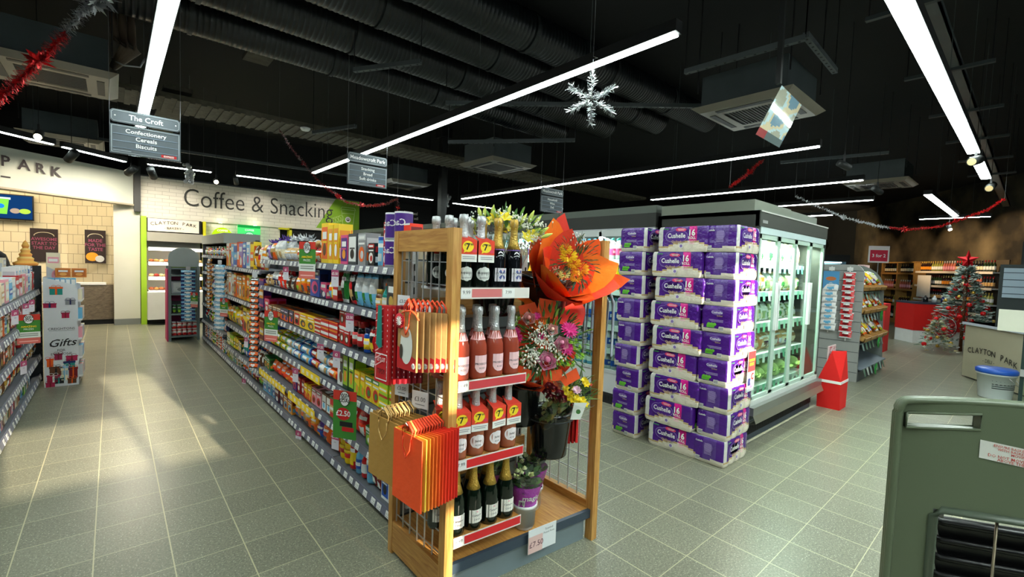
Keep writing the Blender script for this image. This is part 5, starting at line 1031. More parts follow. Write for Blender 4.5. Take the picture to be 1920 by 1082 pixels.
# bottles
def sparkling(name, glass, foilc, labc, label, text, text2, neck='plain', tagp=False, shape='rect', band=None):
    b = root(name, label, 'bottle'); R_ = .042
    mb = MB('liquid'); mb.lathe([(.030, .004), (.040, 0), (R_, .012), (R_, .135), (.040, .155), (.032, .182), (.0215, .212), (.0165, .235)], 20, glass); part('body', mb, b)
    mb = MB('foil'); col = foilc
    if neck == 'gold': mb.lathe([(.0325, .182), (.0245, .205), (.0200, .222), (.0172, .245), (.0168, .285), (.0205, .292), (.0205, .31), (.0175, .322), (.0, .325)], 16, col)
    else: mb.lathe([(.0225, .212), (.0185, .230), (.0172, .25), (.0165, .285), (.0205, .29), (.0205, .31), (.0175, .322), (.0, .325)], 16, col)
    for i in range(5):
        a = i*1.256; mb.tube([(.021*math.cos(a), .021*math.sin(a), .285), (.0215*math.cos(a+.3), .0215*math.sin(a+.3), .3), (.0185*math.cos(a), .0185*math.sin(a), .322)], .001, 'grey', 3)
    part('foil_neck', mb, b)
    if band: mb = MB('print'); mb.lathe([(.0345, .176), (.0225, .209)], 16, band, cap=False); part('neck_band', mb, b)
    mb = MB('card')
    def wr(x, z, e=.0008): a = -PI/2+x/R_; return ((R_+e)*math.cos(a), (R_+e)*math.sin(a), z)
    def shp(t):
        if shape == 'oval': return .036*math.sqrt(max(0, 1-((t-.5)*2)**2))+.002
        if shape == 'shield': return .033 if t > .3 else .033*(.35+.65*math.sqrt(t/.3))
        return .037
    z0, z1 = {'rect': (.035, .095), 'oval': (.035, .098), 'shield': (.03, .108)}[shape]; n = 10
    for j in range(n):
        t0, t1 = j/n, (j+1)/n; a0, a1 = shp(t0), shp(t1); za, zb = z0+(z1-z0)*t0, z0+(z1-z0)*t1
        for i in range(4):
            u0, u1 = -1+i/2, -1+(i+1)/2; mb.add([wr(a0*u0, za), wr(a0*u1, za), wr(a1*u1, zb), wr(a1*u0, zb)], [(0, 1, 2, 3)], C(labc))
    tc_ = (60, 50, 60)
    mb.text(text, .0125, (0, 0, 0), X, Zu, tc_, bold=.01, warp=lambda x, y: wr(x, y+.066, .0016))
    if text2: mb.text(text2, .0115, (0, 0, 0), X, Zu, tc_, warp=lambda x, y: wr(x, y+.047, .0016))
    if shape == 'rect' and glass != 'navy':
        for i in range(8): mb.add([wr(-.004+.001*i, .084, .0016), wr(-.003+.001*i, .084, .0016), wr(-.003+.001*i, .089, .0016), wr(-.004+.001*i, .089, .0016)], [(0, 1, 2, 3)], C('rose'))
    if foilc == 'gold' and band:
        for k in range(6):
            a = 2*PI*k/6; mb.add([wr(.026*math.cos(a), .066+.024*math.sin(a), .0012), wr(.026*math.cos(a+1.05), .066+.024*math.sin(a+1.05), .0012), wr(0, .066, .0012)], [(0, 1, 2)], C((70, 80, 140)))
        mb.text(text, .0105, (0, 0, 0), X, Zu, 'white', bold=.02, warp=lambda x, y: wr(x, y+.063, .0022))
    part('label', mb, b)
    if tagp:
        mb = MB('card'); w_ = .040
        mb.box(-w_, -.052, .118, w_, -.050, .150, (232, 230, 224)); mb.box(-w_, -.052, .150, w_, -.050, .212, (226, 66, 36)); mb.add([(-w_, -.050, .212), (w_, -.050, .212), (w_*.6, .02, .235), (-w_*.6, .02, .235)], [(0, 1, 2, 3)], C((200, 50, 30))); mb.add([(w_, -.050, .15), (w_, .0, .15), (w_*.8, .0, .228), (w_, -.05, .212)], [(0, 1, 2, 3)], C((190, 46, 30)))
        mb.disc((-.004, -.0532, .183), X, Zu, .027, .024, (246, 214, 40), 18); mb.add([(-.02, -.0532, .17), (-.008, -.0532, .163), (-.026, -.0532, .155)], [(0, 1, 2)], C((246, 214, 40))); mb.text('£', .015, (-.019, -.0542, .186), X, Zu, 'black', bold=.02); mb.text('7', .038, (-.005, -.0542, .170), X, Zu, 'black', bold=.03); mb.text('99', .014, (.013, -.0542, .187), X, Zu, 'black', bold=.02)
        mb.disc((.026, -.0535, .166), X, Zu, .011, .008, (220, 60, 90), 10); bars(mb, -.0535, -.034, .034, .138, 2, 'grey', .003, .008); part('neck_collar', mb, b)
    return b
used = {}
def place(proto, x, row, z, label, key):
    loc = (x, ey(x)+.055+.095*row, z-.006); rz = EA+rnd.uniform(-.15, .15)
    if key not in used: used[key] = 1; proto.location = loc; proto.rotation_euler = (0, 0, rz); proto['label'] = label; return proto
    return dup(proto, loc, rz, label)
CPOS = ['leftmost', 'second from left', 'third from left', 'rightmost']
XS = [1.150, 1.240, 1.330, 1.420]
pr_silver = sparkling('prosecco_bottle', (16, 22, 18), 'silver', (206, 208, 204), '', 'PROSECCO', 'spumante', tagp=True, shape='oval')
pr_gold = sparkling('sparkling_wine_bottle', (14, 16, 20), 'gold', (210, 206, 214), '', 'DI TREVISO', None, neck='gold', band=(96, 60, 130))
pr_rose = sparkling('rose_prosecco_bottle', (160, 70, 52), 'silver', (238, 196, 200), '', 'PROSECCO', 'ROSE', shape='shield', band=(236, 176, 178))
pr_rose2 = sparkling('rose_wine_bottle', (164, 92, 66), 'silver', (236, 228, 230), '', 'Italian', 'ROSE', tagp=True, shape='oval')
pr_cava = sparkling('cava_bottle', (10, 22, 14), 'gold', (236, 232, 224), '', 'Campino', 'CAVA', neck='gold')
used_ = {}
for i in range(4):
    pr, lbl = ((pr_silver, 'silver-necked dark prosecco bottle with price collar'), (pr_silver, 'silver-necked dark prosecco bottle with price collar'), (pr_gold, 'gold-necked dark bottle with a purple patterned label'), (pr_gold, 'gold-necked dark bottle with a purple patterned label'))[i]
    place(pr, XS[i], 0, SH[3], '%s, %s, front row, top shelf' % (lbl, CPOS[i]), 's' if i < 2 else 'g')
    place(pr, XS[i]-.012, 1, SH[3], '%s, %s, back row, top shelf' % (lbl, CPOS[i]), 's' if i < 2 else 'g')
    if i < 3: place(pr_silver, XS[i]-.02, 2, SH[3], 'silver-necked dark bottle at the back of the top display shelf, %s' % CPOS[i], 's')
    place(pr_rose, XS[i], 0, SH[2], 'pink prosecco bottle with shield label, %s, front row, second shelf down' % CPOS[i], 'r')
    place(pr_rose, XS[i]-.035, 1, SH[2], 'pink prosecco bottle half hidden, %s, back row, second shelf down' % CPOS[i], 'r')
    place(pr_rose2, XS[i], 0, SH[1], 'rose wine bottle with price collar, %s, front row, third shelf down' % CPOS[i], 'r2')
    place(pr_rose2, XS[i]-.035, 1, SH[1], 'rose wine bottle with price collar, %s, back row, third shelf down' % CPOS[i], 'r2')
    place(pr_cava, XS[i], 0, SH[0], 'gold-necked green bottle, white label, %s, front row, lowest display shelf' % CPOS[i], 'c')
    place(pr_cava, XS[i]-.035, 1, SH[0], 'gold-necked green bottle, white label, %s, back row, lowest display shelf' % CPOS[i], 'c')

# ---- buckets and plants
def bucket(loc, lb, rt=.135, rb=.10, h=.25, tilt=(0, 0, 0)):
    b = root('black_bucket', lb, 'bucket', loc); b.rotation_euler = tilt
    mb = MB('gloss'); prof = [(rb, 0), (rb+.004, .004)]+[(rb+(rt-rb)*t, h*t) for t in (.25, .5, .75)]+[(rt*.985, h*.86), (rt*1.03, h*.88), (rt*1.04, h), (rt*.99, h), (rt*.96, h*.85), (rb*.95, .01)]
    mb.lathe(prof, 28, (16, 17, 18)); part('body', mb, b)
    mb = MB('metal'); mb.tube([(rt*1.06*math.cos(a), rt*1.06*math.sin(a), h*.84) for a in [2*PI*i/24 for i in range(25)]], .003, 'dgrey', 5); part('wire_ring', mb, b); return b
bucket((1.77, 1.675, .49), 'black plastic bucket in front, lowest, holding red roses and yellow flowers', .122, .09, .245)
bucket((1.645, 1.80, .655), 'black plastic bucket in the middle, behind the pink bottles, under the pink bouquet', .13)
bucket((1.80, 1.80, 1.20), 'black plastic bucket upper right, holding the orange wrapped bouquet', .15, .11, .25, (.12, 0, 0))
bucket((1.50, 1.86, 1.235), 'black plastic bucket behind the top bottle shelf, under the lilies', .13)
mb = MB('metal')
for x, y, z in ((1.77, 1.68, .70), (1.63, 1.80, .87), (1.80, 1.80, 1.41), (1.50, 1.86, 1.45)): mb.beam((x-.1, y+.1, z), (x-.1, 2.115, z), .006, .006, 'silver'); mb.beam((x+.1, y+.1, z), (x+.1, 2.115, z), .006, .006, 'silver')
o = mb.mesh('bucket_bracket'); part_ = link('bucket_bracket', o, r)
def frame(ax):
    ax = Vector(ax).normalized(); a = ax.cross(Vector((0, 0, 1))); a = a.normalized() if a.length > .05 else Vector((1, 0, 0)); return ax, a, ax.cross(a)*-1
def sheet(mb, base, ax, r0, r1, L_, a0, a1, col, n=8, m=5, corner=.12, flare=1.4, jit=.015, shade=None):
    ax, sx, sy = frame(ax); base = Vector(base); V = []; ph = rnd.random()*6
    for j in range(m+1):
        t = j/m
        for i in range(n+1):
            u = i/n; a = a0+(a1-a0)*u; rr = r0+(r1-r0)*t**flare; k = (1-abs(2*u-1))
            ll = L_*t+corner*t*k; rr *= 1+.06*math.sin(3*a*2+ph)*t
            p = base+ax*ll+(sx*math.cos(a)+sy*math.sin(a))*rr; p += Vector((rnd.uniform(-jit, jit), rnd.uniform(-jit, jit), rnd.uniform(-jit, jit)))*t; V.append(tuple(p))
    k = n+1; mb.add(V, [(j*k+i, j*k+i+1, (j+1)*k+i+1, (j+1)*k+i) for j in range(m) for i in range(n)], C(col), False)
def wrapper(nm, base, ax, r0, r1, L_, cols, par, mat='paper', nsh=7, spread=1.15, lab=None, front=.8):
    ax, sx, sy = frame(ax); base = Vector(base); toc = (EYE-base).normalized()
    for k in range(nsh):
        a0 = 2*PI*k/nsh+rnd.uniform(-.3, .3); d0 = sx*math.cos(a0)+sy*math.sin(a0); fr_ = d0.dot(toc-Vector((0, 0, .5)))
        LL = L_*rnd.uniform(.78, 1.15)*(front if fr_ > .3 else 1.0); rr = r1*rnd.uniform(.8, 1.3); mb = MB(mat); N_ = 7; V = []; ph = rnd.uniform(0, 6)
        for i in range(N_+1):
            for j in range(N_+1):
                a, b_ = i/N_, j/N_; t = (a+b_)/2; q = a-b_; an = a0+q*spread*(1.5 if k % 2 else 1.1); rad = r0+(rr-r0)*t**1.15*(1+.05*math.sin(6*q+ph)); p = base+ax*(LL*t)+(sx*math.cos(an)+sy*math.sin(an))*rad
                V.append(tuple(p+ax*.010*math.sin(9*q+ph)*t))
        mb.add(V, [(i*(N_+1)+j, (i+1)*(N_+1)+j, (i+1)*(N_+1)+j+1, i*(N_+1)+j+1) for i in range(N_) for j in range(N_)], C(cols[k % len(cols)]), True); part(nm, mb, par, lab)
def petals(mb, p, ax, n, L_, w_, col, up=.3, c2=None, rings=1, curl=0.):
    ax, sx, sy = frame(ax); p = Vector(p)
    for q in range(rings):
        LL = L_*(1-.28*q); uu = up+.5*q
        for i in range(n):
            a = 2*PI*(i+.5*q)/n+rnd.uniform(-.1, .1); d = (sx*math.cos(a)+sy*math.sin(a)); s_ = d.cross(ax); tip = p+d*LL+ax*LL*uu; md = p+d*LL*.55+ax*LL*(uu*.55+.12+curl)
            mb.add([tuple(p), tuple(md+s_*w_*(1-.2*q)), tuple(tip), tuple(md-s_*w_*(1-.2*q))], [(0, 1, 2, 3)], C(c2 if (c2 and (i % 3 == 0)) else col))
def rose(mb, p, ax, rad, col, c2):
    ax, sx, sy = frame(ax); p = Vector(p)
    for q in range(5):
        rr = rad*(1-.19*q); n = 5 if q < 4 else 3; h = rad*(.25+.16*q)
        for i in range(n):
            a = 2*PI*(i/n)+q*.63; d0 = sx*math.cos(a-.72)+sy*math.sin(a-.72); d1 = sx*math.cos(a)+sy*math.sin(a); d2 = sx*math.cos(a+.72)+sy*math.sin(a+.72)
            b = p+ax*(h-rad*.55); t = ax*h
            mb.add([tuple(b+d0*rr*.6), tuple(b+d1*rr*.7), tuple(b+d2*rr*.6), tuple(p+t+d2*rr*.9), tuple(p+t+ax*rad*.06+d1*rr*1.12), tuple(p+t+d0*rr*.9)], [(0, 1, 4, 5), (1, 2, 3, 4)], C(col if q % 2 == 0 else c2), True)
    mb.blob(tuple(p+ax*rad*.75), rad*.3, rad*.3, rad*.3, c2, 7, 5)
def mum(mb, p, ax, rad, col, c2=None, n=46):
    ax, sx, sy = frame(ax); p = Vector(p)
    for i in range(n):
        t = i/n; ph = math.acos(1-t*1.25); a = i*2.4; d = (ax*math.cos(ph)+(sx*math.cos(a)+sy*math.sin(a))*math.sin(ph)); s_ = d.orthogonal().normalized()*rad*.13
        mb.add([tuple(p+d*rad*.3), tuple(p+d*rad*.75+s_), tuple(p+d*rad), tuple(p+d*rad*.75-s_)], [(0, 1, 2, 3)], C(c2 if c2 and i % 4 == 0 else col))
def leaf(mb, p, d, L_, w_, col):
    p, d = Vector(p), Vector(d).normalized(); s_ = d.cross(Vector((rnd.uniform(-.4, .4), -.5, 1))).normalized()*w_; up = Vector((0, 0, L_*.08))
    mb.add([tuple(p), tuple(p+d*L_*.35+s_+up), tuple(p+d*L_*.75+s_*.6+up), tuple(p+d*L_), tuple(p+d*L_*.75-s_*.6+up), tuple(p+d*L_*.35-s_+up)], [(0, 1, 2, 3, 4, 5)], C(col))
def gyp(mb, p, rx, n, ax, sz=.0048):
    ax, sx, sy = frame(ax); p = Vector(p)
    for i in range(n):
        q = p+sx*rnd.gauss(0, rx)+sy*rnd.gauss(0, rx)+ax*rnd.gauss(0, rx*.35); mb.blob(tuple(q), sz, sz, sz, (238, 238, 226), 4, 3)
        if i % 3 == 0: mb.beam(tuple(q), tuple(q-ax*.03+Vector((rnd.uniform(-.01, .01), 0, 0))), .0012, .0012, (110, 140, 70))
def stems(mb, base, ax, rad, n, L_, col=(60, 96, 40)):
    ax, sx, sy = frame(ax); base = Vector(base)
    for i in range(n):
        a = rnd.uniform(0, 6.28); q = rnd.uniform(.2, 1)*rad; mb.tube([tuple(base), tuple(base+ax*L_*.5+(sx*math.cos(a)+sy*math.sin(a))*q*.4), tuple(base+ax*L_+(sx*math.cos(a)+sy*math.sin(a))*q)], .002, col, 4)
def onface(c, ax, u, v, w_=0.):
    """point on the flower dome: u right, v up as the viewer sees it"""
    return Vector(c)+CR*u+CU*v-CW*w_
# orange bouquet
b = root('orange_bouquet', 'large yellow and orange bouquet in jagged orange paper, upper right of oak display', 'bouquet')
bc = Vector((1.74, 1.52, 1.52)); base = Vector((1.80, 1.80, 1.32)); ax = (bc-base).normalized()
wrapper('paper_wrap', base, ax, .02, .20, .40, [(246, 92, 16), (240, 56, 16), (246, 120, 20), (226, 70, 48)], b, nsh=11, front=.92); wrapper('paper_wrap', base, ax, .02, .25, .34, [(250, 118, 30), (244, 92, 24), (228, 64, 50)], b, nsh=7, spread=.8, front=.35)
for (u, v, rd, c, c2) in ((-.035, .03, .048, (250, 210, 30), None), (.02, -.035, .050, (250, 176, 24), (246, 140, 30)), (-.01, -.005, .04, (248, 196, 30), None), (.0, -.075, .035, (250, 190, 40), None), (-.05, .065, .035, (248, 206, 36), None)):
    mb = MB('petal'); mum(mb, onface(bc, ax, u, v, .03), -CW+CU*.3, rd, c, c2, 60); part('chrysanthemum', mb, b)
mb = MB('petal'); mum(mb, onface(bc, ax, -.055, -.06, .03), -CW+CU*.2, .034, (232, 232, 130), (240, 240, 170), 60); part('carnation', mb, b, 'pale yellow carnation')
mb = MB('petal')
for i in range(150):
    a = rnd.uniform(0, 6.28); q = rnd.uniform(.03, .12); leaf(mb, onface(bc, ax, q*math.cos(a)*.8, q*math.sin(a), rnd.uniform(-.02, .04)), CR*math.cos(a+rnd.uniform(-.6, .6))+CU*math.sin(a)-CW*.4, rnd.uniform(.025, .06), .006, rnd.choice([(60, 84, 40), (84, 104, 50), (110, 76, 40), (40, 60, 34)]))
part('foliage', mb, b, kind='stuff'); mb = MB('petal'); gyp(mb, onface(bc, ax, -.09, -.05, .0), .018, 30, ax); gyp(mb, onface(bc, ax, .03, .12, -.02), .02, 30, ax); part('gypsophila', mb, b, kind='stuff')
mb = MB('petal'); stems(mb, base-ax*.03, ax, .08, 14, .3); part('stems', mb, b, kind='stuff')
# lilies in clear wrap
b = root('lily_bouquet', 'yellow lily and gypsophila bouquet in clear film above the top bottle shelf', 'bouquet'); lc = Vector((1.46, 1.74, 1.665)); base = Vector((1.50, 1.86, 1.32)); ax = (lc-base).normalized()
mb = MB('cello'); sheet(mb, base, ax, .03, .19, .42, 0, 6.28, 'white', n=26, m=8, corner=.0, flare=.9, jit=.012); part('film_wrap', mb, b)
for (u, v) in ((-.09, .03), (-.05, .045), (.0, .05), (.04, .0), (.13, -.03), (.10, -.05), (-.02, -.005)):
    mb = MB('petal'); petals(mb, onface(lc, ax, u, v, rnd.uniform(0, .05)), -CW*.6+CU*.6+CR*rnd.uniform(-.3, .6), 6, .042, .013, (250, 224, 40), .5, (240, 232, 120), 1, .1); part('lily_flower', mb, b)
for (u, v, a) in ((-.15, .03, 1.9), (-.12, .08, 1.8), (-.10, .09, 1.5), (.16, .05, .9), (.13, .07, 1.1), (.15, .0, .5), (-.06, .10, 1.4), (.02, .10, 1.3), (.19, .0, .6), (.20, -.03, .35), (.09, .05, 1.0), (-.16, -.0, 2.3)):
    mb = MB('petal'); d = (CR*math.cos(a)+CU*math.sin(a)); p = onface(lc, ax, u, v, rnd.uniform(-.03, .04)); mb.tube([tuple(p-d*.03), tuple(p-d*.01), tuple(p+d*.01), tuple(p+d*.035)], [.003, .009, .010, .002], (196, 206, 96), 7); part('lily_bud', mb, b)
mb = MB('petal')
for i in range(60): a = rnd.uniform(-.3, 3.4); q = rnd.uniform(.02, .18); leaf(mb, onface(lc, ax, q*math.cos(a), q*.5*math.sin(a)-.01, rnd.uniform(-.03, .03)), CR*math.cos(a)+CU*(math.sin(a)+.3), rnd.uniform(.04, .08), .008, rnd.choice([(96, 140, 50), (140, 170, 70), (70, 116, 44)]))
for i in range(30): leaf(mb, base+ax*rnd.uniform(.1, .3)+Vector((rnd.uniform(-.05, .05), rnd.uniform(-.05, .05), 0)), (rnd.uniform(-1, 1), rnd.uniform(-.5, .5), 1.2), .08, .010, rnd.choice([(60, 90, 50), (90, 120, 60)]))
part('foliage', mb, b, kind='stuff'); mb = MB('petal')
for (u, v, n) in ((.07, .06, 45), (.10, .02, 40), (-.01, .085, 30), (.05, -.02, 30), (.14, -.045, 45), (.09, -.08, 40), (-.13, .07, 16), (.17, .03, 30)): gyp(mb, onface(lc, ax, u, v, .03), .022, n, ax)
part('gypsophila', mb, b, kind='stuff'); mb = MB('petal'); stems(mb, base-ax*.05, ax, .09, 16, .38, (96, 130, 60)); part('stems', mb, b, kind='stuff')
# pink bouquet
b = root('pink_bouquet', 'round bouquet of pink roses, gerberas and gypsophila in orange paper, centre right', 'bouquet'); pc = Vector((1.64, 1.60, 1.115)); base = Vector((1.63, 1.80, .84)); ax = (pc-base).normalized()
wrapper('paper_wrap', base, ax, .02, .175, .33, [(250, 84, 26), (246, 70, 24), (250, 96, 40)], b, nsh=7, front=.62)
for (u, v, a, L_) in ((-.06, .10, 1.9, .07), (.0, .10, 1.5, .09), (.02, -.11, -1.4, .05), (-.08, -.10, -2.0, .05), (.08, -.12, -1.0, .05)):
    mb = MB('paper'); o0 = onface(pc, ax, u*1.28, v*1.22, -.02 if v > 0 else .04); d = (CR*math.cos(a)+CU*math.sin(a)); s_ = (CR*-math.sin(a)+CU*math.cos(a)); V = [o0+s_*.05, o0-s_*.05, o0+d*L_-s_*.045, o0+d*L_*1.1+s_*.04]; mb.add([tuple(x) for x in V], [(0, 1, 2, 3)], C((248, 90, 34))); part('paper_wrap', mb, b)
mb = MB('cello'); sheet(mb, base, ax, .03, .17, .26, 2.2, 5.4, 'white', n=14, m=6, corner=.0, jit=.01); part('film_wrap', mb, b)
for (u, v, rd, c, c2) in ((.0, -.07, .040, (240, 180, 200), (226, 130, 170)), (.055, .0, .030, (238, 176, 186), (222, 140, 170)), (-.07, .10, .028, (242, 190, 180), (230, 150, 150)), (.02, .055, .024, (236, 170, 170), (240, 190, 180))):
    mb = MB('petal'); rose(mb, onface(pc, ax, u*1.28, v*1.22, .06), -CW+CU*.45, rd*1.2, c, c2); part('rose', mb, b)
for (u, v, rd) in ((.085, .055, .042), (.075, -.02, .036), (-.12, .045, .026), (-.11, .02, .024), (-.02, .03, .018), (-.04, .11, .02)):
    mb = MB('petal'); petals(mb, onface(pc, ax, u*1.28, v*1.22, .05), -CW*.8+CU*.5+CR*u*3, 18, rd*1.2, rd*.17, (226, 50, 140), .15, (236, 90, 170), 2); part('gerbera', mb, b)
for (u, v) in ((.045, -.075), (.09, -.08), (.04, -.045), (.115, -.015), (.10, .01), (-.13, .085), (-.12, .105), (.125, -.05)):
    mb = MB('petal'); mum(mb, onface(pc, ax, u*1.28, v*1.22, .05), -CW+CU*.4+CR*u, .026, (150, 196, 44), (110, 160, 30), 34); part('green_chrysanthemum', mb, b)
mb = MB('petal')
for (u, v, n) in ((-.03, .02, 130), (-.05, -.04, 140), (.02, .0, 80), (-.01, .06, 70), (.05, -.04, 60), (-.07, -.07, 70)): gyp(mb, onface(pc, ax, u*1.28, v*1.22, .045), .028, n, ax, .0056)
part('gypsophila', mb, b, kind='stuff'); mb = MB('petal')
for i in range(380): a = rnd.uniform(0, 6.28); q = rnd.uniform(.02, .19); leaf(mb, onface(pc, ax, q*math.cos(a), q*.85*math.sin(a), rnd.uniform(0, .04)), CR*math.cos(a)+CU*math.sin(a)-CW*.4, rnd.uniform(.03, .07), .007, rnd.choice([(60, 104, 40), (96, 144, 56), (130, 170, 70), (44, 76, 34)]))
part('foliage', mb, b, kind='stuff'); mb = MB('petal'); stems(mb, base-ax*.05, ax, .07, 14, .24); part('stems', mb, b, kind='stuff')
# lower bouquets
b = root('red_rose_bouquet', 'clear-wrapped dark red roses standing in the lowest black bucket', 'bouquet'); c0 = Vector((1.63, 1.53, .86)); base = Vector((1.73, 1.68, .60)); ax = (c0-base).normalized()
mb = MB('cello'); sheet(mb, base, ax, .03, .085, .33, 0, 6.28, 'white', n=18, m=6, corner=0, jit=.008); part('film_wrap', mb, b)
for (u, v) in ((-.03, .02), (.0, .035), (.03, .015), (.015, -.015), (-.015, -.005), (.045, -.01), (-.02, .05)): mb = MB('petal'); rose(mb, onface(c0, ax, u, v, .02), -CW*.7+CU*.7, .024, (130, 8, 30), (90, 4, 20)); part('rose', mb, b)
mb = MB('petal')
for i in range(60): leaf(mb, c0-ax*rnd.uniform(.03, .2)+Vector((rnd.uniform(-.05, .05), rnd.uniform(-.05, .02), 0)), (rnd.uniform(-1, 1), rnd.uniform(-1, 0), .8), rnd.uniform(.03, .06), .012, rnd.choice([(110, 120, 60), (70, 90, 44), (150, 140, 80)]))
part('foliage', mb, b, kind='stuff')
b = root('mixed_yellow_bouquet', 'clear-wrapped yellow freesias with a pale pink bloom in the lowest black bucket', 'bouquet'); c0 = Vector((1.79, 1.52, .85)); base = Vector((1.78, 1.69, .60)); ax = (c0-base).normalized()
mb = MB('cello'); sheet(mb, base, ax, .03, .11, .32, 0, 6.28, 'white', n=18, m=6, corner=0, jit=.008); part('film_wrap', mb, b)
for (u, v) in ((-.06, .01), (-.045, -.02), (-.03, .0), (-.02, -.03), (.0, -.02), (.01, -.045), (.03, -.03), (-.055, .03), (-.01, .02), (.045, -.05), (.05, .05), (.04, .07)): mb = MB('petal'); petals(mb, onface(c0, ax, u, v, .02), -CW*.7+CU*.6, 6, .022, .008, (250, 220, 30), .4, (252, 236, 90), 2); part('freesia', mb, b)
mb = MB('petal'); petals(mb, onface(c0, ax, .0, .022, .03), -CW*.7+CU*.6, 8, .026, .010, (222, 176, 196), .3, (236, 200, 214), 2); part('alstroemeria', mb, b, 'pale pink bloom'); mb = MB('petal'); rose(mb, onface(c0, ax, -.075, .07, .0), -CW*.6+CU*.8, .042, (232, 226, 190), (238, 234, 206)); part('white_hydrangea', mb, b)
mb = MB('petal'); petals(mb, onface(c0, ax, .07, .045, .02), CU-CW*.4, 6, .016, .006, (220, 90, 70), .5); part('red_bloom', mb, b)
mb = MB('petal')
for i in range(90): a = rnd.uniform(-.2, 2.2); leaf(mb, onface(c0, ax, rnd.uniform(-.06, .05), rnd.uniform(-.08, .04), rnd.uniform(-.02, .02)), CR*math.cos(a)+CU*(math.sin(a)), rnd.uniform(.04, .12), .004, rnd.choice([(60, 90, 40), (120, 150, 60), (84, 110, 50)]))
part('foliage', mb, b, kind='stuff'); mb = MB('card'); p0 = onface(c0, ax, -.035, -.12, .05); mb.add([tuple(p0), tuple(p0+CR*.05-CU*.0), tuple(p0+CR*.085+CU*.085), tuple(p0+CR*.02+CU*.085)], [(0, 1, 2, 3)], C((226, 230, 222))); mb.disc(tuple(p0+CR*.04+CU*.04-CW*.001), CR, CU, .012, .012, (70, 120, 60), 12); part('care_sleeve', mb, b, 'white printed sleeve')
# hanging flower bunch behind bucket
# potted kalanchoe-like plants
def pot(x, y, lb, dark=False, txt='magic'):
    b = root('potted_plant', lb, 'plant', (x, y, .169), EA+rnd.uniform(-.3, .1)-.35)
    mb = MB('plastic'); mb.lathe([(.044, 0), (.048, .004), (.060, .112), (.066, .114), (.066, .128), (.060, .128), (.055, .02)], 24, (226, 228, 226) if not dark else (200, 202, 204)); part('pot', mb, b)
    mb = MB('film'); c1 = (176, 70, 176) if not dark else (110, 40, 90); mb.lathe([(.056, .09), (.062, .14), (.076, .19), (.088, .235)], 20, c1, cap=False)
    def wr(x_, z_): k = .062+(z_-.14)*.28; a = -PI/2+x_/k; return ((k+.002)*math.cos(a), (k+.002)*math.sin(a), z_)
    mb.text(txt, .042, (0, 0, 0), X, Zu, 'white', bold=.015, warp=lambda x_, y_: wr(x_+.012, y_+.165)); part('sleeve', mb, b, 'magenta plastic sleeve')
    mb = MB('card'); mb.add([wr(-.052, .13), wr(-.02, .13), wr(-.02, .165), wr(-.052, .165)], [(0, 1, 2, 3)], C('white'))
    for i in range(8): mb.add([tuple(Vector(wr(-.049+.0034*i, .138))*1.004), tuple(Vector(wr(-.0475+.0034*i, .138))*1.004), tuple(Vector(wr(-.0475+.0034*i, .158))*1.004), tuple(Vector(wr(-.049+.0034*i, .158))*1.004)], [(0, 1, 2, 3)], C('black'))
    part('barcode_sticker', mb, b)
    mb = MB('petal')
    for i in range(70): a = rnd.uniform(0, 6.28); q = rnd.uniform(0, .06); leaf(mb, (q*math.cos(a), q*math.sin(a), rnd.uniform(.19, .27)), (math.cos(a), math.sin(a), rnd.uniform(.1, 1)), rnd.uniform(.03, .055), .013, rnd.choice([(50, 80, 36), (80, 112, 50), (36, 56, 30)]))
    part('foliage', mb, b, kind='stuff')
    for i in range(9):
        a = rnd.uniform(0, 6.28); q = rnd.uniform(.01, .06); mb = MB('petal'); cc = ((236, 236, 196), (214, 222, 150)) if not dark else ((140, 16, 50), (90, 10, 30))
        rose(mb, (q*math.cos(a), q*math.sin(a), rnd.uniform(.25, .29) if not dark else rnd.uniform(.27, .37)), (math.cos(a)*.4, math.sin(a)*.4, 1), .015, *cc); part('blossom', mb, b)
    mb = MB('cello'); mb.lathe([(.088, .235), (.10, .30)], 16, 'white', cap=False); part('film_wrap', mb, b)
pot(1.575, 1.645, 'white pot with magenta lettered sleeve and cream blossoms, front left on the oak deck')
pot(1.725, 1.755, 'white pot with magenta lettered sleeve, front right on the oak deck, blossoms behind its neighbour')
pot(1.52, 1.86, 'pale pot with dark red roses at the back of the oak deck', True)
r2 = root('price_card', 'white price card reading 7.50 clipped to the deck edge', 'sign', (1.63, ey(1.63)-.002, .165), EA); mb = MB('card'); mb.box(-.105, 0, -.085, .075, .002, .035, (226, 230, 232)); mb.rect((0, -.002, 0), X, Zu, -.105, -.085, -.015, .0, (226, 190, 186)); mb.text('£7.50', .040, (-.055, -.003, -.055), X, Zu, (90, 50, 60)); mb.text('Scented', .016, (.025, -.003, .01), X, Zu, (80, 84, 90)); mb.text('Potted Rose', .014, (.025, -.003, -.008), X, Zu, (80, 84, 90)); part('card', mb, r2)

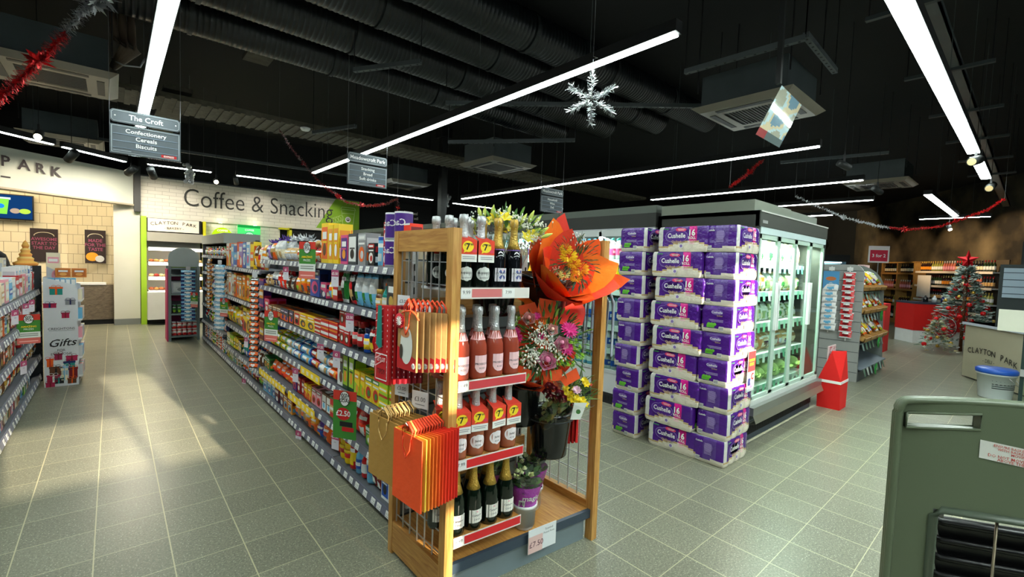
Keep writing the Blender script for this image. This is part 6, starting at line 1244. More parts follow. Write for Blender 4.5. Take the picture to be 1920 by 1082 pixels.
# ---- bags hung on the left wire mesh
def bag_item(nm, lb, w_, h, th, c, loc, rz, hand=None, deco=None, grp=None, tilt=0.):
    b = root(nm, lb, 'bag', loc, rz, grp); b.rotation_euler = (tilt, 0, rz)
    mb = MB('paper'); t = th/2; mb.add([(-w_/2, -t, -h), (w_/2, -t, -h), (w_/2, -t*.5, 0), (-w_/2, -t*.5, 0), (-w_/2, t, -h), (w_/2, t, -h), (w_/2, t*.5, 0), (-w_/2, t*.5, 0), (-w_/2, 0, -h+.01), (w_/2, 0, -h+.01)],
        [(0, 1, 2, 3), (5, 4, 7, 6), (0, 3, 7, 4), (1, 5, 6, 2), (0, 4, 5, 1), (3, 2, 6, 7)], C(c)); part('bag_body', mb, b)
    if hand:
        mb = MB('paper'); 
        for s_ in (-1, 1): mb.tube([(-w_*.16, s_*(t+.001), -.012), (-w_*.17, s_*t, .02), (0, s_*t*.5, .05), (w_*.17, s_*t, .02), (w_*.16, s_*(t+.001), -.012)], .0035, hand, 5)
        mb.tube([(-w_*.13, -t-.003, -.012), (-w_*.14, -t-.004, -.06), (0, -t-.006, -.10), (w_*.13, -t-.004, -.06), (w_*.13, -t-.003, -.012)], .0028, hand, 5)
        part('handle', mb, b)
    if deco: mb = MB('card'); deco(mb, w_, h, t); part('printed_front', mb, b)
    return b
# kraft bags: faces look along -x / slightly to the camera
BR = -1.47
kb = bag_item('kraft_paper_bag', 'frontmost kraft paper bag with twisted handles, hung left of the orange bags', .25, .29, .012, (176, 132, 62), (.935, 1.925, .775), BR, (214, 176, 110))
for i in range(6): dup(kb, (.955+.018*i, 1.935-.006*i, .778+.003*i), BR+.03*i, 'kraft paper bag mostly hidden behind the front kraft bag, %s' % ('closest behind', 'second behind', 'third behind', 'fourth behind', 'fifth behind', 'last against the mesh')[i])
mb = MB('metal'); mb.tube([(1.08, 1.925, .815), (.93, 1.925, .815), (.92, 1.925, .83)], .003, 'silver', 5); solo('hook', mb, 'chrome hook holding the kraft bags', 'hook')
ocol = [(250, 84, 30), (250, 206, 70), (250, 150, 40), (248, 120, 36), (246, 110, 30), (250, 96, 30), (244, 70, 24), (238, 56, 24), (240, 50, 22), (232, 44, 22), (226, 40, 22), (220, 36, 24)]
for i, c in enumerate(ocol):
    t = i/11; bag_item('gift_bag', 
        ('front orange-red gift bag with its broad face toward the aisle' if i == 0 else '%s gift bag, %s one behind the front orange-red bag' % (('yellow', 'amber', 'dark amber', 'orange', 'vivid orange', 'light red', 'red', 'bright red', 'deep red', 'deep red', 'deep red')[i-1], nth(i-1, 11))),
        .215, .30, .008, c, (.925+.010*i, 1.685-.003*i, .778+.002*i), -1.47+.052*i if i else -1.50, (236, 70, 30) if i != 1 else (250, 170, 90))
mb = MB('metal'); mb.tube([(1.08, 1.68, .815), (.92, 1.68, .815), (.91, 1.68, .83)], .003, 'silver', 5); solo('hook', mb, 'chrome hook holding the orange and red gift bags', 'hook')
def deco_bottle(mb, w_, h, t):
    y = -t-.001; R = lambda x0, z0, x1, z1, c, e=0.: mb.add([(x0*w_, y-e, z0*h), (x1*w_, y-e, z0*h), (x1*w_, y-e, z1*h), (x0*w_, y-e, z1*h)], [(0, 1, 2, 3)], C(c))
    for i in range(9): mb.add([(-.5*w_, y, -.02*h-.035*i), (-.5*w_+.012, y, -.02*h-.035*i), (.1*w_, y, -.02*h-.035*i+.03 if i else -.01), (.1*w_-.012, y, -.02*h-.035*i+.03 if i else -.01)], [(0, 1, 2, 3)], C((250, 190, 190)))
    R(-.38, -.62, .38, -.635, 'white', .001); R(-.38, -.95, .38, -.965, 'white', .001); R(-.40, -.95, -.38, -.62, 'white', .001); R(.38, -.95, .40, -.62, 'white', .001); mb.text("LET'S GET", .026, (0, y-.002, -.72*h), X, Zu, 'white', bold=.01, sx=.6); mb.text('TIPSY', .032, (0, y-.002, -.88*h), X, Zu, (110, 20, 24), bold=.02, sx=.8)
rb = None
for i in range(7):
    b = bag_item('bottle_gift_bag', 'front slim red bottle bag with white lettering, hanging beside the oak frame' if i == 0 else 'slim red bottle bag with dotted edge, %s behind the front one' % ('first', 'second', 'third', 'fourth', 'fifth', 'last')[i-1],
        .12 if i == 0 else .10, .36, .014, (206, 26, 34) if i < 2 else (150, 14, 34), (.945+.019*i, 1.975-.012*i, 1.29), -1.45+.09*i, None, deco_bottle if i == 0 else None)
    mb = MB('card')
    if i in (0, 1, 3):
        c = (20, 130, 120) if i != 3 else (20, 50, 54); mb.add([(-.03+.02*(i > 0), -.012, .0), (.0+.02*(i > 0), -.012, .0), (.01+.02*(i > 0), -.014, -.19), (-.015+.02*(i > 0), -.014, -.20), (-.04+.02*(i > 0), -.014, -.18)], [(0, 1, 2, 3, 4)], C(c)); part('ribbon', mb, b, 'teal ribbon tail')
    mb = MB('card')
    for k in range(14): mb.box(.044, -.0095, -.02-.024*k, .047, -.0085, -.012-.024*k, 'white')
    part('stitching', mb, b)
def deco_kraft(mb, w_, h, t):
    y = -t-.001; mb.add([(-w_/2, y, -h), (w_/2, y, -h), (w_/2, y, -h*.78), (-w_/2, y, -h*.62)], [(0, 1, 2, 3)], C((206, 30, 36)))
    mb.disc((0, y-.001, -h*.58), X, Zu, w_*.32, h*.32, (232, 230, 224), 20); mb.disc((-.01, y-.002, -h*.38), X, Zu, w_*.24, h*.07, (214, 140, 96), 14); mb.disc((-.035, y-.003, -h*.70), X, Zu, w_*.09, h*.13, (70, 60, 50), 12)
    for k in range(6):
        a = k*PI/6; mb.beam((.055+.012*math.cos(a), y-.002, -h*.9+.012*math.sin(a)), (.055-.012*math.cos(a), y-.002, -h*.9-.012*math.sin(a)), .002, .002, 'white')
for i in range(8):
    b = bag_item('festive_gift_bag', 'front kraft and red festive bag with snowflake gift tag' if i == 0 else 'kraft and red festive bag %s' % ('right behind the front one', 'third in the row', 'fourth in the row', 'fifth in the row', 'sixth in the row', 'seventh in the row', 'last in the row against the mesh')[i-1],
        .14, .25, .010, (184, 138, 84), (.935+.017*i, 1.725-.010*i, 1.29-.001*i), -1.48+.10*i if i < 6 else -.95, (240, 80, 40), deco_kraft)
    if i == 0:
        mb = MB('card'); mb.lathe([(0, 0), (.033, 0), (.033, .002), (0, .002)], 20, (200, 24, 44), (-.045, -.014, -.045), 'y', False)
        for k in range(6): a = k*PI/6; mb.beam((-.045+.02*math.cos(a), -.016, -.045+.02*math.sin(a)), (-.045-.02*math.cos(a), -.016, -.045-.02*math.sin(a)), .004, .002, 'white')
        part('gift_tag', mb, b, 'round red snowflake tag')
        mb = MB('paper'); mb.tube([(-.03, -.012, -.01), (0, -.014, .0), (.04, -.012, .004), (.07, -.01, -.01), (.09, -.01, -.03)], .004, (246, 90, 40), 5); part('cord', mb, b)
for k, (y, z, s_, lb) in enumerate(((2.02, 1.30, .04, 'small white price ticket on the mesh left of the bottles'), (1.83, 1.28, .045, 'white price ticket on the mesh centre, under the first bottle shelf'), (2.02, .87, .045, 'white price ticket on the mesh below the slim red bags'), (1.84, .86, .05, 'white tilted price ticket above the orange gift bags'))):
    mb = MB('card'); mb.box(-s_, 0, -s_*.8, s_, .0015, s_*.8, (236, 236, 238)); mb.text('£3.00', s_*.6, (0, -.001, -s_*.15), X, Zu, 'dgrey'); bars(mb, -.001, -s_*.6, s_*.6, -s_*.5, 1, 'grey', .004); solo('price_ticket', mb, lb, 'ticket', (1.068, y, z), -1.25)
# red drawstring bags on the right mesh, and grey straps outside
for i in range(7):
    bag_item('red_bottle_bag', 'slim red bag hanging on the right-hand wire mesh, %s' % ('nearest the lowest bucket', 'second from the bucket', 'third from the bucket', 'middle one', 'third from the post', 'second from the post', 'nearest the right oak post')[i], .05, .20, .014, (222, 30, 30), (1.955-.004*i, 1.80-.028*i, .66+.012*i), .5+.1*i, (230, 50, 34))
for i in range(9):
    mb = MB('plastic'); x, y = 2.06+.012*(i % 3), 1.86-.035*i; mb.tube([(2.0, y, 1.38), (x+.03, y, 1.37), (x+.06+.01*(i % 2), y-.01, 1.30), (x+.06, y-.01, 1.0), (x+.05, y-.01, .98)], .008, (150, 158, 170), 6); solo('grey_strap', mb, 'grey strap hanging outside the right oak post beside the fridge, %s' % ('farthest back', 'second from back', 'third from back', 'fourth from back', 'middle', 'fourth from front', 'third from front', 'second from front', 'closest to the post')[i], 'strap')
# ------------------------------------------------------------------ toilet roll stacks
PK = (74, 28, 128)
def toilet_pack(variant):
    """front faces -Y, ends face -X / +X"""
    W_, D_, H_ = .425, .235, .203
    mb = MB('film'); nx, nz = 40, 14
    def wave(x): t = x/W_; return .052+.028*math.sin(t*5.2+.9)
    V = []; F = []; cc = []
    per = []                       # perimeter: front, right end, back, left end
    def prof(x, y): return x, y
    for i in range(nx+1): x = -W_/2+W_*i/nx; per.append((x, -D_/2-.007*abs(math.sin(PI*4*i/nx)), 'f', x))
    for i in range(1, 17): y = -D_/2+D_*i/16; per.append((W_/2+.006*abs(math.sin(PI*2*i/16)), y, 'e', y))
    for i in range(1, 21): x = W_/2-W_*i/20; per.append((x, D_/2+.007*abs(math.sin(PI*4*i/20)), 'b', -x))
    for i in range(1, 16): y = D_/2-D_*i/16; per.append((-W_/2-.006*abs(math.sin(PI*2*i/16)), y, 'e2', -y))
    n = len(per)
    for j in range(nz+1):
        t = j/nz; z = H_*t; k = 1-.05*max(0, abs(2*t-1)-.8)/.2; k2 = 1-.012*math.exp(-((t-.5)/.06)**2)
        for (x, y, f_, s_) in per: V.append((x*k*k2, y*k*k2, z+(rnd.uniform(-.0015, .0015) if 0 < j < nz else 0)))
    for j in range(nz):
        zc = H_*(j+.5)/nz
        for i in range(n):
            i2 = (i+1) % n; F.append((j*n+i, j*n+i2, (j+1)*n+i2, (j+1)*n+i)); x, y, f_, s_ = per[i]; c = PK
            if f_ in ('f', 'b'):
                if zc < wave(s_) : c = (222, 214, 196)
                elif abs(zc-wave(s_)) < .014: c = (190, 164, 120)
                elif .055 < s_ < .125: c = (214, 36, 140)
                elif s_ < -W_*.42: c = (206, 204, 200)
            else:
                if zc < .035+.012*math.sin(s_*20): c = (222, 214, 196)
                elif variant == 1 and abs(s_) < .045: c = (90, 60, 140)
            cc.append(C(c))
    mb.add(V, F, cc, True); b = nz*n; top = [tuple(range(b, b+n))]; s0 = len(mb.v)
    mb.add([V[b+i] for i in range(n)], [tuple(range(n))], C((214, 210, 204))); mb.add([V[i] for i in range(n)], [tuple(range(n-1, -1, -1))], C((214, 210, 204)))
    y = -D_/2-.0095; Xd, Zd = Vector((1, 0, 0)), Vector((0, 0, 1))
    mb.mat('print')
    for (cx, cz, rx, rz) in ((-.09, .125, .052, .042), (-.045, .132, .055, .046), (.0, .125, .05, .04), (-.045, .112, .07, .036)): mb.disc((cx, y, cz), Xd, Zd, rx+.004, rz+.004, (150, 120, 196), 18)
    for (cx, cz, rx, rz) in ((-.09, .125, .052, .042), (-.045, .132, .055, .046), (.0, .125, .05, .04), (-.045, .112, .07, .036)): mb.disc((cx, y-.0005, cz), Xd, Zd, rx, rz, PK, 18)
    for (cx, cz, rx, rz) in ((-.02, .178, .035, .015), (.01, .176, .03, .013)): mb.disc((cx, y-.001, cz), Xd, Zd, rx, rz, (226, 60, 110), 12)
    bars(mb, y-.0015, -.04, .03, .18, 2, 'white', .003, .008)
    mb.text('Cushelle', .053, (-.045, y-.0015, .112), Xd, Zd, 'white', bold=.018, sx=.86); mb.text('Quilted', .027, (-.045, y-.0015, .072), Xd, Zd, (214, 180, 120), bold=.01)
    mb.text('16', .068, (.090, y-.0012, .128), Xd, Zd, 'white', bold=.03, sx=.9); mb.text('ROLL', .030, (.090, y-.0012, .100), Xd, Zd, 'white', bold=.02, sx=.9); mb.text('FAMILY', .017, (.090, y-.0012, .078), Xd, Zd, (250, 170, 210), bold=.01); mb.text('PACK', .017, (.090, y-.0012, .060), Xd, Zd, (250, 170, 210), bold=.01)
    mb.rect((0, y-.001, 0), Xd, Zd, -.165, .182, -.115, .190, (60, 130, 90)); mb.disc((.0, y-.002, .045), Xd, Zd, .017, .017, 'white', 14); mb.disc((.0, y-.0025, .045), Xd, Zd, .013, .013, (130, 110, 170), 14)
    for sgn in (-1, 1):
        xe = sgn*(W_/2+.0085); xd = Vector((0, -sgn, 0)) if sgn < 0 else Vector((0, 1, 0)); xd = Vector((0, -1, 0)) if sgn < 0 else Vector((0, 1, 0))
        def E(px, pz, e=0.): return Vector((xe+sgn*e, 0, 0))+xd*px+Zd*pz
        if variant == 0:
            mb.disc(E(0, .155), xd, Zd, .045, .022, (110, 80, 160), 16); mb.text('Cushelle', .024, E(0, .147, .001), xd, Zd, 'white', bold=.015); mb.text('Quilted', .014, E(.02, .125, .001), xd, Zd, (214, 180, 120))
            for k in range(3): q = E(0, 0, .001); mb.rect(q, xd, Zd, -.06+.01*k, .095-.007*k, .05, .098-.007*k, (170, 150, 200))
            for k in range(3): mb.disc(E(-.058+.022*k, .062, .001), xd, Zd, .014, .012, (110, 190, 60), 8)
            mb.rect(E(0, 0, .001), xd, Zd, -.075, .035, -.015, .058, (90, 170, 50))
        else:
            mb.text('Cushelle', .020, E(-.075, .160, .001), xd, Zd, 'white', bold=.015, sx=.8)
            for k in range(9): mb.rect(E(0, 0, .001), xd, Zd, -.032, .155-.010*k, .025, .159-.010*k, (170, 150, 200))
            mb.disc(E(0, .13, .0005), xd, Zd, .035, .035, (110, 86, 156), 14)
        mb.rect(E(0, 0, .001), xd, Zd, .02 if variant == 0 else -.1, .015, .055 if variant == 0 else -.065, .048, 'white')
        for k in range(8): a = (.023 if variant == 0 else -.097)+.004*k; mb.rect(E(0, 0, .002), xd, Zd, a, .02, a+.0018, .044, 'black')
    return mb.mesh('toilet_roll_pack')
TP = [toilet_pack(0), toilet_pack(1)]
HGT = ['bottom pack', 'second pack up', 'third pack up', 'fourth pack up', 'fifth pack up', 'sixth pack up', 'seventh pack up', 'eighth pack up', 'top pack']
# (x, y, rotation): middle stack faces the aisle (-x), the side stacks show their ends to it
for nm, cx, cy, rz in (('left stack (ends toward the aisle)', 3.66, 2.36, 0.), ('middle stack (fronts toward the aisle)', 3.60, 1.93, -PI/2), ('right stack by the glass fridge', 3.715, 1.60, 0.)):
    for k in range(9):
        j = (rnd.uniform(-.012, .012), rnd.uniform(-.012, .012)); 
        if 'middle' in nm: j = (j[0], (.02 if k % 2 else -.015))
        o = link('toilet_roll_pack', TP[(k*7//3+len(nm)) % 2], None, (cx+j[0], cy+j[1], .002+.2065*k), rz+rnd.uniform(-.03, .03)); tag(o, 'purple toilet roll pack, %s in the %s' % (HGT[k], nm), 'toilet rolls', 'toilet roll packs in the %s' % nm)
mb = MB('card'); mb.box(-.075, 0, 0, .075, .003, .33, (222, 226, 230)); mb.box(-.072, -.001, .16, .072, 0, .325, (216, 34, 40)); mb.text('CRACKING', .028, (0, -.002, .245), X, Zu, 'yellow', bold=.02, sx=.85); mb.text('DEALS', .034, (0, -.002, .21), X, Zu, 'yellow', bold=.02, sx=.9); mb.disc((.03, -.003, .12), X, Zu, .03, .03, 'red'); mb.text('£5', .035, (.03, -.004, .11), X, Zu, 'white', bold=.02); mb.box(-.06, -.002, .05, -.01, -.001, .11, 'navy'); mb.box(-.01, -.002, .03, .03, -.001, .07, 'lilac')
solo('offer_poster', mb, 'red and white cracking deals poster taped to the right toilet roll stack', 'poster', (3.86, 1.462, .55), .02)

# ------------------------------------------------------------------ long fridge row facing the gondola
FX = 4.13
r = root('glass_fridge', 'glass-door chiller of salad and vegetables beside the toilet roll stacks', 'fridge')
gcol_ = (44, 46, 41); x0, x1, y0, y1 = 4.13, 6.0, 1.575, 2.53
mb = MB('paint'); mb.box(x0, y0, .30, x0+.035, y1, 2.035, gcol_); mb.box(x1-.035, y0, .30, x1, y1, 2.035, gcol_); mb.box(x0, y1-.04, .2, x1, y1, 2.035, (150, 152, 148)); mb.box(x0, y0+.02, 2.0, x1, y1, 2.035, gcol_)
mb.box(x0+.035, y0+.08, .30, x1-.035, y1-.04, .34, (200, 204, 200)); mb.box(x0+.01, y0+.05, 0, x1-.01, y1, .30, (60, 70, 78)); part('cabinet', mb, r)
mb = MB('paint'); mb.box(x0, y0-.01, 1.90, x1, y0+.03, 2.035, (58, 60, 54)); mb.box(x0, y0-.016, 2.022, x1, y0-.008, 2.034, (190, 190, 184)); mb.box(x0+.04, y0-.014, 1.93, x0+.15, y0-.010, 1.955, (150, 150, 150)); part('canopy', mb, r)
mb = MB('metal'); mb.box(x0, y0-.05, .27, x1+.02, y0+.01, .34, (150, 152, 150)); mb.add([(x0, y0-.05, .27), (x1+.02, y0-.05, .27), (x1+.02, y0+.02, .17), (x0, y0+.02, .17), (x0, y0-.075, .21), (x1+.02, y0-.075, .21)], [(0, 4, 5, 1), (4, 3, 2, 5)], C((170, 168, 150))); part('bumper', mb, r)
mb = MB('paint'); mb.box(x0+.01, y0+.045, .0, x1-.01, y0+.05, .17, (52, 64, 76))
for i in range(74): mb.box(x0+.03+.025*i, y0+.04, .05, x0+.042+.025*i, y0+.045, .13, 'black')
part('kick_grille', mb, r)
mb = MB('paint'); al = (178, 200, 188); mb.box(x0+.03, y0-.008, .335, x1-.02, y0+.02, .385, (206, 212, 206)); mb.box(x0+.03, y0-.006, 1.84, x1-.02, y0+.02, 1.90, (186, 204, 204)); part('door_track', mb, r)
dw = (x1-x0-.07)/4
for i in range(4):
    a, b = x0+.035+dw*i, x0+.035+dw*(i+1); mb = MB('paint')
    for p0, p1, q0, q1 in ((a, a+.04, .39, 1.84), (b-.04, b, .39, 1.84), (a, b, .39, .42), (a, b, 1.80, 1.84)): mb.box(p0, y0+.0, q0, p1, y0+.02, q1, al)
    d = part('door', mb, r); mb = MB('glass'); mb.box(a+.04, y0+.008, .42, b-.04, y0+.014, 1.80, 'white'); part('glass_pane', mb, d)
    mb = MB('plastic'); hx = b-.03 if i % 2 == 0 else a+.015; mb.box(hx, y0-.025, .98, hx+.018, y0-.001, 1.42, (236, 238, 236)); part('handle', mb, d)
for z in (.42, .72, 1.02, 1.32, 1.60):
    mb = MB('plastic'); mb.box(x0+.04, y0+.14+(z-.4)*.05, z-.02, x1-.04, y1-.05, z, (214, 218, 214)); mb.box(x0+.04, y0+.125+(z-.4)*.05, z-.045, x1-.04, y0+.14+(z-.4)*.05, z-.002, (170, 196, 190)); sh = part('shelf', mb, r)
    for i in range(13):
        mb = MB('card'); xx = x0+.09+.137*i; k = rnd.uniform(-.02, .02); mb.add([(xx, y0+.118+(z-.4)*.05, z-.09), (xx+.06, y0+.118+(z-.4)*.05, z-.095), (xx+.055+k, y0+.12+(z-.4)*.05, z), (xx-.01+k, y0+.12+(z-.4)*.05, z)], [(0, 1, 2, 3)], C(rnd.choice([(150, 206, 180), (90, 180, 140), (206, 226, 214), (120, 190, 160)]))); part('hanging_label', mb, sh)
mb = MB('led_soft'); mb.box(x0+.06, y0+.05, 1.955, x1-.06, y0+.09, 1.975, (240, 255, 244)); part('lamp', mb, r)
area('fridge_lamp', (5.06, 1.66, 1.79), (5.06, 2.1, .6), 40, 1.7, .06, (.92, 1, .92))
mb = MB('paint'); mb.box(x0-.40+.4, 1.62, 2.036, 5.0, 2.5, 2.13, (120, 126, 112)); solo('fridge_top_housing', mb, 'pale grey motor housing on top of the glass fridge, near corner', 'housing')
mb = MB('paint'); mb.box(4.8, 1.75, 2.13, 5.75, 2.4, 2.17, (130, 138, 126)); mb.box(5.0, 1.62, 2.036, 5.8, 2.4, 2.12, (120, 126, 116)); solo('fridge_top_housing', mb, 'lower grey housing plates along the top of the glass fridge toward the right', 'housing')
VEG = [('salad_bag', 'bag', .17, .24, .10, [((196, 206, 150), 'white', 'green'), ('cream', 'silver', (170, 180, 110)), ('white', (200, 210, 160), 'green'), ((160, 180, 120), 'silver', 'cream'), ((214, 200, 130), 'white', 'tan')]), ('vegetable_bag', 'bag', .18, .20, .11, [((150, 160, 110), 'tan', 'white'), ('tan', 'orange', 'white'), ('cream', (200, 190, 120), 'green'), ((120, 140, 90), 'silver', 'cream')]),
    ('herb_packet', 'bag', .13, .17, .07, [((90, 120, 80), 'white', 'cream'), ((150, 175, 120), 'white', 'silver'), ('silver', 'white', 'green'), ('cream', (130, 150, 90), 'silver')]), ('vegetable_bag', 'bag', .20, .17, .13, [('tan', (150, 110, 70), 'cream'), ((200, 130, 80), 'tan', 'white'), ('cream', 'tan', 'brown'), ((170, 150, 110), 'cream', 'tan')])]
SZ = {1.60: 0, 1.32: 1, 1.02: 2, .72: 3}
for z, vi in SZ.items():
    no, kd, w_, h, d, cs = VEG[vi]; x = x0+.12; i = 0
    while x < x1-.08:
        c = cs[i % len(cs)]; me = pmesh(kd, w_, min(h, .235), d, *c, rnd.randrange(2), rnd.randrange(3))
        for jj in range(2):
            o = link(no, me, None, (x+rnd.uniform(-.02, .02), y0+.24+.17*jj, z+.004)); o.rotation_euler = (rnd.uniform(-.35, -.1), 0, rnd.uniform(-.3, .3)); tag(o, '%s and %s %s, %s from left, %s row, %s shelf of glass fridge' % (cname(c[0]), cname(c[1]), no.replace('_', ' '), nth(i), ('front', 'back')[jj], {0: 'top', 1: 'fourth', 2: 'middle', 3: 'second'}[vi]), 'vegetables', '%ss on the %s shelf of the glass fridge' % (no.replace('_', ' '), {0: 'top', 1: 'fourth', 2: 'middle', 3: 'second'}[vi]))
        x += w_*.66; i += 1
def cabbage(col, s_):
    mb = MB('petal'); 
    for q in range(4):
        for i in range(7):
            a = i*.9+q*.5; R_ = s_*(1-.12*q); mb.blob((.012*math.cos(a)*q, .012*math.sin(a)*q, R_), R_*(.98+.03*math.sin(i)), R_*.95, R_*(.9+.03*q), col if (i+q) % 2 else (176, 200, 120), 10, 7, .05) if i == 0 else leaf(mb, (R_*.9*math.cos(a), R_*.9*math.sin(a), R_*.8), (math.cos(a+1.3), math.sin(a+1.3), .6), s_*.8, s_*.3, (150, 190, 96))
    return mb.mesh('cabbage')
cb = [cabbage((150, 184, 96), .085), cabbage((120, 160, 80), .075)]
for i in range(9):
    for jj in range(2): o = link('cabbage', cb[(i+jj) % 2], None, (x0+.17+.19*i, y0+.22+.18*jj, .425), i*.7); tag(o, 'pale green wrapped cabbage, %s from left, %s row, bottom shelf of glass fridge' % (nth(i), ('front', 'back')[jj]), 'cabbage', 'cabbages on the bottom shelf of the glass fridge')
# drinks chillers
yb = [2.56, 3.9, 5.24, 6.58, 7.92, 9.26, 10.6]
SZD = [.36, .60, .86, 1.26, 1.60]
DR = [('water_bottle', ('sky', 'blue', 'white')), ('water_bottle', ('silver', 'sky', 'blue')), ('juice_bottle', ('amber', 'yellow', 'lime')), ('juice_bottle', ('yellow', 'lime', 'navy')), ('sports_bottle', ('white', 'sky', 'purple')), ('sports_bottle', ('white', 'teal', 'pink')), ('cola_bottle', ('black', 'red', 'red')), ('squash_bottle', ('green', 'white', 'yellow'))]
for bi, (a, b) in enumerate(zip(yb, yb[1:])):
    nm = ('nearest the toilet rolls', 'second along', 'third along', 'fourth along', 'fifth along', 'farthest')[bi]
    r = root('drinks_chiller', 'open-fronted drinks chiller in the long row facing the gondola, %s' % nm, 'fridge', (0, 0, 0))
    mb = MB('paint'); mb.box(FX+.75, a, .1, FX+.8, b-.01, 2.06, (160, 164, 160)); mb.box(FX, a, 0, FX+.8, b-.01, .12, (34, 36, 40)); mb.box(FX+.03, a, .12, FX+.8, b-.01, .3, (190, 194, 194)); mb.box(FX, a, .12, FX+.03, b-.01, .34, (206, 210, 210)); mb.box(FX, a, 1.93, FX+.8, b-.01, 2.075, (46, 48, 44)); mb.box(FX-.0, a, 2.075, FX+.8, b-.01, 2.15, (92, 100, 92)); mb.box(FX+.03, a, .3, FX+.8, a+.02, 1.93, (150, 154, 154)); part('cabinet', mb, r)
    mb = MB('paint')
    for y_ in (a, (a+b)/2, b-.05): mb.box(FX-.005, y_, .36, FX+.02, y_+.035, 1.90, (190, 196, 196))
    mb.box(FX-.005, a, 1.85, FX+.02, b-.01, 1.92, (206, 212, 210)); mb.box(FX-.005, a, .34, FX+.02, b-.01, .38, (190, 196, 196)); part('door_frame', mb, r)
    mb = MB('glass'); mb.box(FX+.004, a+.03, .38, FX+.009, b-.05, 1.85, 'white'); part('glass_pane', mb, r)
    mb = MB('paint'); 
    for i in range(30): mb.box(FX-.002, a+.03+.043*i, .03, FX, a+.055+.043*i, .09, 'black')
    part('kick_grille', mb, r)
    mb = MB('led_soft'); mb.box(FX+.05, a+.05, 1.88, FX+.08, b-.05, 1.90, (240, 252, 255)); part('lamp', mb, r)
    for k, z in enumerate(SZD):
        mb = MB('paint'); mb.box(FX+.07, a+.02, z-.02, FX+.72, b-.03, z, (200, 206, 206)); mb.box(FX+.06, a+.02, z-.06, FX+.07, b-.03, z, (222, 224, 224))
        if k in (2, 3): mb.box(FX+.055, a+.1, z-.055, FX+.06, a+.35, z-.005, (220, 110, 100)); mb.box(FX+.054, a+.02, z-.05, FX+.06, a+.09, z-.005, 'yellow')
        part('shelf', mb, r)
        if bi > 2: continue
        hh = [.20, .22, .30, .28, .235][k]; y_ = a+.09; i = 0
        while y_ < b-.06:
            no, cs = DR[{0: 0, 1: 1, 2: 1, 3: 2, 4: 4}[k]+(1 if (i//4+bi) % 2 and k not in (1, 2) else 0)]; 
            for jj in range(2 if bi == 0 else 1):
                o = link(no, pmesh('bottle', .075, hh, .075, *cs, 0), None, (FX+.13+.09*jj, y_, z+.002)); w_ = '%s shelf, %s drinks chiller' % (ORD[k] if k < 4 else 'top', ('nearest', 'second', 'third')[bi]); tag(o, '%s and %s %s, %s from right%s, %s' % (cname(cs[0]), cname(cs[1]), no.replace('_', ' '), nth(i), ', behind' if jj else '', w_), 'bottle', 'bottles on the '+w_)
            y_ += .086; i += 1
    area('chiller_lamp', (FX+.12, (a+b)/2, 1.87), (FX+.4, (a+b)/2, .5), 12, .05, 1.2, (.9, .98, 1))
# licensed signboard on the dark wall
mb = MB('paint'); mb.box(6.1, 12.2, 2.55, 7.3, 12.299, 3.15, (16, 17, 18)); mb.text('Licensed', .125, (6.62, 12.19, 2.86), X, Zu, (230, 224, 210), bold=.02); mb.text('to sell', .11, (6.72, 12.19, 2.72), X, Zu, (230, 224, 210), bold=.02); solo('licence_board', mb, 'black board with small pale lettering Licensed to sell, above the oak frame', 'sign')
# ------------------------------------------------------------------ far right: slat-panelled bread gondola
r = root('slatwall_gondola', 'grey slat-panelled gondola end with rounded corner holding bread crates', 'shelving')
ga = (158, 160, 156); pts = [(7.95, 2.55, 0), (7.95, 1.60, 0), (7.95, 1.60, 1.45)]+[(7.95, 1.72-.12*math.cos(a)*1, 1.53+.14*math.sin(a)) for a in [PI/2*i/6 for i in range(7)]]+[(7.95, 2.55, 1.67)]
n = len(pts); mb = MB('paint'); mb.add(pts+[(p[0]+.04, p[1], p[2]) for p in pts], [tuple(range(n)), tuple(range(2*n-1, n-1, -1))]+[(i, (i+1) % n, (i+1) % n+n, i+n) for i in range(n)], C(ga))
for k in range(11): mb.box(7.947, 1.602, .13+.145*k, 7.95, 2.55, .137+.145*k, (70, 74, 76))
part('slat_panel', mb, r)
mb = MB('paint'); mb.box(7.99, 2.0, 0, 9.6, 2.04, 1.65, (110, 114, 116)); pts = [(9.6, 1.60, 0), (9.6, 2.3, 0), (9.6, 2.3, 1.65), (9.6, 2.05, 1.70)]+[(9.6, 2.05-.40*math.sin(a), 1.30+.40*math.cos(a)) for a in [PI/2*i/6 for i in range(1, 7)]]
mb.add(pts, [tuple(range(len(pts)))], C((120, 126, 122))); mb.box(7.99, 1.60, 0, 9.6, 1.63, .14, (84, 88, 92)); part('frame', mb, r)
BZ = [.18, .55, .95, 1.28]
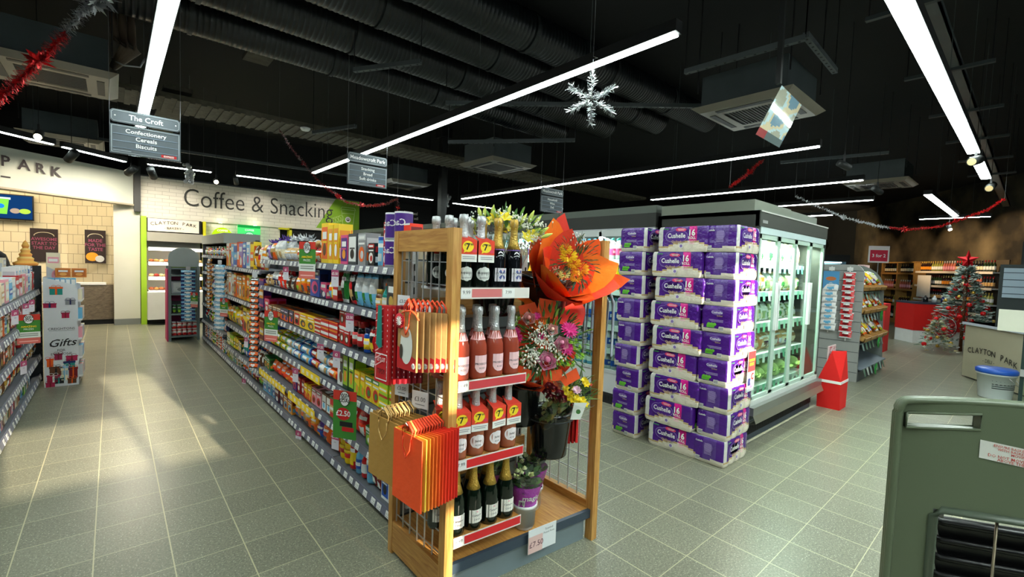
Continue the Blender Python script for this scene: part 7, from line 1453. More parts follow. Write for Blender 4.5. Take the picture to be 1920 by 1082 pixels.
for k, z in enumerate(BZ):
    mb = MB('paint'); mb.add([(8.0, 1.56+.04*k, z), (9.58, 1.56+.04*k, z), (9.58, 2.0, z+.12), (8.0, 2.0, z+.12), (8.0, 1.56+.04*k, z-.02), (9.58, 1.56+.04*k, z-.02), (9.58, 2.0, z+.10), (8.0, 2.0, z+.10)], [(0, 1, 2, 3), (7, 6, 5, 4), (0, 4, 5, 1)], C((120, 130, 140))); sh = part('shelf', mb, r)
    for i in range(7): mb = MB('card'); xx = 8.08+.2*i; mb.add([(xx, 1.53+.04*k, z-.10), (xx+.10, 1.53+.04*k, z-.12), (xx+.09, 1.555+.04*k, z), (xx-.01, 1.555+.04*k, z)], [(0, 1, 2, 3)], C(rnd.choice([(150, 176, 170), (206, 214, 206), (110, 140, 120)]))); part('price_label', mb, sh)
    mb = MB('plastic'); mb.lathe([(0, 0), (.085, 0), (.085, .006), (0, .006)], 20, (40, 150, 60), (8.62+.28*k, 1.50+.04*k, z-.05), 'y', False); mb.text('deal', .05, (8.62+.28*k, 1.495+.04*k, z-.06), X, Zu, 'white', bold=.01)
    if k < 3: solo('offer_roundel', mb, 'round green offer sign on the bread gondola, %s' % ('lowest', 'middle', 'upper')[k], 'sign')
for k, z in enumerate(BZ[1:]):
    for i in range(4):
        cr = root('wooden_crate', 'slanted wooden bread crate on the %s shelf of the slat gondola, %s' % (('lowest', 'middle', 'upper')[k], ('nearest the slat panel', 'second from the panel', 'third from the panel', 'farthest from the panel')[i]), 'crate', (8.2+.38*i, 1.70+.03*k, z+.06)); cr.rotation_euler = (.28, 0, 0)
        mb = MB('pine'); mb.box(-.18, -.15, 0, .18, .15, .012, 'tan'); mb.box(-.18, -.15, .0, .18, -.138, .055, 'tan'); mb.box(-.18, -.15, 0, -.168, .15, .07, 'tan'); mb.box(.168, -.15, 0, .18, .15, .07, 'tan'); mb.box(-.18, .138, 0, .18, .15, .09, 'tan'); part('box', mb, cr)
        for q in range(7):
            c = [('orange', 'white', 'red'), ('tan', 'orange', 'white'), ('white', 'amber', 'blue'), ('yellow', 'white', 'tan'), ('cream', 'lime', 'white')][(q+i+2*k) % 5]; me = pmesh('bag', .10, .24, .09, *c, 1); 
            o = link('bread_bag', me, None, (8.2+.38*i-.14+.047*q, 1.62+.03*k+.03*(q % 2), z+.10+.03*(q % 3))); o.rotation_euler = (-.85, rnd.uniform(-.1, .1), rnd.uniform(-.2, .2)); tag(o, '%s and %s bread bag, %s in the %s crate, %s shelf, slat gondola' % (cname(c[0]), cname(c[1]), nth(q), nth(i), ('lowest', 'middle', 'upper')[k]), 'bread', 'bread bags on the slat gondola, %s shelf' % ('lowest', 'middle', 'upper')[k])
for i in range(9):
    c = [('yellow', 'white', 'amber'), ('cream', 'lime', 'white'), ('white', 'sky', 'yellow')][i % 3]; o = link('snack_bag', pmesh('bag', .17, .23, .09, *c, 0), None, (8.12+.17*i, 1.80, 1.37-.0*i)); o.rotation_euler = (-.5, 0, rnd.uniform(-.3, .3)); tag(o, '%s and %s puffed snack bag on top of the slat gondola, %s from panel' % (cname(c[0]), cname(c[1]), nth(i)), 'snack', 'snack bags on top of the slat gondola')
def hang_row(y, c1, c2, c3, n, w_, lb, hdr=None):
    r = root('hanging_strip', lb+', hanging strip', 'clip strip', (7.93, y, 0), -PI/2); mb = MB('plastic'); mb.box(-.008, 0, 1.62-.095*n, .008, .004, 1.64, 'white'); mb.box(-.035, -.004, 1.58, .035, 0, 1.63, 'white'); part('hanger', mb, r)
    for i in range(n):
        if hdr and i < 2: continue
        o = link('hanging_packet', pmesh('bag', w_, .12, .045, c1, c2, c3, 1), None, (7.90, y+rnd.uniform(-.01, .01), 1.45-.083*i)); o.rotation_euler = (-.35, 0, -PI/2+rnd.uniform(-.15, .15)); tag(o, lb+', %s down' % nth(i), 'packet', lb)
hang_row(1.76, 'red', 'white', 'dred', 11, .15, 'red and white packet column on the slat panel')
hang_row(1.98, 'white', 'silver', 'sky', 10, .19, 'white packet column under the blue header on the slat panel', True)
hang_row(2.2, 'dred', 'rose', 'white', 11, .12, 'dark red packet column half hidden by the glass fridge')
mb = MB('card'); mb.box(-.10, 0, 0, .10, .004, .22, (80, 150, 200)); mb.disc((0, -.002, .12), X, Zu, .06, .03, (200, 110, 60)); mb.text('SALE', .04, (0, -.003, .11), X, Zu, 'white', bold=.02); mb = MB('card'); mb.box(-.10, 0, 0, .10, .004, .25, (84, 154, 204)); mb.disc((0, -.002, .14), X, Zu, .065, .03, (206, 120, 70)); mb.disc((.0, -.003, .05), X, Zu, .03, .04, (170, 200, 220)); solo('header_card', mb, 'light blue header card above the white packet column on the slat panel', 'card', (7.92, 1.98, 1.32), -PI/2)
# red cardboard stands
r = root('red_cardboard_bin', 'red cardboard dump bin leaning at the right corner of the glass fridge', 'display stand', (6.10, 1.36, 0)); mb = MB('card')
mb.add([(0, 0, 0), (.26, 0, 0), (.28, 0, .30), (-.02, 0, .30), (0, .22, 0), (.26, .22, 0), (.28, .22, .30), (-.02, .22, .30)], [(0, 1, 2, 3), (5, 4, 7, 6), (1, 5, 6, 2), (4, 0, 3, 7)], C((224, 22, 18)))
mb.add([(-.02, 0, .32), (.28, 0, .32), (.14, 0, .66), (-.02, .1, .66), (-.02, .22, .32), (.28, .22, .32)], [(0, 1, 2, 3), (0, 3, 4)], C((224, 22, 18))); mb.box(-.025, -.004, .295, .285, .225, .325, (240, 236, 232)); part('body', mb, r)
mb = MB('card'); mb.box(.0, .14, .30, .29, .15, .70, (216, 190, 190))
for i in range(80): mb.box(.01+rnd.random()*.26, .136, .31+rnd.random()*.37, .02+rnd.random()*.26+.0, .14, .33+rnd.random()*.37, (200, 40, 60)) if False else mb.disc((.01+rnd.random()*.27, .137, .31+rnd.random()*.38), X, Zu, .009, .009, (190, 20, 50), 6)
part('speckled_back', mb, r)
r = root('red_stand', 'tall red cardboard stand at the far end of the bread crates', 'display stand', (11.6, 1.95, 0)); mb = MB('card'); mb.box(0, 0, 0, .5, .5, .98, (222, 30, 28)); part('body', mb, r); mb = MB('card'); mb.box(.0, .4, .98, .5, .5, 1.75, (226, 190, 190)); mb.box(.05, .39, 1.2, .45, .4, 1.65, (214, 40, 70)); part('header', mb, r)
mb = MB('card'); mb.box(-.25, 0, 0, .25, .01, .45, (232, 224, 224)); mb.box(-.21, -.004, .04, .21, 0, .34, (206, 40, 70)); mb.text('3 for 2', .12, (0, -.006, .15), X, Zu, 'white', bold=.02)
mb.beam((0, .005, -1.9), (0, .005, 0), .02, .01, 'grey'); solo('offer_sign', mb, 'small red and white offer sign on a pole before the wooden wine shelves', 'sign', (15.6, 2.85, 1.9), -.9)
r = root('promotion_counter', 'red and white promotion counter with round badge in front of the wine shelves', 'counter', (14.7, 1.62, 0), -.85); mb = MB('paint'); mb.box(-.55, -.3, 0, .55, .3, .3, 'white'); mb.box(-.56, -.31, .3, .56, .31, .92, (214, 34, 30)); mb.box(-.57, -.32, .92, .57, .32, .96, (60, 64, 80)); part('body', mb, r)
mb = MB('paint'); mb.disc((.1, -.315, .40), X, Zu, .27, .27, (190, 30, 40), 28); mb.disc((.1, -.318, .40), X, Zu, .24, .24, 'white', 28); mb.disc((.1, -.32, .40), X, Zu, .225, .225, (200, 34, 44), 28); mb.text('OFFERS', .1, (.1, -.323, .37), X, Zu, 'white', bold=.02); part('badge', mb, r)
for i, c in enumerate(('black', 'silver', 'navy', 'dgrey')):
    mb = MB('gloss'); mb.lathe([(.05, 0), (.05, .09), (.02, .13), (.015, .16)], 10, c); solo('small_bottle', mb, '%s item lying on top of the red promotion counter' % cname(c), 'bottle', (14.45+.14*i, 1.7-.14*i, .962))
r = root('offer_easel', 'white and dark red poster on the black and white wine shelving', 'poster', wp(2.35, .36), math.atan2(WD.y, WD.x)); mb = MB('card'); mb.box(-.3, .0, .95, .3, .012, 1.62, (230, 226, 222)); mb.box(-.24, .012, 1.25, .24, .018, 1.58, (150, 20, 40)); mb.box(-.012, -.01, 0, .012, 0, .95, 'grey'); mb.disc((0, .02, 1.42), X, Zu, .16, .07, (214, 190, 190)); part('board', mb, r); 
# ------------------------------------------------------------------ wine shelving
wa = math.atan2(WD.y, WD.x)
def wroot(nm, lb, cat, s_, out=0., z=0.): return root(nm, lb, cat, wp(s_, out, z), wa)
# local frame: x along WD, +y or -y out of the wall
SG = 1 if (Matrix.Rotation(wa, 3, 'Z') @ Vector((0, 1, 0))).dot(WN) > 0 else -1
def wine_unit(s0, s1, zs, mat_, lb, nm, label_rail):
    L_ = s1-s0; r = wroot(nm, lb, 'shelving', s0); y0, y1 = (0, .32) if SG > 0 else (-.32, 0)
    mb = MB('paint'); mb.box(0, min(0, -SG*.02), 0, L_, max(0, -SG*.02), zs[-1]+.32, (60, 46, 34) if mat_ == 'pine' else (74, 66, 54)); part('back_panel', mb, r)
    if mat_ == 'pine':
        for x in (0, L_/2-.02, L_-.05): mb = MB('pine'); mb.box(x, y0, 0, x+.05, y1, zs[-1]+.36, 'tan'); part('upright', mb, r)
        mb = MB('pine'); mb.box(0, y0, zs[-1]+.33, L_, y1, zs[-1]+.37, 'tan'); mb.box(0, y0, 0, L_, y1, .12, 'tan'); part('top_board', mb, r)
    for k, z in enumerate(zs):
        mb = MB(mat_ if mat_ == 'pine' else 'paint'); mb.box(0, y0, z-.03, L_, y1, z, 'silver'); sh = part('shelf', mb, r)
        mb = MB('plastic'); yy = y1 if SG > 0 else y0; mb.box(.0, min(yy, yy+SG*.01), z-.05, L_, max(yy, yy+SG*.01), z+.012, (226, 214, 200) if label_rail else (190, 140, 80)); part('price_rail', mb, sh)
WZ1 = [.14, .60, 1.08, 1.55, 1.95]; WZ2 = [.10, .48, .86, 1.26, 1.66, 1.86]
wine_unit(0, 1.80, [.14, .62, 1.15, 1.68], 'pine', 'pine two-column wine rack at the far corner', 'wine_rack', False)
wine_unit(1.86, 4.85, [.10, .50, .90, 1.32, 1.74], 'paint', 'long white-railed wine shelving behind the christmas tree', 'wine_shelving', True)
def wbottle(c, cap, lab):
    mb = MB('gloss'); mb.lathe([(.038, 0), (.038, .19), (.016, .235), (.014, .28)], 10, c); mb.lathe([(.0155, .24), (.0155, .305), (0, .307)], 8, cap); mb.mat('print').lathe([(.0388, .06), (.0388, .15)], 10, lab, cap=False); return mb.mesh('wine_bottle')
WB_ = [(wbottle('black', 'black', 'cream'), 'black bottle with cream label'), (wbottle((30, 50, 26), 'dred', 'white'), 'green bottle with white label'), (wbottle((40, 20, 20), 'gold', 'amber'), 'dark bottle with amber label'), (wbottle((150, 150, 70), 'gold', 'white'), 'pale bottle with white label'), (wbottle((200, 110, 90), 'silver', 'rose'), 'rose bottle with pink label'), (wbottle('black', 'red', 'tan'), 'black bottle with tan label')]
def wfill(s0, s1, zs, which, step, rows=1):
    for k, z in enumerate(zs):
        s_ = s0+.09; i = 0
        while s_ < s1-.06:
            me, nm = WB_[(k*2+(i//5)) % len(WB_)]; o = link('wine_bottle', me, None, wp(s_, .22, z+.001), 0); w_ = '%s shelf, %s' % (ORD[k] if k < len(zs)-1 else 'top', which); tag(o, '%s, %s from left, %s' % (nm.replace(' with', ','), nth(i), w_), 'bottle', 'wine bottles on the '+w_); s_ += step; i += 1
wfill(.0, .9, [.14, .62, 1.15, 1.68], 'left column of the pine wine rack', .115); wfill(.9, 1.8, [.14, .62, 1.15, 1.68], 'right column of the pine wine rack', .115)
wfill(1.9, 4.8, [.10, .50, .90, 1.32, 1.74], 'long wine shelving', .098)
# distant lit fridge beyond the slat gondola
r = root('distant_chiller', 'distant dark-framed chiller glowing pale blue above the slat gondola', 'fridge', (17.5, 5.2, 0), -1.1); mb = MB('paint'); mb.box(-1.3, 0, 0, 1.3, .7, .2, (30, 32, 34)); mb.box(-1.3, 0, 1.98, 1.3, .7, 2.2, (30, 32, 34)); mb.box(-1.3, 0, .2, -1.2, .7, 1.98, (30, 32, 34)); mb.box(1.2, 0, .2, 1.3, .7, 1.98, (30, 32, 34)); mb.box(-1.2, .6, .2, 1.2, .7, 1.98, (150, 190, 200)); part('cabinet', mb, r)
mb = MB('led_soft'); mb.box(-1.1, .08, 1.93, 1.1, .12, 1.96, (200, 240, 250)); part('lamp', mb, r)
for z in (.3, .75, 1.2, 1.6): mb = MB('paint'); mb.box(-1.2, .1, z-.03, 1.2, .6, z, 'silver'); part('shelf', mb, r)
area('distant_chiller_lamp', (17.5-.0, 5.1, 1.9), (17.9, 5.5, .8), 16, 1.8, .1, (.75, .95, 1))
for i in range(14): o = link('milk_bottle', pmesh('bottle', .10, .26, .10, 'sky', 'blue', 'white', 0), None, (17.5+math.cos(-1.1)*(-1.05+.16*i)+.25*math.sin(1.1), 5.2+math.sin(-1.1)*(-1.05+.16*i)+.25*math.cos(1.1), 1.602)); tag(o, 'light blue bottle, %s from left, top shelf of the distant chiller' % nth(i), 'bottle', 'bottles in the distant chiller')
mb = MB('galv'); mb.lathe([(.28, 0), (.28, 4.0)], 18, 'grey', (18.2, 7.2, 2.75), 'x'); solo('wall_duct', mb, 'fat grey duct along the far right wall above the distant chiller', 'duct', (0, -1.2, 0))
# Christmas tree
r = root('christmas_tree', 'frosted christmas tree with red baubles and a red star', 'tree', (13.55, .98, 0)); mb = MB('paint'); mb.tube([(0, 0, 0), (0, 0, 1.8)], .03, 'brown', 6); part('trunk', mb, r)
mb = MB('petal')
for i in range(1500):
    t = rnd.random()**.75; z = .12+1.68*t; R_ = .62*(1-t)*rnd.uniform(.45, 1.05)+.03; a = rnd.uniform(0, 6.283); p = Vector((R_*math.cos(a), R_*math.sin(a), z-.10*R_)); d = Vector((math.cos(a+rnd.uniform(-.6, .6)), math.sin(a+rnd.uniform(-.6, .6)), rnd.uniform(-.3, .5))).normalized(); s_ = d.orthogonal().normalized()*.012; L2 = rnd.uniform(.07, .13)
    mb.add([tuple(p+s_), tuple(p-s_), tuple(p+d*L2-s_*.6), tuple(p+d*L2+s_*.6)], [(0, 1, 2, 3)], C(rnd.choice([(90, 112, 100), (150, 166, 160), (60, 84, 70), (190, 200, 196), (40, 60, 48)])))
part('branches', mb, r, kind='stuff')
bau = MB('gloss').blob((0, 0, 0), .045, .045, .045, (216, 26, 30), 10, 7).mesh('bauble'); bau2 = MB('metal').blob((0, 0, 0), .035, .035, .035, 'gold', 10, 7).mesh('bauble')
for i in range(46):
    t = (i+.5)/46; z = .2+1.45*t; a = i*2.4; R_ = .62*(1-t)+.05; o = link('bauble', bau if i % 3 else bau2, r, (R_*math.cos(a), R_*math.sin(a), z))
mb = MB('foil')
for i in range(200):
    t = i/200; z = .3+1.35*t; a = t*26; R_ = .60*(1-t)+.05; p = Vector((R_*math.cos(a), R_*math.sin(a), z)); v = Vector((rnd.gauss(0, 1), rnd.gauss(0, 1), rnd.gauss(0, 1))).normalized()*.06; s_ = v.orthogonal().normalized()*.008; mb.add([tuple(p-s_), tuple(p+s_), tuple(p+v)], [(0, 1, 2)], C('red' if math.sin(t*20) > -.2 else 'gold'))
part('tinsel', mb, r); mb = MB('foil')
for i in range(10):
    a0 = i*PI/5+PI/2; rr = .22 if i % 2 == 0 else .09; a1 = a0+PI/5; r1_ = .09 if i % 2 == 0 else .22; mb.add([(0, -.03, 1.93), (.8*rr*math.cos(a0), 0, 1.93+rr*math.sin(a0)), (.8*r1_*math.cos(a1), 0, 1.93+r1_*math.sin(a1))], [(0, 1, 2)], C((190, 20, 30))); mb.add([(-.03, 0, 1.93), (0, .8*rr*math.cos(a0), 1.93+rr*math.sin(a0)), (0, .8*r1_*math.cos(a1), 1.93+r1_*math.sin(a1))], [(0, 1, 2)], C((190, 20, 30)))
part('star', mb, r, 'red glitter star')
r = root('christmas_tree', 'small gold and red christmas tree at the foot of the large one', 'tree', (12.7, 1.28, 0)); mb = MB('petal')
for i in range(420):
    t = rnd.random()**.7; z = .05+.62*t; R_ = .28*(1-t)*rnd.uniform(.4, 1.05)+.02; a = rnd.uniform(0, 6.283); p = Vector((R_*math.cos(a), R_*math.sin(a), z)); d = Vector((math.cos(a), math.sin(a), rnd.uniform(-.3, .4))); s_ = d.orthogonal().normalized()*.012; mb.add([tuple(p+s_), tuple(p-s_), tuple(p+d*.08)], [(0, 1, 2)], C(rnd.choice([(120, 130, 90), (190, 176, 110), (60, 84, 60), (200, 200, 180)])))
part('branches', mb, r, kind='stuff')
for i in range(9): a = i*2.4; o = link('bauble', bau if i % 2 else bau2, r, ((.26-.02*i)*math.cos(a), (.26-.02*i)*math.sin(a), .12+.055*i))
# deli counter
DA, DB = Vector((10.06, .69, 0)), Vector((9.13, .09, 0)); dd = (DB-DA).normalized(); dn = Vector((-dd.y, dd.x, 0)); dn = dn if dn.dot(-DA) > 0 else -dn; DL = 1.45
r = root('deli_counter', 'cream counter panel with arched dark lettering and white top', 'counter')
def dp(s_, out, z): p = DA+dd*s_+dn*out; return (p.x, p.y, z)
mb = MB('paint'); mb.add([dp(0, 0, .02), dp(DL, 0, .02), dp(DL, 0, .82), dp(0, 0, .82), dp(0, -.6, .02), dp(DL, -.6, .02), dp(DL, -.6, .82), dp(0, -.6, .82)], [(0, 1, 2, 3), (5, 4, 7, 6), (0, 3, 7, 4), (1, 5, 6, 2)], C((186, 178, 152))); part('front_panel', mb, r)
mb = MB('paint'); mb.add([dp(-.03, .03, .82), dp(DL+.03, .03, .82), dp(DL+.03, .03, .86), dp(-.03, .03, .86), dp(-.03, -.62, .82), dp(DL+.03, -.62, .82), dp(DL+.03, -.62, .86), dp(-.03, -.62, .86)], [(0, 1, 2, 3), (7, 3, 2, 6), (0, 3, 7, 4), (1, 5, 6, 2), (3, 7, 6, 2)], C((200, 206, 216))); part('worktop', mb, r)
mb = MB('paint')
for k, ch in enumerate('CLAYTON PARK'):
    t = (k-5.5)/5.5; mb.text(ch, .115, dp(.60+.46*t, .006, .42-.05*t*t-.03*t), dd, (0, 0, 1), (54, 50, 46), bold=.015)
mb.text('- DELI -', .075, dp(.56, .006, .31), dd, (0, 0, 1), (54, 50, 46)); part('lettering', mb, r)
mb = MB('plastic'); 
for s_, lb in ((.05, 'dark coiled garland'),): pass
# bucket of cleaner, glass screen and wall board at the right edge
r = root('white_tub', 'white plastic tub with blue lid standing before the deli counter', 'tub', (8.60, .27, 0)); mb = MB('plastic'); mb.lathe([(.15, 0), (.155, .01), (.18, .30), (.19, .30), (.19, .335), (.18, .34)], 28, (222, 226, 230)); part('body', mb, r)
mb = MB('plastic'); mb.lathe([(.195, .325), (.2, .33), (.2, .37), (.18, .385), (0, .385)], 28, (40, 90, 190)); part('lid', mb, r, 'bright blue lid')
mb = MB('card'); [mb.lathe([(.172+.06*(z-.2), z), (.172+.06*(z-.2), z+h)], 8, c, cap=False, a0=PI*.95, a1=PI*1.5) for z, h, c in ((.235, .03, (60, 70, 110)), (.19, .012, 'dgrey'), (.165, .012, 'dgrey'), (.14, .012, 'dgrey'))]; part('label', mb, r)
mb = MB('metal'); mb.tube([(-.12+.0*i, -.15-.02*math.sin(PI*i/8), .30-.10*math.sin(PI*i/8)) for i in range(1)]+[(-.20*math.cos(PI*i/10), -.20*math.sin(PI*i/10)*.5-.12, .30-.12*math.sin(PI*i/10)) for i in range(11)], .004, 'silver', 5); part('handle', mb, r)
r = root('glass_screen', 'dark green glass screen edge with clamps at the right border', 'screen', (6.95, .055, 0)); mb = MB('paint'); mb.box(0, -.03, 0, .04, .0, 1.78, (22, 44, 40)); mb.box(-.0, -.9, .0, .04, -.03, .02, (22, 44, 40)); part('post', mb, r); mb = MB('glass'); mb.box(.01, -.9, .02, .02, -.03, 1.75, 'white'); part('glass_pane', mb, r)
mb = MB('metal'); mb.box(-.02, -.06, .55, .06, .0, .62, 'silver'); mb.box(-.02, -.06, 1.35, .06, 0, 1.42, 'silver'); part('clamp', mb, r)
mb = MB('card'); mb.box(0, -.16, 0, .004, .16, .22, (206, 206, 190)); solo('notice_card', mb, 'pale notice card fixed to the glass screen', 'notice', (6.9, .08, 1.0))
mb = MB('card'); mb.box(0, -.5, 0, .01, .12, .42, (150, 166, 180)); [mb.box(-.003, -.5, .05+.1*k, 0, .12, .06+.1*k, (60, 70, 80)) for k in range(4)]; solo('wall_board', mb, 'pale blue lined board on the dark partition at the right border', 'board', (9.6, .20, 1.28)); mb = MB('paint'); mb.box(9.62, -.6, 0, 9.68, .36, 1.75, (36, 44, 44)); solo('dark_screen_panel', mb, 'dark partition panel carrying the lined board', 'panel')
mb = MB('plastic'); mb.tube([(7.5, .15, .02), (7.2, .0, .05), (7.0, -.1, .16), (6.95, -.2, .3)], [.02, .05, .08, .1], (20, 26, 26), 10); solo('black_cover', mb, 'black sloping cover at the foot of the glass screen', 'cover')

# ------------------------------------------------------------------ foreground basket stacker
P0 = Vector((1.350, .185, 0)); bd = Vector((.52, -.854, 0)).normalized(); bn = Vector((bd.y, -bd.x, 0)); bn = bn if bn.dot(-P0) > 0 else -bn
def bp(s_, z, out=0.): p = P0+bd*s_+bn*out; return (p.x, p.y, z)
BW = .46; BT = 1.232
def topz(s_): u = s_/BW; return BT-.006+.014*math.sin(PI*min(max(u, 0), 1))-(.016*max(0, 1-s_/.02)**2 if s_ < .02 else 0)-(.016*max(0, 1-(BW-s_)/.02)**2 if s_ > BW-.02 else 0)
r = root('basket_stacker', 'grey-green plastic shopping basket stacker handle panel in the foreground', 'basket stand')
mb = MB('plastic'); col = (94, 104, 82); hole = lambda s_, z: (.035 < s_ < .245 and topz(s_)-.105 < z < topz(s_)-.045) or (BW-.245 < s_ < BW-.035 and topz(s_)-.105 < z < topz(s_)-.045)
ns, TH = 92, .026
def rowz(k, s_):   # z breakpoints following the top curve
    t = topz(s_); return [t, t-.028, t-.062, t-.10, .985, .10, .03][k]
def opening(s_, k): return (k == 1 and (.012 < s_ < .145 or BW-.145 < s_ < BW-.012)) or (k == 4 and .075 < s_ < BW-.075)
def fro(s_, k):  # slight dished front
    return .0+.008*math.exp(-((s_)/.05)**2)*-1
for face, o_ in ((0, 0.), (1, -TH)):
    for k in range(6):
        for i in range(ns):
            a, b = BW*i/ns, BW*(i+1)/ns
            if opening((a+b)/2, k): continue
            q = [bp(a, rowz(k+1, a), o_+(fro(a, k) if face == 0 else 0)), bp(b, rowz(k+1, b), o_+(fro(b, k) if face == 0 else 0)), bp(b, rowz(k, b), o_+(fro(b, k) if face == 0 else 0)), bp(a, rowz(k, a), o_+(fro(a, k) if face == 0 else 0))]
            mb.add(q if face == 0 else q[::-1], [(0, 1, 2, 3)], C(col), True)
def rim(pts): mb.tube(pts, .0075, col, 8)
for f_ in (-.28, 0, .28):
    o_ = -TH/2+f_*TH; rim([bp(.0, .03, o_), bp(.0, .6, o_), bp(.0, BT-.04, o_), bp(.001, BT-.028, o_), bp(.005, BT-.016, o_), bp(.012, BT-.010, o_)]+[bp(BW*i/30, topz(BW*i/30)-.004, o_) for i in range(2, 29)]+[bp(BW-.012, BT-.010, o_), bp(BW-.005, BT-.016, o_), bp(BW-.001, BT-.028, o_), bp(BW, BT-.04, o_), bp(BW, .03, o_)])
for s0 in (.012, BW-.145):
    L2 = [(s0, -.028), (s0, -.062), (s0+.133, -.062), (s0+.133, -.028), (s0, -.028)]
    for (a, za), (b, zb) in zip(L2, L2[1:]):
        for j in range(6):
            s1, s2 = a+(b-a)*j/6, a+(b-a)*(j+1)/6; z1, z2 = topz(s1)+za+(zb-za)*j/6, topz(s2)+za+(zb-za)*(j+1)/6
            mb.add([bp(s1, z1, 0), bp(s2, z2, 0), bp(s2, z2, -TH), bp(s1, z1, -TH)], [(0, 1, 2, 3)], C(col))
    for f_ in (0, -TH): mb.tube([bp(s_, topz(s_)+z_, f_) for s_, z_ in L2], .003, col, 6)
for (a, za), (b, zb) in (((.075, .985), (.075, .10)), ((.075, .10), (BW-.075, .10)), ((BW-.075, .10), (BW-.075, .985))): mb.add([bp(a, za, 0), bp(b, zb, 0), bp(b, zb, -TH), bp(a, za, -TH)], [(0, 1, 2, 3)], C(col))
for i in range(16): a, b = .075+(BW-.15)*i/16, .075+(BW-.15)*(i+1)/16; mb.add([bp(a, .985, 0), bp(b, .985, 0), bp(b, .985, -TH), bp(a, .985, -TH)], [(0, 1, 2, 3)], C(col))
mb.tube([bp(.075, .10, .0), bp(.075, .97, .0), bp(.09, .985, 0), bp(BW-.09, .985, 0), bp(BW-.075, .97, 0), bp(BW-.075, .10, 0)], .009, (74, 84, 70), 8); part('handle_panel', mb, r)
mb = MB('card'); s0, s1 = .146, .305; zt = 1.155
def lbp(s_, z, o=.0): return bp(s_, z, .0015+o)
mb.add([lbp(s0, zt-.040), lbp(s1, zt-.060), lbp(s1, zt-.020), lbp(s0, zt)], [(0, 1, 2, 3)], C((206, 206, 198)))
for k, t in enumerate(('ENSURE BASKETS ARE STACKED', 'WITH BASKET UNIT BEFORE', 'MOVING UNIT', 'DO NOT MOVE WITH BASKETS', 'ABOVE THE MAX LEVEL')): mb.text(t, .0078 if k < 3 else .0092, lbp((s0+s1)/2, zt-.0185-.0068*k-(.003 if k > 2 else 0), .001), bd-Vector((0, 0, .125)), (0, 0, 1), (190, 60, 50), bold=.005)
part('warning_label', mb, r, 'white label with red warning text')
for k in range(20):
    mb = MB('plastic'); z = .14+.042*k; e = .085; mb.tube([bp(.105, z, -.06), bp(.115, z, -.045), bp(BW-e-.01, z, -.045), bp(BW-e, z, -.06), bp(BW+.06, z, -.36), bp(.265, z, -.36), bp(.105, z, -.06)], .008, (7, 7, 8), 6)
    if k == 0: mb.add([bp(.105, z, -.06), bp(BW-e, z, -.06), bp(BW+.06, z, -.36), bp(.265, z, -.36)], [(0, 1, 2, 3)], C('black'))
    mb.add([bp(.12, z-.046, -.06), bp(BW-e-.02, z-.046, -.06), bp(BW-e, z+.006, -.05), bp(.105, z+.006, -.05)], [(0, 1, 2, 3)], C((14, 14, 15)))
    mb.add([bp(.105, z+.006, -.05), bp(.12, z-.034, -.06), bp(.27, z-.034, -.34), bp(.265, z+.006, -.36)], [(0, 1, 2, 3)], C((14, 14, 15))); solo('shopping_basket', mb, 'black shopping basket nested in the green stacker, %s' % ('lowest' if k == 0 else 'topmost' if k == 19 else 'counting up from the floor: %s' % ('second third fourth fifth sixth seventh eighth ninth tenth eleventh twelfth thirteenth fourteenth fifteenth sixteenth seventeenth eighteenth nineteenth'.split()[k-1])), 'basket')
mb = MB('metal'); mb.tube([bp(.195, .11, -.012), bp(.195, 1.0, -.012)], .0028, (120, 110, 90), 6); part('metal_rod', mb, r)
mb = MB('plastic'); mb.add([bp(.02, .03, -TH), bp(BW-.02, .03, -TH), bp(BW+.08, .03, -.42), bp(.22, .03, -.42), bp(.02, .08, -TH), bp(BW-.02, .08, -TH), bp(BW+.08, .08, -.42), bp(.22, .08, -.42)], [(0, 3, 2, 1), (4, 5, 6, 7), (0, 1, 5, 4), (1, 2, 6, 5), (2, 3, 7, 6), (3, 0, 4, 7)], C((40, 44, 42)))
for s_, o_ in ((.05, -.1), (BW-.05, -.1), (.26, -.37), (BW+.03, -.37)): p = bp(s_, .0, o_); mb.lathe([(.03, -.012), (.03, .012)], 12, 'black', (p[0], p[1], .031), 'x')
part('wheeled_base', mb, r)

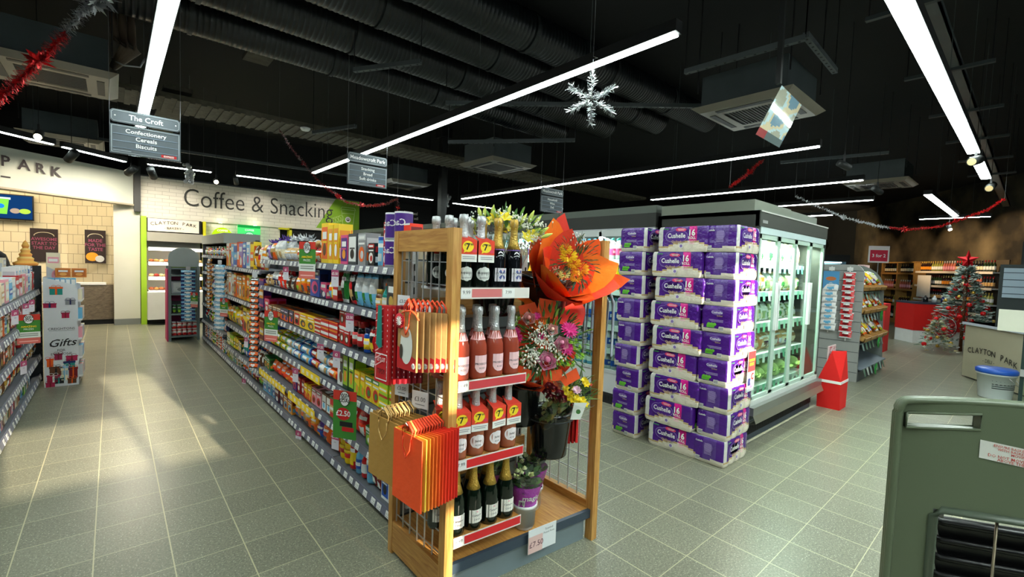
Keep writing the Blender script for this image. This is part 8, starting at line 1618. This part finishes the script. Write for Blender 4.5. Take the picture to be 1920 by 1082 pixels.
# ------------------------------------------------------------------ person bending at the left edge
def person():
    me = bpy.data.meshes.new('person'); J = [(0, 0, .93, .13), (0, -.02, 1.10, .14), (0, -.08, 1.28, .155), (0, -.18, 1.43, .15), (0, -.26, 1.50, .065), (0, -.33, 1.55, .085), (0, -.36, 1.62, .09),
        (.20, -.20, 1.40, .07), (.27, -.30, 1.20, .048), (.22, -.48, 1.08, .036), (-.20, -.20, 1.40, .07), (-.27, -.30, 1.20, .048), (-.22, -.48, 1.08, .036),
        (.10, .02, .86, .105), (.12, .0, .48, .066), (.12, .04, .09, .045), (.12, -.12, .035, .035), (-.10, .02, .86, .105), (-.12, .0, .48, .066), (-.12, .04, .09, .045), (-.12, -.12, .035, .035)]
    E = [(0, 1), (1, 2), (2, 3), (3, 4), (4, 5), (5, 6), (3, 7), (7, 8), (8, 9), (3, 10), (10, 11), (11, 12), (0, 13), (13, 14), (14, 15), (15, 16), (0, 17), (17, 18), (18, 19), (19, 20)]
    for hb, sx in ((9, 1), (12, -1)):
        x, y, z, _ = J[hb]; J.append((x-.01*sx, y-.06, z-.02, .030)); pm = len(J)-1; E.append((hb, pm))
        for q in range(4): J.append((x+(.022-.015*q)*sx, y-.12, z-.035, .009)); E.append((pm, len(J)-1)); J.append((x+(.022-.015*q)*sx, y-.150+.006*abs(q-1), z-.055, .008)); E.append((len(J)-2, len(J)-1))
        J.append((x-.035*sx, y-.09, z-.03, .010)); E.append((pm, len(J)-1))
    me.from_pydata([j[:3] for j in J], E, []); o = bpy.data.objects.new('person', me); COL.objects.link(o); md = o.modifiers.new('s', 'SKIN')
    for i, j in enumerate(J): me.skin_vertices[0].data[i].radius = (j[3], j[3]*(.8 if i < 4 else 1))
    me.skin_vertices[0].data[0].use_root = True; s2 = o.modifiers.new('u', 'SUBSURF'); s2.levels = 1; s2.render_levels = 2
    dg = bpy.context.evaluated_depsgraph_get(); m2 = bpy.data.meshes.new_from_object(o.evaluated_get(dg)); bpy.data.objects.remove(o)
    m2.materials.clear(); [m2.materials.append(MATS[n_]) for n_ in ('paper', 'petal')]; buf = []
    for p in m2.polygons:
        c = p.center; skin = c.z > 1.50 or (c.z < 1.12 and c.y < -.44); shoe = c.z < .09; col = (206, 156, 128) if skin else ((14, 14, 16) if not shoe else (20, 18, 18)); p.material_index = 1 if skin else 0; p.use_smooth = True; buf += (*C(col), 1)
    at_ = m2.attributes.new('Col', 'FLOAT_COLOR', 'FACE'); at_.data.foreach_set('color', buf); m2.name = 'person'; return m2
r = tag(link('person', person(), None, (-.98, 8.10, 0), -.9), 'person in a black top leaning forward behind the left shelving, only the shoulder in frame', 'person')
mb = MB('petal'); mb.blob((0, -.35, 1.66), .10, .115, .09, (40, 28, 20), 14, 9, .03); part('hair', mb, r)
mb = MB('petal')
for s_ in (-1, 1): mb.blob((.032*s_, -.445, 1.625), .012, .006, .007, 'white', 8, 5); mb.blob((.032*s_, -.450, 1.625), .006, .004, .006, 'brown', 8, 5); mb.blob((.088*s_, -.36, 1.61), .012, .022, .03, (200, 150, 122), 8, 5)
mb.blob((0, -.455, 1.60), .012, .02, .02, (206, 152, 124), 8, 5); mb.blob((0, -.442, 1.565), .024, .008, .006, (170, 90, 84), 8, 5); part('face', mb, r)
